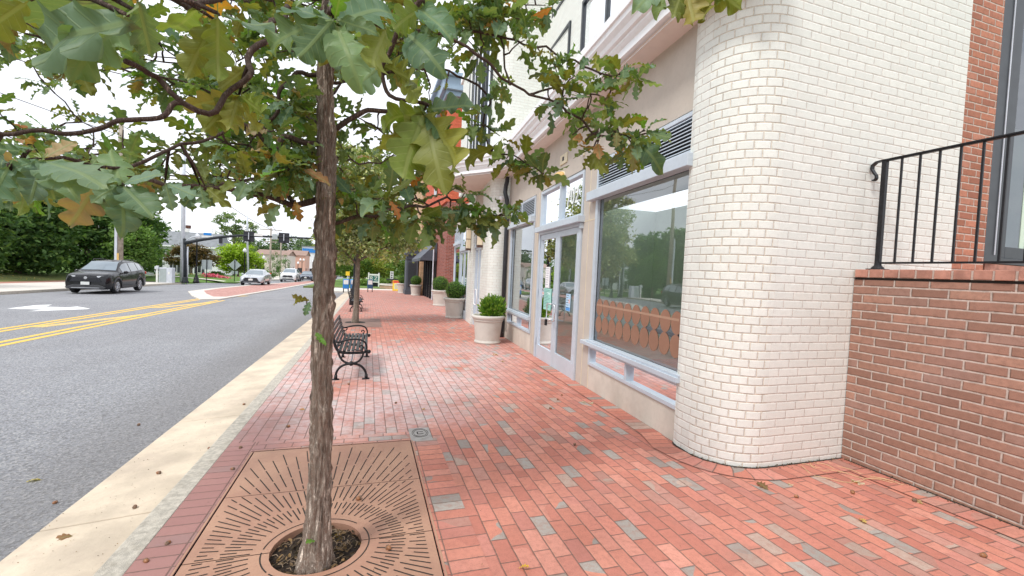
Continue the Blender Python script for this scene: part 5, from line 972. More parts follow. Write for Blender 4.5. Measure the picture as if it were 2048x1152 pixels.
for x0,y0,z0,x1,y1,z1,roll_,tone in HL:
    a=Vector((x0,y0,z0)); c=Vector((x1,y1,z1)); d=c-a; up=Vector((0,0,1))*(.25+abs(roll_))+(CAMP-a).normalized()*(.9-.5*abs(roll_))*(1 if tone!=1 else -1)+Vector((random.uniform(-.2,.2),random.uniform(-.2,.2),0))
    addleaf(a-d*.12,d,d.length/1.02,up,tone,random.randrange(2))
    dd=((SK-np.array([x0,y0,z0]))**2).sum(1); sp=Vector(SK[int(dd.argmin())])
    if (a-sp).length<.6 and z0>1.6: b.tube([sp-OX,(a+sp)/2-OX+Vector((0,0,.01)),a-OX],[.006,.005,.003],5)
b.build('limbs',M_LIMB,OAK,smooth=True)
# one foliage object: three leaf shapes joined
def joined_leaves(name,bufs,templ,mat,parent,org):
    objs=[]
    for bf,(tv,tf,tu) in zip(bufs,templ):
        if not bf: continue
        pos=np.array([tuple(q[0]-org) for q in bf]); bx,by,bz=[np.array([tuple(q[k]) for q in bf]) for k in (1,2,3)]; tn=np.array([q[4] for q in bf])
        objs.append(leafobj(name,tv,tf,pos,bx,by,bz,tn,mat,None,True,tu))
    bm=bmesh.new()
    me0=objs[0].data
    with bpy.context.temp_override(active_object=objs[0],object=objs[0],selected_objects=objs,selected_editable_objects=objs): bpy.ops.object.join()
    o=objs[0]; o.parent=parent; o.name=name; return o
bpy.context.view_layer.update()
joined_leaves('crown',bufs,TEMPL,M_OAK,OAK,OX)
# ------------------------------------------------------------ planters with box balls
def planter(x,y,s,label,style,hgt=.56,r=.33):
    t=empty('planter',(x,y,gz(y)),label,'planter','stone coloured planters along the shop fronts')
    b=MB(); pr=[(.225,0),(.255,.0),(.268,.02),(.268,.045),(.248,.06),(.25,.075),(.285,hgt-.15),(.292,hgt-.12),(.305,hgt-.112),(.308,hgt-.095),(.300,hgt-.085),(.318,hgt-.075),(r,hgt-.06),(r+.012,hgt-.035),(r+.006,hgt-.008),(r-.015,hgt),(r-.05,hgt-.005),(r-.06,hgt-.06),(0,hgt-.07)]
    b.lathe([(a*s,z*s) for a,z in pr],n=40); b.build('pot',M_PLANT,t,smooth=True)
    b=MB(); b.lathe([((r-.05)*s,(hgt-.07)*s),(0,(hgt-.045)*s)],n=20,cap=False); b.build('soil',M_SOIL,t,smooth=True)
    if style=='loose':
        n=2600; P=np.random.normal(size=(n,3)); P/=np.linalg.norm(P,axis=1)[:,None]; P*=np.random.uniform(.25,1,(n,1))**.5*np.array([.25,.25,.25])*s*np.random.uniform(.75,1.12,(n,1)); P+=np.array([.08*s,0,(hgt+.13)*s])
        d=P-np.array([.08*s,0,(hgt-.08)*s]); d+=np.random.normal(size=d.shape)*.05; d/=np.linalg.norm(d,axis=1)[:,None]; sd_=np.cross(d,np.random.normal(size=d.shape)); sd_/=np.linalg.norm(sd_,axis=1)[:,None]; nn=np.cross(d,sd_)
        leafobj('box_shrub',LQ[0],LQ[1],P,d*.075*s,sd_*.045*s,nn*.03,tints(n,[(.12,.26,.04),(.19,.33,.05),(.09,.20,.04),(.24,.36,.09)]),M_LEAF,t)
        b=MB()
        for k in range(14): a=random.uniform(0,6.3); e=random.uniform(.05,.17)*s; b.tube([(.08*s,0,hgt*.88*s),(.08*s+e*math.cos(a),e*math.sin(a),(hgt+random.uniform(.1,.3))*s)],[.006,.003],5)
        b.build('stem',M_TWIG,t)
    else:
        n=2600; P=np.random.normal(size=(n,3)); P/=np.linalg.norm(P,axis=1)[:,None]; rr=style; dirs=P.copy(); P=P*np.random.uniform(.86,1.03,(n,1))*rr; P[:,2]*=.95; P+=np.array([0,0,hgt*s-.04+rr*.86])
        t3=randaxes(n,.030,0); nn=dirs+np.random.normal(size=dirs.shape)*.5; nn/=np.linalg.norm(nn,axis=1)[:,None]; tt=np.cross(nn,np.random.normal(size=nn.shape)); tt/=np.linalg.norm(tt,axis=1)[:,None]; bb=np.cross(nn,tt)
        leafobj('box_shrub',LQ[0],LQ[1],P,tt*.042,bb*.04,nn*.03,tints(n,[(.07,.18,.035),(.10,.22,.04),(.05,.13,.03),(.13,.25,.06)]),M_LEAF,t)
        b=MB(); b.ball((0,0,hgt*s-.04+rr*.86),rr*.84,14,8,(1,1,.95)); b.build('stem_mass',simple('box_core',(.02,.035,.012),.95,var=.3,scale=30),t,smooth=True)
planter(2.70,9.98,1.16,'big planter with a loose spiky light green shrub, nearest to the glass doors','loose',.57)
planter(3.04,16.05,1.25,'planter with a clipped box ball beside the narrow brick pier, second from the camera',.36,.6)
planter(3.50,22.6,1.35,'planter with a clipped box ball in front of the dark red brick pier',.42,.6)
planter(3.34,33.3,1.35,'planter with a clipped box ball in front of the tan brick wall',.40,.6)
planter(2.62,37.0,1.35,'farthest planter with a clipped box ball, left of the slate coloured pilaster',.36,.6)
# ------------------------------------------------------------ benches
def bench(loc,label,L=1.75):
    t=empty('park_bench',loc,label,'bench','black iron park benches on the pavement')
    S=1.0
    def endframe(y):
        b=MB()
        def tb(P,R,n=10,flat=None): 
            Q=[Vector((p[0],y,p[1])) for p in P]
            if len(Q)>2:
                S_=[]
                for i in range(len(Q)-1):
                    p0,p1,p2,p3=[Q[max(0,min(len(Q)-1,j))] for j in (i-1,i,i+1,i+2)]
                    for s in range(4): u=s/4; S_.append(.5*((2*p1)+(-p0+p2)*u+(2*p0-5*p1+4*p2-p3)*u*u+(-p0+3*p1-3*p2+p3)*u**3))
                Q=S_+[Q[-1]]
            b.tube(Q,R,n)
        # x: 0 = rear foot, .41 = front foot
        tb([(.0,.02),(.005,.10),(.05,.175),(.12,.215),(.20,.225),(.28,.215),(.35,.175),(.40,.10),(.41,.02)],.017)
        tb([(.02,.40),(.05,.32),(.10,.26),(.17,.232),(.23,.232),(.30,.26),(.345,.32),(.36,.375)],.015)
        tb([(-.085,.74),(-.065,.66),(-.04,.56),(-.015,.47),(.03,.405),(.10,.385),(.22,.38),(.36,.385),(.43,.40)],.020)
        tb([(-.04,.56),(.0,.535),(.06,.545),(.16,.57),(.27,.575),(.355,.55),(.40,.49),(.405,.42)],.013)
        tb([(.20,.41),(.25,.425),(.30,.415),(.345,.44),(.35,.475),(.325,.49),(.305,.475),(.315,.455)],.009,8)
        tb([(-.015,.47),(.04,.49),(.06,.52),(.03,.535)],.008,8)
        b.lathe([(.026,-.015),(.033,-.008),(.033,.008),(.026,.015)],(.20,y,.228),14,'y'); b.box(.12,.28,y-.016,y+.016,.212,.243)
        b.ball((.435,y,.395),.03,12,8)
        for x in (0,.41): b.cyl((x,y,.0),(x,y,.07),.026,.02,12); b.box(x-.055,x+.045,y-.03,y+.03,-.002,.012)
        return b.build('end_frame',M_BLACK,t,smooth=True)
    endframe(0); endframe(L)
    for k in range(7):
        b=MB(); x=.045+k*.058; b.box(x-.022,x+.022,-.03,L+.03,.408+(.004 if k==6 else 0),.430); b.build('seat_slat',M_BSLAT,t,bevel=.006)
    for k in range(5):
        f=k/4; x=-.0-.085*f; z=.475+.265*f; b=MB(); Mx=Matrix.Translation((x,0,z))@Matrix.Rotation(-.31,4,'Y'); b.box(0,.02,-.03,L+.03,-.022,.022,M=Mx); b.build('back_slat',M_BSLAT,t,bevel=.006)
    b=MB(); b.cyl((.2,0,.24),(.2,L,.24),.011,n=8); b.build('stretcher',M_GALV,t)
    return t
M_BSLAT=simple('black_bench_slat',(.04,.042,.048),.38,0,.3,9,.2,.003,spec=.5)
bn=bench((-.405,6.62,gz(6.62)),'nearest black slatted park bench with scrolled iron arms'); bn.rotation_euler=(math.atan(-G),0,0)
b2=copytree(bn,(-.66,18.2,gz(18.2)),None,'farther black park bench behind the slim second tree'); b2.rotation_euler=(math.atan(-G),0,PI*0)
# ------------------------------------------------------------ second pavement tree and its grate
G2=empty('tree_grate',(-.36,14.2,gz(14.2)),'brown square tree grate around the slim second tree','tree grate')
b=MB(); b.poly([(x,y,-G*y+.006) for x,y in ((-.55,-1.2),(.75,-1.2),(.75,1.2),(-.55,1.2))]); b.build('grate_plate',simple('worn_grate',(.27,.17,.14),.8,var=.15,scale=2),G2,recalc=False)
b=MB(); n=24; b.poly([(.3*math.cos(2*PI*i/n),.3*math.sin(2*PI*i/n),.009) for i in range(n)]); b.build('grate_hole',M_DIRT,G2,recalc=False)
T2=empty('oak_tree',(-.36,14.2,gz(14.2)),'slim second pavement tree with small pale silvery leaves beyond the bench','tree')
b=MB(); b.tube([(0,0,-.1),(0,0,.05),(.01,0,.4),(.02,0,1.2),(.015,0,1.9),(.06,0,2.6),(.02,0,3.6),(.0,0,4.6)],[.14,.11,.085,.078,.068,.055,.04,.02],14)
for e in [(-.75,-.2,2.35,1.75),(.9,.3,2.9,2.0),(1.4,-.2,2.5,1.9),(-.6,.5,3.3,2.2),(.7,-.5,3.6,2.5),(-.3,-.7,3.9,2.9),(1.1,.5,3.5,2.3)]: b.tube([(.02,0,e[3]),(e[0]*.5,e[1]*.5,e[3]+(e[2]-e[3])*.65),(e[0],e[1],e[2])],[.04,.025,.01],7)
b.build('trunk',M_BARK2,T2,smooth=True)
bl=[(.45,0,2.85,1.4,1.3,1.05),(-.35,0,2.6,.75,.9,.85),(1.25,0,2.65,.8,.8,.6),(.2,0,3.9,1.15,1.0,1.0),(-.1,0,4.7,.9,.9,.8)]
pts=crown_points(bl,17000,.35); pts=pts[pts[:,2]>1.75+.25*np.abs(pts[:,0]-.3)*0]; n=len(pts); t3=randaxes(n,.115,.2)
leafobj('crown',LQ[0],LQ[1],pts,*t3,tints(n,[(.30,.36,.22),(.38,.43,.29),(.24,.31,.16),(.46,.49,.36),(.35,.35,.16),(.20,.28,.15)]),M_LEAF,T2)
# ------------------------------------------------------------ cars
M_TYRE=simple('tyre_rubber',(.02,.02,.022),.85,0,.2,30,.2); M_RIM=simple('alloy_rim',(.62,.64,.68),.25,.7,.05,8,0)
M_CLAD=simple('grey_cladding',(.06,.062,.068),.6,0,.1,12,.1); M_HEAD=simple('headlight_lens',(.80,.84,.90),.1,.1,.05,12,0,spec=.9)
M_CARG=simple('car_glass',(.16,.21,.25),.04,0,.1,2,0,coat=1,spec=.9); M_CARDK=simple('grille_black',(.02,.022,.03),.45,0,.2,30,.1)
def carpaint(name,c,metal=.3): return simple(name,c,.25,metal,.03,2,0,coat=.35 if c[0]<.1 else .8,spec=.35)
def car(loc,rot,name,label,paint,kind='suv',scale=1,group=None,plate=True):
    t=empty(name,loc,label,'car',group,rot); t.scale=(scale,)*3
    L=4.6 if kind=='suv' else 4.75; hw=.92; Rw=.36 if kind=='suv' else .33; xf,xr=.92,L-1.0
    if kind=='suv': top=[(0,.70),(.04,.90),(.25,1.0),(.7,1.07),(1.12,1.12),(1.85,1.60),(2.2,1.68),(3.0,1.71),(3.7,1.67),(4.15,1.58),(4.45,1.25),(4.55,1.02),(4.6,.8)]; belt=[(0,.68),(.3,.93),(1.1,1.04),(3,1.10),(4.2,1.20),(4.6,.8)]
    else: top=[(0,.55),(.05,.70),(.4,.80),(1.0,.90),(1.35,.93),(2.1,1.34),(2.6,1.44),(3.2,1.42),(3.8,1.22),(4.1,1.08),(4.65,1.02),(4.75,.8)]; belt=[(0,.53),(.4,.76),(1.3,.90),(3,.95),(4.1,1.02),(4.75,.8)]
    def li(T,x):
        for (a,b_),(c,d) in zip(T,T[1:]):
            if x<=c: return b_+(d-b_)*(x-a)/(c-a)
        return T[-1][1]
    def arch(x):
        z=.30
        for xw in (xf,xr):
            d=abs(x-xw)
            if d<Rw*1.16: z=max(z,Rw+math.sqrt((Rw*1.16)**2-d*d)-.02)
        return z
    cab0,cab1=(1.12,4.45) if kind=='suv' else (1.35,4.1)
    def sec(x):
        zt=li(top,x); zb=min(li(belt,x),zt); hwx=hw*(1-.16*max(0,1-x/.45)**2-.10*max(0,1-(L-x)/.4)**2); a=arch(x)
        cab=sm(cab0,cab0+.75,x)*(1-sm(cab1-.45,cab1,x)) if cab0<x<cab1 else 0
        rw=hwx-.14-.14*cab; z0=min(a,zb-.1)
        return [(0,.24),(hwx-.25,.24),(hwx-.06,max(.26,z0-.03)),(hwx,z0+.04),(hwx+.01,(z0+zb)/2+.05 if z0<.6 else zb-.12),(hwx-.03,zb),(rw+.02,zt-.05*(.3+cab)),(rw-.10,zt+.005),(0,zt+.03)]
    xs=sorted(set([0,.02,.06,.12,.2,.3,.42,cab0,cab0+.05,cab1,L-.3,L-.15,L-.05,L]+[xw+Rw*1.16*math.cos(PI*k/16) for xw in (xf,xr) for k in range(17)]+[cab0+.2*k for k in range(1,int((cab1-cab0)/.2)+1)]))
    b=MB(); S=[sec(x) for x in xs]; m=len(S[0])
    for s in (-1,1):
        o0=len(b.v)
        for x,P in zip(xs,S): b.v+=[(s*y,x,z) for y,z in P]
        for i in range(len(xs)-1):
            for k in range(m-1): q=o0+i*m+k; b.face((q,q+1,q+m+1,q+m) if s>0 else (q,q+m,q+m+1,q+1))
        b.face([o0+k for k in range(m)]); b.face([o0+(len(xs)-1)*m+k for k in range(m)])
    body=b.build('body',paint,t,smooth='auto')
    def sp(x,k,f,off=.006,s=1):
        P=sec(x); a,c=P[k],P[k+1]; y=a[0]+(c[0]-a[0])*f; z=a[1]+(c[1]-a[1])*f; dy,dz=c[0]-a[0],c[1]-a[1]; l=math.hypot(dy,dz) or 1
        return (s*(y+dz/l*off),x,z-dy/l*off)
    def patch(nm,mat,grid,parent=t):
        b=MB(); h=len(grid); w_=len(grid[0]); b.v=[p for r in grid for p in r]
        for i in range(h-1):
            for j in range(w_-1): b.face((i*w_+j,i*w_+j+1,(i+1)*w_+j+1,(i+1)*w_+j))
        return b.build(nm,mat,parent,smooth=True)
    x0,x1=(1.2,1.9) if kind=='suv' else (1.42,2.05)
    patch('windscreen',M_CARG,[[(y,x,sec(x)[7][1]+.012+.02*(1-abs(y)/.7)) for y in np.linspace(-(sec(x)[7][0]+.04),sec(x)[7][0]+.04,9)] for x in np.linspace(x0,x1,6)])
    xr0,xr1=(4.18,4.40) if kind=='suv' else (3.3,3.95)
    patch('rear_window',M_CARG,[[(y,x,sec(x)[7][1]+.014+.02*(1-abs(y)/.7)) for y in np.linspace(-.55,.55,7)] for x in np.linspace(xr0,xr1,5)])
    wins=((1.55,2.45),(2.55,3.4),(3.47,4.0)) if kind=='suv' else ((1.75,2.6),(2.68,3.45))
    for s in (-1,1):
        for a,c in wins: patch('side_window',M_CARG,[[sp(x,5,f,.008,s) for f in (.08,.35,.65,.92)] for x in np.linspace(a,c,7)])
        for a in (2.5,3.43): 
            b=MB(); b.tube([sp(a,4,f,.004,s) for f in (-0.0,.4,.8,1)]+[sp(a,3,.6,.004,s)][:0],.006,4); b.build('door_seam',M_CARDK,body)
        b=MB(); b.box(s*.945-.02,s*.945+.02,2.25,2.42,.93,.96); b.box(s*.945-.02,s*.945+.02,3.1,3.27,.96,.99); b.build('door_handle',paint,t,bevel=.008)
        b=MB(); b.ball((s*(hw+.10),cab0+.42,1.10 if kind=='suv' else .98),.11,12,8,(1,.55,.75)); b.box(s*(hw+.02)-.06,s*(hw+.02)+.06,cab0+.40,cab0+.46,1.02 if kind=='suv' else .90,1.06 if kind=='suv' else .94); b.build('mirror',paint,t,smooth=True)
        for xw in (xf,xr):
            wl_=empty('wheel',(s*(hw-.11),xw,Rw)); wl_.parent=t
            b=MB(); b.lathe([(Rw*.66,-.10),(Rw*.92,-.11),(Rw,-.08),(Rw,.08),(Rw*.92,.11),(Rw*.66,.10)],(0,0,0),28,'x',cap=False); b.build('tyre',M_TYRE,wl_,smooth=True)
            b=MB(); b.lathe([(Rw*.68,.09),(Rw*.62,.095),(Rw*.60,.03),(0,.02)] if s>0 else [(Rw*.68,-.09),(Rw*.62,-.095),(Rw*.60,-.03),(0,-.02)],(0,0,0),24,'x',cap=False); b.build('brake_disc',M_CARDK,wl_)
            b=MB()
            for k in range(10):
                a=2*PI*k/10+.1; d=(math.cos(a),math.sin(a)); b.tube([(s*.085,d[0]*.04,d[1]*.04),(s*.10,d[0]*Rw*.35,d[1]*Rw*.35),(s*.095,d[0]*Rw*.64,d[1]*Rw*.64)],[.022,.016,.02],6)
            b.lathe([(Rw*.70,s*.10),(Rw*.62,s*.108),(Rw*.60,s*.09)],(0,0,0),28,'x',cap=False); b.cyl((s*.07,0,0),(s*.115,0,0),.045,n=12); b.build('rim',M_RIM,wl_,smooth=True)
            if kind=='suv':
                b=MB(); pts=[(s*(hw+.012),xw+Rw*1.25*math.cos(a),Rw+Rw*1.22*math.sin(a)) for a in np.linspace(-.25,PI+.25,17)]; b.tube(pts,.045,6,flat=.7); b.build('wheel_arch',M_CLAD,t,smooth=True)
        hz=.86 if kind=='suv' else .66
        patch('headlight',M_HEAD,[[(s*(.42+.45*f),.035+.30*f**2.2-.012,hz-.05+.02*f+dz) for f in np.linspace(0,1,7)] for dz in (0,.05,.10)])
        b=MB(); b.ball((s*.72,.10,.50),.05,10,6,(1,.5,1)); b.build('fog_lamp',M_HEAD,t,smooth=True)
        b=MB(); b.box(s*.75-.12,s*.75+.12,L-.06,L-.0,.95,1.10); b.build('tail_light',M_RSIGN,t,bevel=.02)
        if kind=='suv': b=MB(); b.tube([(s*.60,2.1,1.66),(s*.62,2.2,1.74),(s*.62,3.0,1.77),(s*.60,3.9,1.70),(s*.59,4.0,1.64)],.018,6); b.build('roof_rail',M_CLAD,t,smooth=True)
        b=MB(); b.box(s*(hw-.02)-.03,s*(hw-.02)+.03,xf+.5,xr-.5,.24,.40); b.build('sill_trim',M_CLAD,t,bevel=.01)
    hz=.62 if kind=='suv' else .48
    b=MB(); b.plate([(-.62,0),(.62,0),(.46,.24),(-.46,.24)],(0,-.012,hz),(1,0,0),(0,0,1),.03); g=b.build('grille',M_CARDK,t,bevel=.01)
    b=MB()
    for k in range(4): b.box(-.50+.03*k,.50-.03*k,-.055,-.04,hz+.03+.055*k,hz+.042+.055*k)
    b.build('grille_bar',M_CLAD,g)
    b=MB(); b.lathe([(.055,-.006),(.07,0),(.055,.006)],(0,-.05,hz+.19),18,'y'); b.build('emblem',M_RIM,g)
    b=MB(); b.plate([(-.72,0),(.72,0),(.80,.07),(.62,.16),(.50,.20),(-.50,.20),(-.62,.16),(-.80,.07)],(0,.0,.27),(1,0,0),(0,0,1),.06); b.build('front_bumper',M_CLAD if kind=='suv' else M_CARDK,t,bevel=.015)
    b=MB(); b.box(-.55,.55,-.075,-.05,.30,.33); b.build('bumper_trim',M_RIM,t,bevel=.006)
    if plate:
        b=MB(); b.box(-.17,.17,-.085,-.07,.47,.62); p=b.build('number_plate',M_SIGNW,t,bevel=.004)
    b=MB(); b.box(-hw+.2,hw-.2,.3,L-.3,.22,.5); b.build('underbody',M_CARDK,t)
    return t
BLK=carpaint('black_car_paint',(.012,.013,.016),.2); SIL=carpaint('silver_car_paint',(.50,.53,.57)); WHC=carpaint('white_car_paint',(.75,.76,.78),0); DKC=carpaint('dark_blue_car_paint',(.04,.06,.10)); RDC=carpaint('red_car_paint',(.40,.05,.04))
car((-13.78,28.1,rz(28.1)),.05,'parked_car','black compact sport utility car driving towards the camera in the far lane',BLK,'suv',1.03)
car((-10.75,47.6,rz(47.6)),.03,'parked_car','silver saloon car beyond the brick median',SIL,'sedan',1.07,'cars queued down the street')
car((-10.35,65,rz(65)),.02,'parked_car','white sport utility car behind the silver saloon, first of the far row',WHC,'suv',1.07,'cars queued down the street')
car((-9.3,74,rz(74)),.02,'parked_car','dark blue saloon car second in the far row',DKC,'sedan',1.05,'cars queued down the street')
car((-9.6,86,rz(86)),.02,'parked_car','pale silver saloon car third in the far row',SIL,'sedan',1.05,'cars queued down the street')
car((-8.6,94,rz(94)),.02,'parked_car','white saloon car fourth in the far row',WHC,'sedan',1.05,'cars queued down the street')
car((-8.3,110,rz(110)),.02,'parked_car','red car at the far end of the street',RDC,'suv',1.05,'cars queued down the street')
# ------------------------------------------------------------ far side of the street
def zl(y): return rz(y)
b=MB(); b.slab(-21.2,-16.0,-10,46,lambda y:rz(y)+.13,.3); tag(b.build('far_sidewalk',M_CONC2),kind='structure')
b=MB(); b.slab(-16.0,-15.85,-10,46.2,lambda y:rz(y)+.14,.3); b.slab(-13.35,-13.2,56,400,lambda y:rz(y)+.14,.3); tag(b.build('far_curb',M_CURB),kind='structure')
b=MB(); b.slab(-22.6,-21.2,-10,44,lambda y:rz(y)+.135,.3); tag(b.build('far_brick_strip',M_REDPATH),kind='structure')
b=MB(); b.slab(-22,-13.35,56,240,lambda y:rz(y)+.13,.3); b.slab(-1.86,2.5,56,240,lambda y:rz(y)+.13,.3); tag(b.build('far_sidewalk',M_CONC2),kind='structure')
b=MB()
for j in range(30):
    for i in range(6):
        def hp(i_,j_): x=-22.6-i_*2.2; y=-10+j_*2.4; return (x,y,rz(y)+.14+.20*i_+.12*noise.noise(Vector((x*.3,y*.3,0))))
        b.poly([hp(i,j),hp(i,j+1),hp(i+1,j+1),hp(i+1,j)])
tag(b.build('grass_bank',M_GRASS,smooth=True),kind='structure')
# small fallen leaves on the bank
P=[(-22.8-random.random()*3,random.uniform(22,42),0) for _ in range(260)]; P=[(x,y,rz(y)+.22+.09*(-22.6-x)) for x,y,_ in P]
ax=randaxes(len(P),.10,1.5); tag(leafobj('fallen_leaves',LQ[0],LQ[1],np.array(P),*ax,tints(len(P),[(.55,.45,.2),(.4,.3,.15)]),M_LEAF),'pale fallen leaves scattered over the grass bank','leaves',kind='stuff')
VINE=[(.075,.155,.06),(.095,.19,.08),(.06,.13,.055),(.12,.23,.09),(.15,.25,.08)]
for i,(y,x,h,r) in enumerate([(9,-25.0,9,3.8),(15.5,-25.2,9.5,3.8),(21.5,-25.0,9,3.6),(27.5,-25.0,8.6,3.4),(39.5,-27.2,8.4,3.3),(45.5,-26.6,8.0,3.1)]):
    lab=['first vine covered evergreen on the bank, beside the camera','big vine covered tree second along the grass bank','dark vine covered tree third along the bank','vine covered tree fourth along the bank, before the black car','dark vine covered tree at the left edge of the photo','dark vine covered tree above the bonnet of the black car'][i]
    bl=[(0,0,h*.28,r*.95,r*.95,h*.30),(.3,.4,h*.55,r,r,h*.30),(0,0,h*.82,r*.7,r*.7,h*.22),(1.4,-.6,h*.2,r*.6,r*.7,h*.2)]
    tree('vine_tree',x,y,rz(y)+.6,bl,5500 if i<4 else 15000,.36,VINE,lab,'tree','overgrown trees along the grass bank',trunk=h*.6,tr=.25,flat=.5)
for (x,y,r,lab) in ((-25.2,51.5,3.0,'dark vine covered tree behind the roof of the black car'),(-23.6,56,2.6,'vine covered tree just behind the grey utility pole')): tree('vine_tree',x,y,rz(y)+.5,[(0,0,2.3,r,r,2.3),(.3,0,4.6,r*.95,r,2.3),(0,0,6.6,r*.7,r*.7,1.8)],13000,.36,VINE,lab,'tree','overgrown trees along the grass bank',trunk=4,tr=.25,flat=.5)
tree('broadleaf_tree',-19.6,46.5,rz(46)+.2,[(0,0,3.0,1.6,1.5,1.7),(.5,0,2.2,1.3,1.2,1.1),(-.4,.3,4.2,1.1,1.1,1.0)],9000,.24,[(.13,.24,.07),(.17,.29,.10),(.10,.19,.06)],'mid green tree between the vine covered bank and the white church like house','tree',trunk=2.2,tr=.14)
tree('broadleaf_tree',-21.3,65,rz(65)+.5,[(-1.1,0,2.1,1.7,1.6,1.1),(1.2,0,2.2,1.8,1.6,1.15),(0,0,2.9,1.9,1.7,1.0)],12000,.22,[(.13,.10,.075),(.17,.13,.10),(.21,.14,.08),(.10,.09,.07)],'spreading bronze purple maple behind the street lamp','tree',trunk=1.6,tr=.16,flat=1.2)
tree('broadleaf_tree',-17.4,70,rz(70)+.2,[(0,0,3.2,2.4,2.1,1.7),(-1.3,0,2.2,1.5,1.6,1.3),(1.6,0,2.0,1.6,1.6,1.4)],12000,.26,[(.30,.46,.04),(.25,.40,.04),(.20,.32,.05),(.36,.50,.08)],'bright lime green maple beside the purple one','tree',trunk=1.8,tr=.16,flat=1.0)
tree('broadleaf_tree',-23,90,rz(90),[(-1.2,0,9.7,2.2,2,1.7),(1.8,0,8.6,1.9,1.9,1.4),(0,0,7.2,2.8,2.4,1.6),(.6,0,4.6,3.0,2.4,2)],6500,.30,[(.12,.20,.10),(.16,.25,.13),(.20,.26,.12)],'tall thin crowned tree rising behind the lime green maple','tree',trunk=8,tr=.22,limbs=9)
for i,(x,y,rx,h,lab) in enumerate([(-20.5,72,1.1,.8,'low round shrub under the purple maple'),(-18.8,66,.8,1.0,'dark green shrub between the two maples'),(-17.2,62.5,1.6,.5,'low dark hedge right of the red flower bed'),(-14.8,75,1.3,1.2,'wide dark shrub behind the diamond sign'),(-16.3,88,1.1,4.2,'narrow dark evergreen before the beige building'),(-15.3,92,1.2,3.8,'narrow evergreen right of the beige building')]):
    tree('shrub',x,y,rz(y)+.1,[(0,0,h*.5,rx,rx,h*.6)],2200,.14,VINE,lab,'shrub',trunk=h*.4,tr=.05,limbs=2)
# flower bed and lawn
b=MB(); 
def bump_(cx,cy,rx,ry,h,mat,name,lab=None,cat=None,kind='structure'):
    b=MB(); n=20; m=6; z0=rz(cy)+.12
    for i in range(m+1):
        f=i/m
        for k in range(n): a=2*PI*k/n; b.v.append((cx+rx*(1-f)*math.cos(a),cy+ry*(1-f)*math.sin(a),z0+h*(1-(1-f)**2)))
    for i in range(m):
        for k in range(n): q=i*n+k; b.face((q,q+1 if k<n-1 else i*n,(i+1)*n+(k+1)%n,q+n))
    return tag(b.build(name,mat,smooth=True),lab,cat,kind=kind)
bump_(-19,61,6.5,9,.55,M_GRASS,'lawn_mound'); bump_(-15.5,66,2.6,5,.5,M_MULCH,'mulch_bed')
n=1500; th=np.random.uniform(0,1,n); P=np.stack([-17.6+2.3*th+np.random.normal(size=n)*.12,57.9+.6*th+np.random.normal(size=n)*.5,np.random.uniform(.35,.75,n)-.45*th**1.5+rz(58)+.12],1)
tag(leafobj('flower_bed',LQ[0],LQ[1],P,*randaxes(n,.14,.8),tints(n,[(.75,.06,.13),(.85,.12,.22),(.70,.35,.45),(.80,.10,.20)]),M_FLOWER),'crimson and pink flower bed curving across the lawn','flower bed',kind='stuff')
n=900; P=np.stack([np.random.uniform(-23.2,-18,n),60+np.random.normal(size=n)*.4,np.random.uniform(0,.45,n)+rz(60)+.35],1)
tag(leafobj('perennial_border',LQ[0],LQ[1],P,*randaxes(n,.11,.8),tints(n,[(.45,.30,.2),(.12,.25,.06),(.6,.45,.3),(.2,.3,.08)]),M_LEAF),'mixed peach coloured perennials under the purple maple','plants',kind='stuff')
b=MB()
for i in range(12):
    a0,a1=i/12,(i+1)/12; f=lambda a:(-24+9.5*a,56.3-3.0*a+1.2*math.sin(a*3)); p,q=f(a0),f(a1); b.poly([(p[0],p[1]-.35,rz(p[1])+.18+.5*(1-a0)),(q[0],q[1]-.35,rz(q[1])+.18+.5*(1-a1)),(q[0],q[1]+.6,rz(q[1])+.2+.5*(1-a1)),(p[0],p[1]+.6,rz(p[1])+.2+.5*(1-a0))])
tag(b.build('garden_path',M_CONC2,recalc=False),kind='structure')
# white house with grey gable roof
H=empty('white_house',(-28,80,rz(80)-.3),'low white house with a long grey shingled roof and dark shutters behind the maples','house')
b=MB(); b.box(-5.5,5.3,0,8,0,5.0); b.build('wall',M_SIDING,H)
b=MB(); b.poly([(-6.2,-.6,4.95),(5.5,-.6,4.95),(5.0,3.6,7.3),(-5.0,3.6,7.3)]); b.poly([(-6.2,8.6,4.95),(5.5,8.6,4.95),(5.0,3.6,7.3),(-5.0,3.6,7.3)]); b.poly([(5.5,-.6,4.95),(5.5,8.6,4.95),(5.0,3.6,7.3)]); b.poly([(-6.2,-.6,4.95),(-6.2,8.6,4.95),(-5,3.6,7.3)]); b.build('roof',M_SLATE,H,recalc=False)
b=MB(); b.box(-6.2,5.5,-.64,-.55,4.78,4.97); b.build('gutter_board',M_TRIM,H)
for x in (-4.4,-2.9,-.6,.9,2.6):
    b=MB(); b.box(x,x+.55,-.06,.02,.9,2.4); o=b.build('window',M_TRIM,H); b=MB(); b.box(x+.06,x+.49,-.075,-.06,.98,2.32); b.build('pane',M_DKGLASS,o); b=MB(); b.box(x-.38,x-.05,-.07,.0,.85,2.45); b.box(x+.6,x+.93,-.07,0,.85,2.45); b.build('shutter',M_CHAR,o)
b=MB(); b.cyl((3.9,2,6.0),(3.9,2,8.1),.04,n=6); b.box(3.5,4.3,1.98,2.02,7.6,7.63); b.box(3.6,4.2,1.98,2.02,7.85,7.88); b.build('antenna',M_GALV,H)
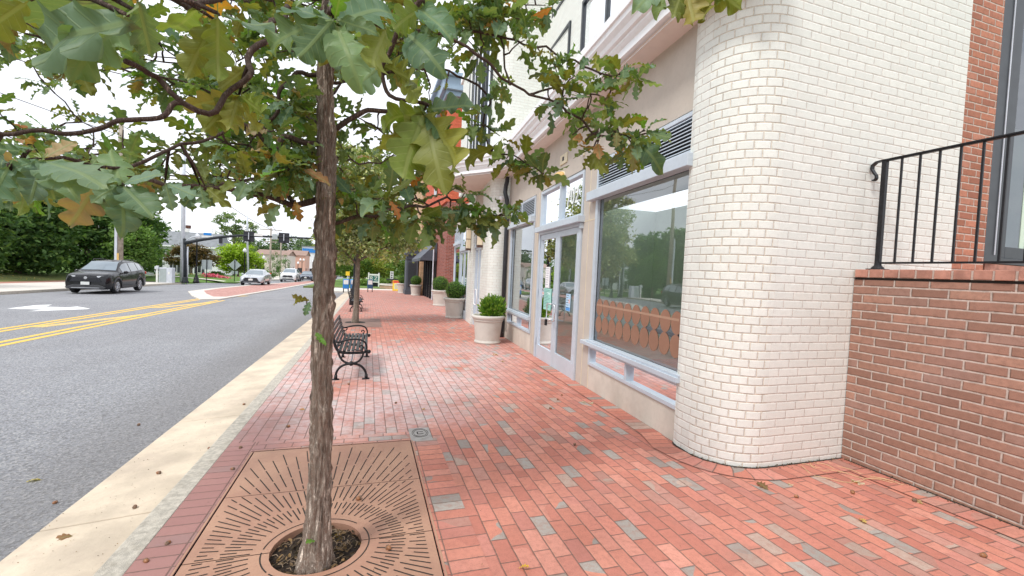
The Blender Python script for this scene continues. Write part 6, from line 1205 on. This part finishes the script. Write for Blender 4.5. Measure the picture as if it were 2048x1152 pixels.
def shop(x,y,wd,dp,h,mat,roofm,label,wins=3,name='shop_building',cat='building',sign=None,pitch=0):
    t=empty(name,(x,y,rz(y)),label,cat); b=MB(); b.box(-wd/2,wd/2,0,dp,-.5,h,True); b.build('wall',mat,t)
    b=MB()
    if pitch: b.poly([(-wd/2-.3,-.3,h),(wd/2+.3,-.3,h),(wd/2+.3,dp/2,h+pitch),(-wd/2-.3,dp/2,h+pitch)]); b.poly([(-wd/2-.3,dp+.3,h),(wd/2+.3,dp+.3,h),(wd/2+.3,dp/2,h+pitch),(-wd/2-.3,dp/2,h+pitch)]); b.poly([(wd/2+.01,0,h),(wd/2+.01,dp,h),(wd/2+.01,dp/2,h+pitch)]); b.poly([(-wd/2-.01,0,h),(-wd/2-.01,dp,h),(-wd/2-.01,dp/2,h+pitch)])
    else: b.box(-wd/2-.15,wd/2+.15,-.15,dp+.15,h+.002,h+.3)
    b.build('roof',roofm,t)
    for k in range(wins):
        xa=-wd/2+wd*(k+.5)/wins; b=MB(); b.box(xa-.45,xa+.45,-.05,.02,1.0,2.3); b.build('window',M_DKGLASS,t)
        b=MB(); ya=dp*(k+.5)/wins; b.box(wd/2-.02,wd/2+.05,ya-.45,ya+.45,1.0,2.3); b.build('window',M_DKGLASS,t)
    if sign: b=MB(); b.box(-wd/2+.1,wd/2+.16,-.2,-.02,h-1.6,h-.4); b.build('sign_board',sign,t)
    return t
PALE=simple('pale_render',(.62,.55,.50),.8,var=.05,scale=.6,bump=0); PINK=simple('salmon_render',(.60,.36,.28),.8,var=.05,scale=.6,bump=0); WHT=simple('white_render',(.76,.78,.80),.8,var=.05,scale=.6,bump=0); BRN=simple('brown_roof',(.30,.20,.16),.8,var=.1,scale=1)
shop(-21.0,110,6.5,12,4.9,PALE,BRN,'low beige building with a brown roof far down the left side',2,pitch=1.2)
shop(-18.6,128,4.6,9,5.6,PINK,BRN,'small salmon pink building behind the narrow evergreens',2,pitch=1.4)
shop(-16.4,142,5.2,9,8.6,WHT,M_SLATE,'tall white building with a bright blue sign board down the street',3,sign=M_BLUE)
shop(-14.6,165,4.5,9,5.5,M_TAN,BRN,'distant tan shop at the end of the street',2)
# distant wooded hills
def woods(name,x0,x1,y,hb,amp,n,lab,cols,seed):
    P=[]; rn=np.random.RandomState(seed); k=int((x1-x0)/5); cx=rn.uniform(x0,x1,k*3); h=hb+amp*np.array([noise.noise(Vector((c*.045,seed,0))) for c in cx]); 
    for c,hh in zip(cx,h):
        for q in range(3):
            rr=rn.uniform(2.5,4.5); m=int(n/(k*9)); d=rn.normal(size=(m,3)); d/=np.linalg.norm(d,axis=1)[:,None]; P.append(d*rn.uniform(.6,1,(m,1))*np.array([rr,rr,rr*.8])+np.array([c+rn.uniform(-2,2),y+rn.uniform(-6,6),-4+(hh+3)*rn.uniform(.2,.92)]))
    P=np.concatenate(P); return tag(leafobj(name,LQ[0],LQ[1],P,*randaxes(len(P),1.0,.6),tints(len(P),cols),M_LEAF),lab,'woods',kind='stuff')
HZ=[(.085,.15,.09),(.11,.18,.12),(.14,.20,.14),(.07,.12,.09)]
woods('distant_woods',-80,-18,200,9.5,9,22000,'hazy wooded hillside closing the view down the street',HZ,3)
woods('distant_woods',-22,30,175,11,5,22000,'tree covered rise behind the right hand side of the street',HZ,8)
woods('roadside_woods',-75,-34,70,9,4,16000,'tall woods behind the grassy bank on the left',VINE,5)
# ------------------------------------------------------------ poles, lamps, signals, signs
def lamp(x,y,h,label,heads=1,group='black globe street lamps on the far side'):
    t=empty('street_lamp',(x,y,rz(y)+.13),label,'street lamp',group)
    b=MB(); b.lathe([(.26,0),(.26,.12),(.21,.16),(.20,.40),(.16,.46),(.11,.62),(.085,.70),(.07,1.1),(.06,h*.85),(.085,h*.86),(.06,h*.88),(.11,h*.9)],n=14); b.build('post',M_BLACK,t,smooth=True)
    for k in range(heads):
        xo=0 if heads==1 else (-.35+.7*k)
        if heads==2: b=MB(); b.tube([(0,0,h*.82),(xo,0,h*.84),(xo,0,h*.9)],.03,6); b.build('bracket',M_BLACK,t)
        b=MB(); b.lathe([(.10,0),(.19,.08),(.225,.22),(.19,.36),(.10,.44),(.07,.47),(.05,.52),(.0,.60)],(xo,0,h*.9),18); b.build('globe',M_GLOBE,t,smooth=True)
    return t
lamp(-15.25,47.8,4.5,'black globe lamp nearest, beside the thick galvanised pole')
lamp(-14.72,62,3.85,'black globe lamp left of the silver saloon car')
lamp(-16.3,80,3.5,'black globe lamp in front of the beige building')
lamp(-15.9,97,3.7,'globe lamp among the narrow evergreens',group='black globe street lamps on the far side')
lamp(-14.9,112,4.2,'black twin globe lamp before the white building',2)
lamp(-13.9,126,4.2,'farthest black twin globe lamp down the street',2)
lamp(-14.6,104,3.2,'short globe lamp beyond the narrow evergreens')
P_=empty('steel_pole',(-16.15,47.4,rz(47.4)+.1),'thick galvanised steel pole beside the nearest globe lamp','pole')
b=MB(); b.tube([(-.04,0,-.2),(-.08,0,7.0),(-.14,0,15)],[.205,.17,.13],14); b.build('pole_shaft',M_GALV,P_,smooth=True)
b=MB(); b.box(.16,.52,-.1,.1,4.95,5.25); b.build('junction_box',M_MULCH,P_,bevel=.02); b=MB(); b.box(.10,.42,-.1,.1,4.62,4.93); b.build('equipment_box',M_SIGNW,P_,bevel=.02)
b=MB(); b.cyl((.28,.1,-.1),(.28,.1,3.3),.07,n=8); b.build('conduit',M_GALV,P_,smooth=True)
MA=empty('signal_mast',(-15.68,46.5,rz(46.5)+.13),'dark curved traffic signal mast arm reaching over the street','traffic signal')
zb=rz(46.5)+.13
b=MB(); b.tube([(0,0,0),(-.03,0,2),(-.12,0,3.95)],[.15,.13,.115],12); b.lathe([(.30,0),(.30,.10),(.22,.2),(.20,.45),(.15,.52)],n=12); b.build('mast_post',M_DPOLE,MA,smooth=True)
A=[(-15.8,2.77),(-15.2,2.98),(-14.6,3.16),(-13.0,3.53),(-11.46,3.78),(-9.0,3.84),(-5.4,3.92),(-3.2,3.95)]
b=MB(); b.tube([(x+15.68,0,z-zb) for x,z in A],[.15,.145,.14,.12,.11,.095,.08,.06],10); b.build('mast_arm',M_DPOLE,MA,smooth=True)
b=MB(); b.tube([(-.05,0,3.7),(.5,0,4.15),(1.2,0,4.25),(1.6,0,4.22)],[.05,.04,.035,.03],8); b.build('lamp_arm',M_GALV,MA,smooth=True)
def signal(x,z,lab=''):
    o=MB(); o.box(x-.46,x+.46,-.02,.02,z-.48,z+.48); q=o.build('signal_head',M_CARDK,MA,bevel=.03); o=MB(); o.box(x-.17,x+.17,.02,.22,z-.44,z+.44); o.box(x-.03,x+.03,-.12,-.02,z-.4,z+.4); o.build('signal_case',M_DPOLE,q,bevel=.02)
    o=MB(); o.box(x-.03,x+.03,-.14,-.10,z-.28,z+.36); o.build('bracket',M_GALV,q)
signal(4.95,3.74-zb); signal(7.88,3.80-zb)
b=MB(); b.box(2.55,2.8,-.05,.2,2.95-zb,3.5-zb); b.build('hanging_signal',M_CARDK,MA,bevel=.02)
b=MB(); b.box(5.4,6.1,-.13,-.11,3.82-zb,4.06-zb); b.build('sign_plate',M_SIGNW,MA); b=MB(); b.box(6.9,7.35,-.13,-.11,3.62-zb,4.1-zb); b.build('sign_plate',M_SIGNBK,MA)
b=MB(); b.box(1.35,1.95,-.05,.05,3.62-zb,3.84-zb); b.build('street_name_sign',M_BLUE,MA); b=MB(); b.box(1.2,2.1,-.03,.03,3.42-zb,3.58-zb); b.build('street_name_sign',M_SIGNW,MA)
UB=empty('utility_box',(-16.65,45,rz(45)+.12),'grey green utility cabinet beside the thick pole','cabinet'); b=MB(); b.box(-.45,.5,0,.7,0,1.30); b.build('cabinet',M_GALV,UB,bevel=.03); b=MB(); b.box(-.40,.10,-.012,0,.08,1.2); b.build('door_panel',M_SIGNBK,UB); b=MB(); b.box(.22,.34,-.014,0,.75,.95); b.build('notice',M_SIGNW,UB); b=MB(); b.box(-.62,-.50,-.05,.07,0,1.45); b.build('meter_post',M_SIGNW,UB); b=MB(); b.box(-.72,-.47,-.08,.1,1.15,1.40); b.build('meter_box',M_GALV,UB)
UP=empty('utility_pole',(-16.72,38,rz(38)+.1),'square grey timber pole with an orange tag behind the black car','utility pole'); b=MB(); b.cyl((0,0,-.2),(-.05,0,12),.19,.14,12); b.build('pole_shaft',M_WOODP,UP,smooth=True); b=MB(); b.box(-.24,-.10,-.22,-.1,0,6); b.build('conduit',M_GALV,UP); b=MB(); b.box(-.14,.02,-.215,-.19,1.75,2.25); b.build('orange_tag',M_LAMPY,UP)
def wpole(x,y,h,lab,arms=((.92,1.6),)):
    t=empty('utility_pole',(x,y,rz(y)+.1),lab,'utility pole','wooden poles along the left side'); b=MB(); b.cyl((0,0,-.2),(0,0,h),.19,.12,8); b.build('pole_shaft',M_WOODP,t,smooth=True)
    b=MB()
    for f,w_ in arms: b.box(-w_,w_,-.06,.06,h*f,h*f+.14)
    b.build('crossarm',M_WOODP,t); return t
wpole(-16.3,85,8.6,'wooden pole with crossarm in front of the beige building',((.96,1.7),(.72,1.0)))
wpole(-17.3,100,8.2,'wooden pole behind the narrow evergreens',((.93,1.8),))
wpole(-15.0,150,9,'distant wooden pole before the wooded hill')
wpole(-12.9,190,9,'farthest wooden pole near the end of the street')
LPo=empty('steel_pole',(-13.85,60,rz(60)+.1),'slim leaning galvanised pole left of the silver saloon','pole'); b=MB(); b.tube([(.05,0,-.2),(-.2,0,6.2),(-.22,0,8)],[.12,.10,.09],10); b.build('pole_shaft',M_GALV,LPo,smooth=True); b=MB(); b.box(-.42,-.08,-.15,.1,4.9,6.0); b.build('equipment_box',M_OUTLET,LPo,bevel=.03)
S1=empty('road_sign',(-14.5,48,rz(48)+.13),'back of a rectangular road sign on a thin black post','sign'); b=MB(); b.cyl((0,0,0),(0,0,2.3),.035,n=8); b.build('post',M_BLACK,S1); b=MB(); b.box(-.42,.42,.04,.06,1.25,2.15); b.build('sign_plate',M_SIGNBK,S1)
S2=empty('road_sign',(-14.25,56,rz(56)+.13),'diamond shaped warning sign seen from behind above a small plate','sign'); b=MB(); b.cyl((0,0,0),(0,0,2.35),.035,n=8); b.build('post',M_BLACK,S2); b=MB(); b.plate([(0,-.62),(.62,0),(0,.62),(-.62,0)],(0,.06,1.82),(1,0,0),(0,0,1),.02); b.build('sign_plate',M_SIGNBK,S2); b=MB(); b.box(-.32,.32,.04,.06,.82,1.16); b.build('small_plate',M_SIGNBK,S2)
for i,(p,q,sag,r_) in enumerate([((-16.3,47.4,13.0),(-17.0,100,5.6),-1.2,.03),((-16.3,47.4,9.5),(-16.3,85,7.0),.6,.035),((-16.3,85,7.1),(-17.3,100,6.6),.3,.025),((-17.3,100,6.6),(-15,150,5.5),.8,.03),((-16.7,38,10.5),(-16.3,47.4,11.0),.2,.02),((-16.7,38,9.8),(-22,-5,9.0),.5,.02),((-15,150,5.6),(-12.9,190,5.1),.4,.03)]):
    p,q=Vector(p),Vector(q); b=MB(); b.tube([p.lerp(q,t/14)-Vector((0,0,sag*4*(t/14)*(1-t/14))) for t in range(15)],r_,5)
    lab=['long black cable sweeping down the street from the thick steel pole','lower cable from the steel pole to the first wooden pole','cable between the two nearer wooden poles','cable from the second wooden pole into the distance','short cable between the timber pole and the steel pole','cable running left from the timber pole above the bank','farthest cable before the wooded hill'][i]
    tag(b.build('power_line',M_BLACK),lab,'cable','overhead cables')
# ------------------------------------------------------------ right side beyond the shops
OB=empty('corner_building',(3.94,24,gz(24)),'orange brick building with a dark red brick pier and blue grey cornice','building')
b=MB(); b.box(0,6,0,9.6,-.3,5.6,True); b.build('lower_wall',M_REDB2,OB)
b=MB(); b.box(-.10,6,0.05,9.5,5.6,11.2,True); b.build('upper_wall',M_ORANGE,OB)
b=MB(); b.box(-.35,6.2,-.25,9.7,11.2,11.45); b.box(-.55,6.4,-.45,9.8,11.45,12.1); b.box(-.75,6.6,-.65,9.9,12.1,12.3); b.build('cornice',M_BLUEC,OB,bevel=.03)
b=MB(); b.box(-.16,-.1,0.4,1.6,6.5,8.6); b.box(-.16,-.1,3.4,4.6,6.5,8.6); b.build('window',M_DKGLASS,OB)
b=MB(); b.box(-.02,-.004,3.2,9.4,-.2,2.9); b.build('shop_front',M_DKGLASS,OB)
b=MB(); 
for y in (3.2,4.3,5.6,6.9,8.2,9.3): b.box(-.09,-.02,y,y+.12,-.2,2.9)
b.build('shop_mullion',M_BLACK,OB)
b=MB(); b.cyl((-.25,3.0,0),(-.25,3.0,3.1),.04,n=8); b.build('drain_pipe',M_GALV,OB)
AW=empty('awning',(3.9,27.3,gz(27.3)+2.45),'black sloping shop awning beside the tan wall','awning')
b=MB(); P=[(0,-.2,1.15),(0,5.2,1.15),(-1.0,5.2,.12),(-1.0,-.2,.12)]; b.poly(P); b.poly([(-1.0,-.2,.12),(-1.0,5.2,.12),(-1.0,5.2,-.05),(-1.0,-.2,-.05)]); b.poly([(0,-.2,1.15),(-1.0,-.2,.12),(-1,-.2,-.0),(0,-.2,-.0)]); b.poly([(0,5.2,1.15),(-1.0,5.2,.12),(-1,5.2,0),(0,5.2,0)]); b.build('canvas',M_DKBLUE,AW,recalc=False)
TB=empty('corner_building',(3.66,34,gz(34)),'plain tan brick building end wall','building'); b=MB(); b.box(0,5,0,8,-.3,9.5,True); b.build('wall',M_TAN,TB); b=MB(); b.box(-.15,5,-.15,8,9.5,9.8); b.build('roof',M_TRIM,TB)
b=MB(); b.cyl((.55,-.15,4.55),(.55,-.35,4.6),.06,.10,10); b.build('wall_light',M_LAMPY,TB)
WH=empty('shop_building',(5.2,60,rz(60)),'pale sided building rising behind the tan wall','building'); b=MB(); b.box(0,7,0,8,0,11.5); b.build('wall',WHT,WH); b=MB(); b.box(-.3,7,-.3,8,11.5,11.9); b.build('roof',M_TRIM,WH); b=MB(); b.box(.3,1.0,-.05,0,6,8); b.build('window',M_DKGLASS,WH)
DC=empty('pilaster',(2.63,34.6,gz(34.6)),'slate blue painted wooden pilaster of the corner shop','pilaster')
b=MB(); b.box(.06,.95,.06,1.6,0,4.0); b.build('shaft',M_DKBLUE,DC,bevel=.02)
for q in ((0,1.0,0,1.65,0,.35),(-.06,1.02,-.06,1.7,3.05,3.2),(-.02,1.0,-.02,1.66,2.75,2.8),(-.12,1.02,-.12,1.8,4.0,4.25)): b=MB(); b.box(*q); b.build('moulding',M_DKBLUE,DC,bevel=.02)
b=MB(); b.box(.2,.82,.04,.062,.6,2.5); b.build('panel',M_CHAR,DC,bevel=.01)
# black lamp post by the second tree, news boxes, notice frame, sandwich board, round planter
BP=empty('street_lamp',(-.62,22,gz(22)),'black lamp post standing right behind the second bench','street lamp'); b=MB(); b.lathe([(.24,0),(.24,.2),(.19,.3),(.18,.7),(.14,.8),(.12,.95),(.10,1.2),(.085,3.9),(.12,3.95),(.08,4.0)],n=14); b.build('post',M_BLACK,BP,smooth=True)
b=MB(); b.lathe([(.10,0),(.19,.08),(.225,.22),(.19,.36),(.10,.44),(0,.60)],(0,0,4.0),16); b.build('globe',M_GLOBE,BP,smooth=True)
def newsbox(x,y,c,lab):
    t=empty('news_box',(x,y,gz(y)),lab,'news box','blue news boxes at the corner'); b=MB(); b.box(-.22,.22,-.2,.2,.28,1.02); b.build('box',c,t,bevel=.04)
    b=MB(); b.box(-.17,.17,-.215,-.2,.62,.95); b.build('window',M_SIGNW,t); 
    for xx in (-.17,.17): b=MB(); b.box(xx-.03,xx+.03,-.15,.15,0,.28); b.build('leg',M_BLACK,t)
newsbox(-1.65,35.6,M_BLUE,'bright blue news box left of the black lamp post'); newsbox(-1.15,36.1,simple('light_blue_plastic',(.10,.38,.75),.4,0,.1,4,0),'lighter blue news box close to the lamp post'); newsbox(.1,37.5,simple('navy_plastic',(.03,.10,.20),.4,0,.1,4,0),'dark navy box right of the second tree trunk')
YS=empty('road_sign',(-1.75,40,gz(40)),'small yellow sign on a thin post behind the news boxes','sign'); b=MB(); b.cyl((0,0,0),(0,0,1.55),.03,n=6); b.build('post',M_GALV,YS); b=MB(); b.box(-.16,.16,-.04,-.02,1.25,1.6); b.build('sign_plate',M_YSIGN,YS)
LS=empty('notice_frame',(.5,52,rz(52)),'white framed lot sign with dark green letter boards on the grass','sign')
b=MB(); b.box(-.62,-.48,-.1,.1,0,1.72); b.box(.48,.62,-.1,.1,0,1.72); b.box(-.48,.48,-.06,.06,.62,.74); b.box(-.48,.48,-.05,.05,1.40,1.58); b.build('sign_frame',M_SIGNW,LS,bevel=.01)
b=MB(); b.box(-.48,.48,-.02,.02,.74,1.40); b.build('sign_board',simple('green_board',(.05,.17,.16),.5,0,.1,5,0),LS)
for ch,xx in (('R',-.24),('Z',.22)): text('sign_letter',ch,.62,Matrix(((1,0,0,xx),(0,0,1,-.03),(0,1,0,1.07),(0,0,0,1))),M_SIGNW,LS)
b=MB(); b.box(-.7,.6,.3,.8,.0,.62); b.build('hedge_base',M_CARDK,LS,bevel=.1)
PS=empty('road_sign',(2.36,50,rz(50)+.1),'narrow white vertical sign with dark marks on a post','sign'); b=MB(); b.cyl((0,.03,0),(0,.03,1.0),.03,n=6); b.build('post',M_BLACK,PS); b=MB(); b.box(-.17,.17,-.02,.0,1.0,1.85); b.build('sign_plate',M_SIGNW,PS); b=MB(); 
for z in (1.12,1.36,1.60): b.box(-.08,.08,-.03,-.02,z,z+.14)
b.build('sign_mark',M_INK,PS)
SB=empty('sandwich_board',(2.42,42,gz(42)),'yellow and red folding pavement sign before the round planter','sign')
b=MB(); 
for s in (-1,1):
    Mx=Matrix.Translation((0,s*.22,0))@Matrix.Rotation(s*.22,4,'X'); b.box(-.33,.33,-.015,.015,0,.98,M=Mx)
b.build('board',M_YSIGN,SB,bevel=.02); Mx=Matrix.Translation((0,-.22,0))@Matrix.Rotation(-.22,4,'X')
b=MB(); b.box(-.30,.30,-.025,-.016,.74,.94,M=Mx); b.build('header',M_RSIGN,SB); b=MB(); b.box(-.22,.22,-.025,-.016,.14,.70,M=Mx); b.build('panel',simple('pale_yellow',(.85,.80,.35),.5,0,.05,5,0),SB)
b=MB(); 
for k in range(4): b.box(-.16,.16,-.03,-.026,.22+.12*k,.26+.12*k,M=Mx)
b.build('print',M_BLUE,SB)
RP=empty('planter_wall',(2.6,47.5,gz(47.5)-.05),'low round stone walled planter at the corner','planter'); b=MB(); b.lathe([(1.55,0),(1.55,.42)],n=30,cap=False); b.build('stone_wall',M_TAN,RP); b=MB(); b.lathe([(1.25,.42),(1.25,.52),(1.62,.52),(1.62,.42)],n=30,cap=False); b.build('coping',M_CONC2,RP); b=MB(); b.lathe([(1.3,.44),(0,.46)],n=20,cap=False); b.build('soil',M_SOIL,RP)
BW=empty('brick_pier',(3.2,49.2,rz(49)),'small red brick base with a dark cap beyond the round planter','pier'); b=MB(); b.box(-.9,.5,0,.6,0,1.0,True); b.build('wall',M_REDB2,BW); b=MB(); b.box(-1.4,.7,-.1,.7,1.0,1.12); b.build('coping',M_CARDK,BW)
b=MB(); b.slab(-6,60,46.3,130,lambda y:rz(y)+.16,.3); tag(b.build('corner_lawn',M_GRASS),kind='structure')
GRN=[(.11,.20,.06),(.15,.25,.08),(.20,.29,.07),(.09,.16,.05)]
for i,(x,y,h,r,c,lab) in enumerate([(-2.2,58,5.5,2.2,GRN,'green tree behind the blue news boxes'),(1.2,60,5.2,2.4,[(.26,.30,.06),(.20,.28,.07),(.32,.34,.09)],'yellowing green tree behind the white lot sign'),(4.4,56,6.0,2.4,GRN,'leafy tree left of the slate pilaster'),(-5.0,72,5,2.0,GRN,'round tree at the far corner beside the road'),(3.0,66,8.5,3.2,VINE,'darker tall tree at the back of the corner lawn'),(-1.0,76,8.0,3.2,VINE,'dark tree behind the corner lawn, seen over the lot sign')]):
    tree('broadleaf_tree',x,y,rz(y),[(0,0,h*.6,r,r,h*.34),(r*.5,0,h*.42,r*.7,r*.7,h*.25),(-r*.5,0,h*.4,r*.7,r*.7,h*.22)],6000,.20,c,lab,'tree','trees on the corner lawn',trunk=h*.5,tr=.13)
for i,(x,y,rx,h,lab) in enumerate([(4.2,50,1.5,1.3,'green shrub mass left of the farthest planter'),(2.0,54,1.6,.9,'low shrub behind the round stone planter'),(-.3,55,1.2,.7,'low shrub beneath the lot sign')]):
    tree('shrub',x,y,rz(y)+.1,[(0,0,h*.55,rx,rx,h*.6)],2500,.15,GRN,lab,'shrub',trunk=h*.4,tr=.05,limbs=2)
# ------------------------------------------------------------ small things on the ground
def acorn(x,y,z,lab,s=1):
    t=empty('acorn',(x,y,z),lab,'acorn','acorns dropped on the ground',random.uniform(0,6)); t.scale=(s,)*3
    b=MB(); b.ball((0,0,.009),.0105,10,8,(1.35,1,.95)); b.build('nut',M_ACORN,t,smooth=True); b=MB(); b.ball((-.008,0,.0095),.0108,10,6,(.7,1.06,1.0)); b.build('cup',M_ACUP,t,smooth=True)
M_ACORN=simple('acorn_nut',(.30,.13,.055),.4,0,.3,60,0); M_ACUP=simple('acorn_cup',(.20,.13,.09),.9,0,.3,90,.3)
AC=[(3.50,1.53,'acorn on the pavers near the foot of the brown wall, closest to the camera'),(3.05,2.36,'acorn on the pavers left of the dry stalks'),(3.55,2.30,'acorn right of the dry stalks'),(-1.99,3.74,'pale acorn on the asphalt near the gutter'),(-1.04,2.65,'orange acorn on the curb edge near the camera'),(-1.00,2.80,'second acorn by the curb close to the grate'),(-.936,3.74,'acorn lying alone between curb and grate'),(-.99,4.18,'acorn at the curb edge level with the far end of the grate'),(-1.28,4.4,'acorn on the concrete gutter below the curb'),(-1.42,3.45,'acorn on the gutter slab beside the crack'),(-1.5,4.0,'acorn in the middle of the gutter slab'),(-.70,4.66,'acorn on the whitish bricks behind the grate'),(-1.35,5.8,'dark acorn on the next gutter slab'),(-2.2,5.4,'acorn on the asphalt edge farther up'),(1.88,3.65,'acorn on the pavers halfway to the shop window'),(2.35,5.1,'acorn below the stucco base of the window'),(2.5,5.3,'acorn close to the door threshold'),(2.1,4.75,'acorn in front of the shop window plinth'),(.35,5.3,'acorn on the chalky bricks ahead of the bench'),(-.22,6.3,'acorn under the front edge of the bench'),(3.9,2.1,'acorn near the grey edge bricks'),(-1.25,2.75,'acorn on the gutter beside the curb, near the photo edge'),(.15,2.45,'acorn on the rusty grate right of the pit'),(-.02,3.05,'curled acorn cap on the grate plate')]
for x,y,lab in AC: acorn(x,y,(gz(y) if x>-1.25 else gz(y)-.068+.0836*(x+1.262) if x>-1.86 else rz(y))+(.005 if abs(x+.227)<.64 and y<4 else 0),lab,random.uniform(1.0,1.35))
def dead(x,y,lab,s=.07,c=(.50,.36,.20)):
    n=1; ax=randaxes(1,s,3.0); tv,tf,tu=TEMPL[2]; o=leafobj('fallen_leaf',tv,tf,np.array([[0,0,.006]]),*ax,np.array([c]),M_OAK,None,True,tu); o.location=(x,y,gz(y)+.003 if x>-1.25 else (gz(y)-.065+.0836*(x+1.262) if x>-1.86 else rz(y)+.004)); tag(o,lab,'leaf','single fallen leaves')
for x,y,lab,s,c in [(2.70,4.84,'curled pale leaf on the pavers below the shop window',.12,(.60,.50,.38)),(2.60,4.95,'second pale leaf touching the first below the shop window',.10,(.62,.52,.40)),(2.95,2.62,'brown crumpled leaf in front of the rounded pillar',.10,(.24,.13,.06)),(3.2,2.55,'small pale leaf near the pillar base',.07,(.62,.50,.36)),(3.79,2.48,'pale broken leaf lying on the dry stalks',.11,(.66,.56,.42)),(3.90,2.05,'tan leaf on the pavers beside the grey edge bricks',.09,(.55,.38,.2)),(3.2,2.02,'yellow leaf fragment on a grey brick',.06,(.65,.45,.15)),(-2.38,4.15,'pale yellow leaf flat on the asphalt',.08,(.60,.50,.22)),(-1.62,3.2,'brown oak leaf near the gutter joint',.09,(.30,.16,.08)),(.62,5.0,'yellow leaf beside the carved utility plaque',.06,(.62,.45,.12)),(-.62,5.2,'orange leaf on the pink bricks beyond the grate',.08,(.55,.28,.14)),(2.48,8.3,'dry leaf at the foot of the left shop window',.10,(.55,.42,.22)),(2.40,7.6,'dry leaf lying by the door threshold',.10,(.58,.46,.28)),(.80,2.12,'bright yellow leaf at the bottom of the picture',.05,(.80,.52,.06))]: dead(x,y,lab,s,c)
b=MB()
for k,(P) in enumerate([[(3.62,2.78),(3.55,2.62),(3.62,2.50),(3.80,2.42),(3.98,2.46),(4.12,2.34)],[(3.66,2.80),(3.80,2.66),(3.90,2.50),(4.02,2.40),(4.13,2.30)],[(3.74,2.62),(3.70,2.74),(3.80,2.80),(3.87,2.70),(3.82,2.58)],[(3.95,2.78),(3.97,2.62),(4.03,2.48),(4.12,2.32)]]):
    P=cr(P,5); b.tube([(x,y,gz(y)+.010+.006*math.sin(i*.9+k)) for i,(x,y) in enumerate(P)],.0022,5)
tag(b.build('dry_stalks',simple('straw',(.68,.50,.27),.7,0,.1,30,0)),'tangle of dry straw coloured stalks in the corner by the brown wall','stalks')
PQ=empty('utility_plaque',(.515,4.205,gz(4.205)+.006),'small square grey utility plaque carved with an oval, set in the bricks','plaque')
b=MB(); b.box(-.10,.10,-.17,.17,-.01,.002); b.build('plate',simple('grey_stone',(.38,.36,.34),.85,0,.15,14,.4),PQ,bevel=.003)
b=MB()
for R in (1,.8): b.tube([(.075*R*math.cos(a),.03+.11*R*math.sin(a),.003) for a in np.linspace(0,2*PI,29)],.0022,4,False)
b.box(-.03,.03,.0,.008,.001,.004); b.box(-.03,-.02,.0,.06,.001,.004); b.box(-.03,.03,.055,.063,.001,.004); b.build('carved_emblem',M_DIRT,PQ)
P=[]
for k in range(420):
    y=random.uniform(-.5,2.8); P.append((4.19-abs(random.gauss(0,.028))-.004,y,gz(y)+.012))
for k in range(160):
    a=math.radians(random.uniform(188,270)); r=Rc+abs(random.gauss(0,.02)); P.append((3.26+r*math.cos(a),3.27+r*math.sin(a),gz(3)+.012))
for k in range(130): x=random.uniform(3.3,4.18); P.append((x,2.84-abs(random.gauss(0,.03)),gz(2.84)+.012))
litter('leaf_litter',P,.011,'crumbs of dry leaf and grit along the base of the pillar and the brown wall')
P=[]
for k in range(260):
    y=2.0+abs(random.gauss(0,3)); xx=random.uniform(-1.84,-1.27); P.append((xx,y,gz(y)-.064+.0836*(xx+1.262)))
for k in range(360):
    y=1.8+abs(random.gauss(0,3.2)); P.append((random.uniform(-1,2.7 if y>3.5 else 4.0),y,gz(y)+.009))
litter('ground_crumbs',P,.007,'tiny crumbs of leaf and bark scattered over the pavement and gutter')
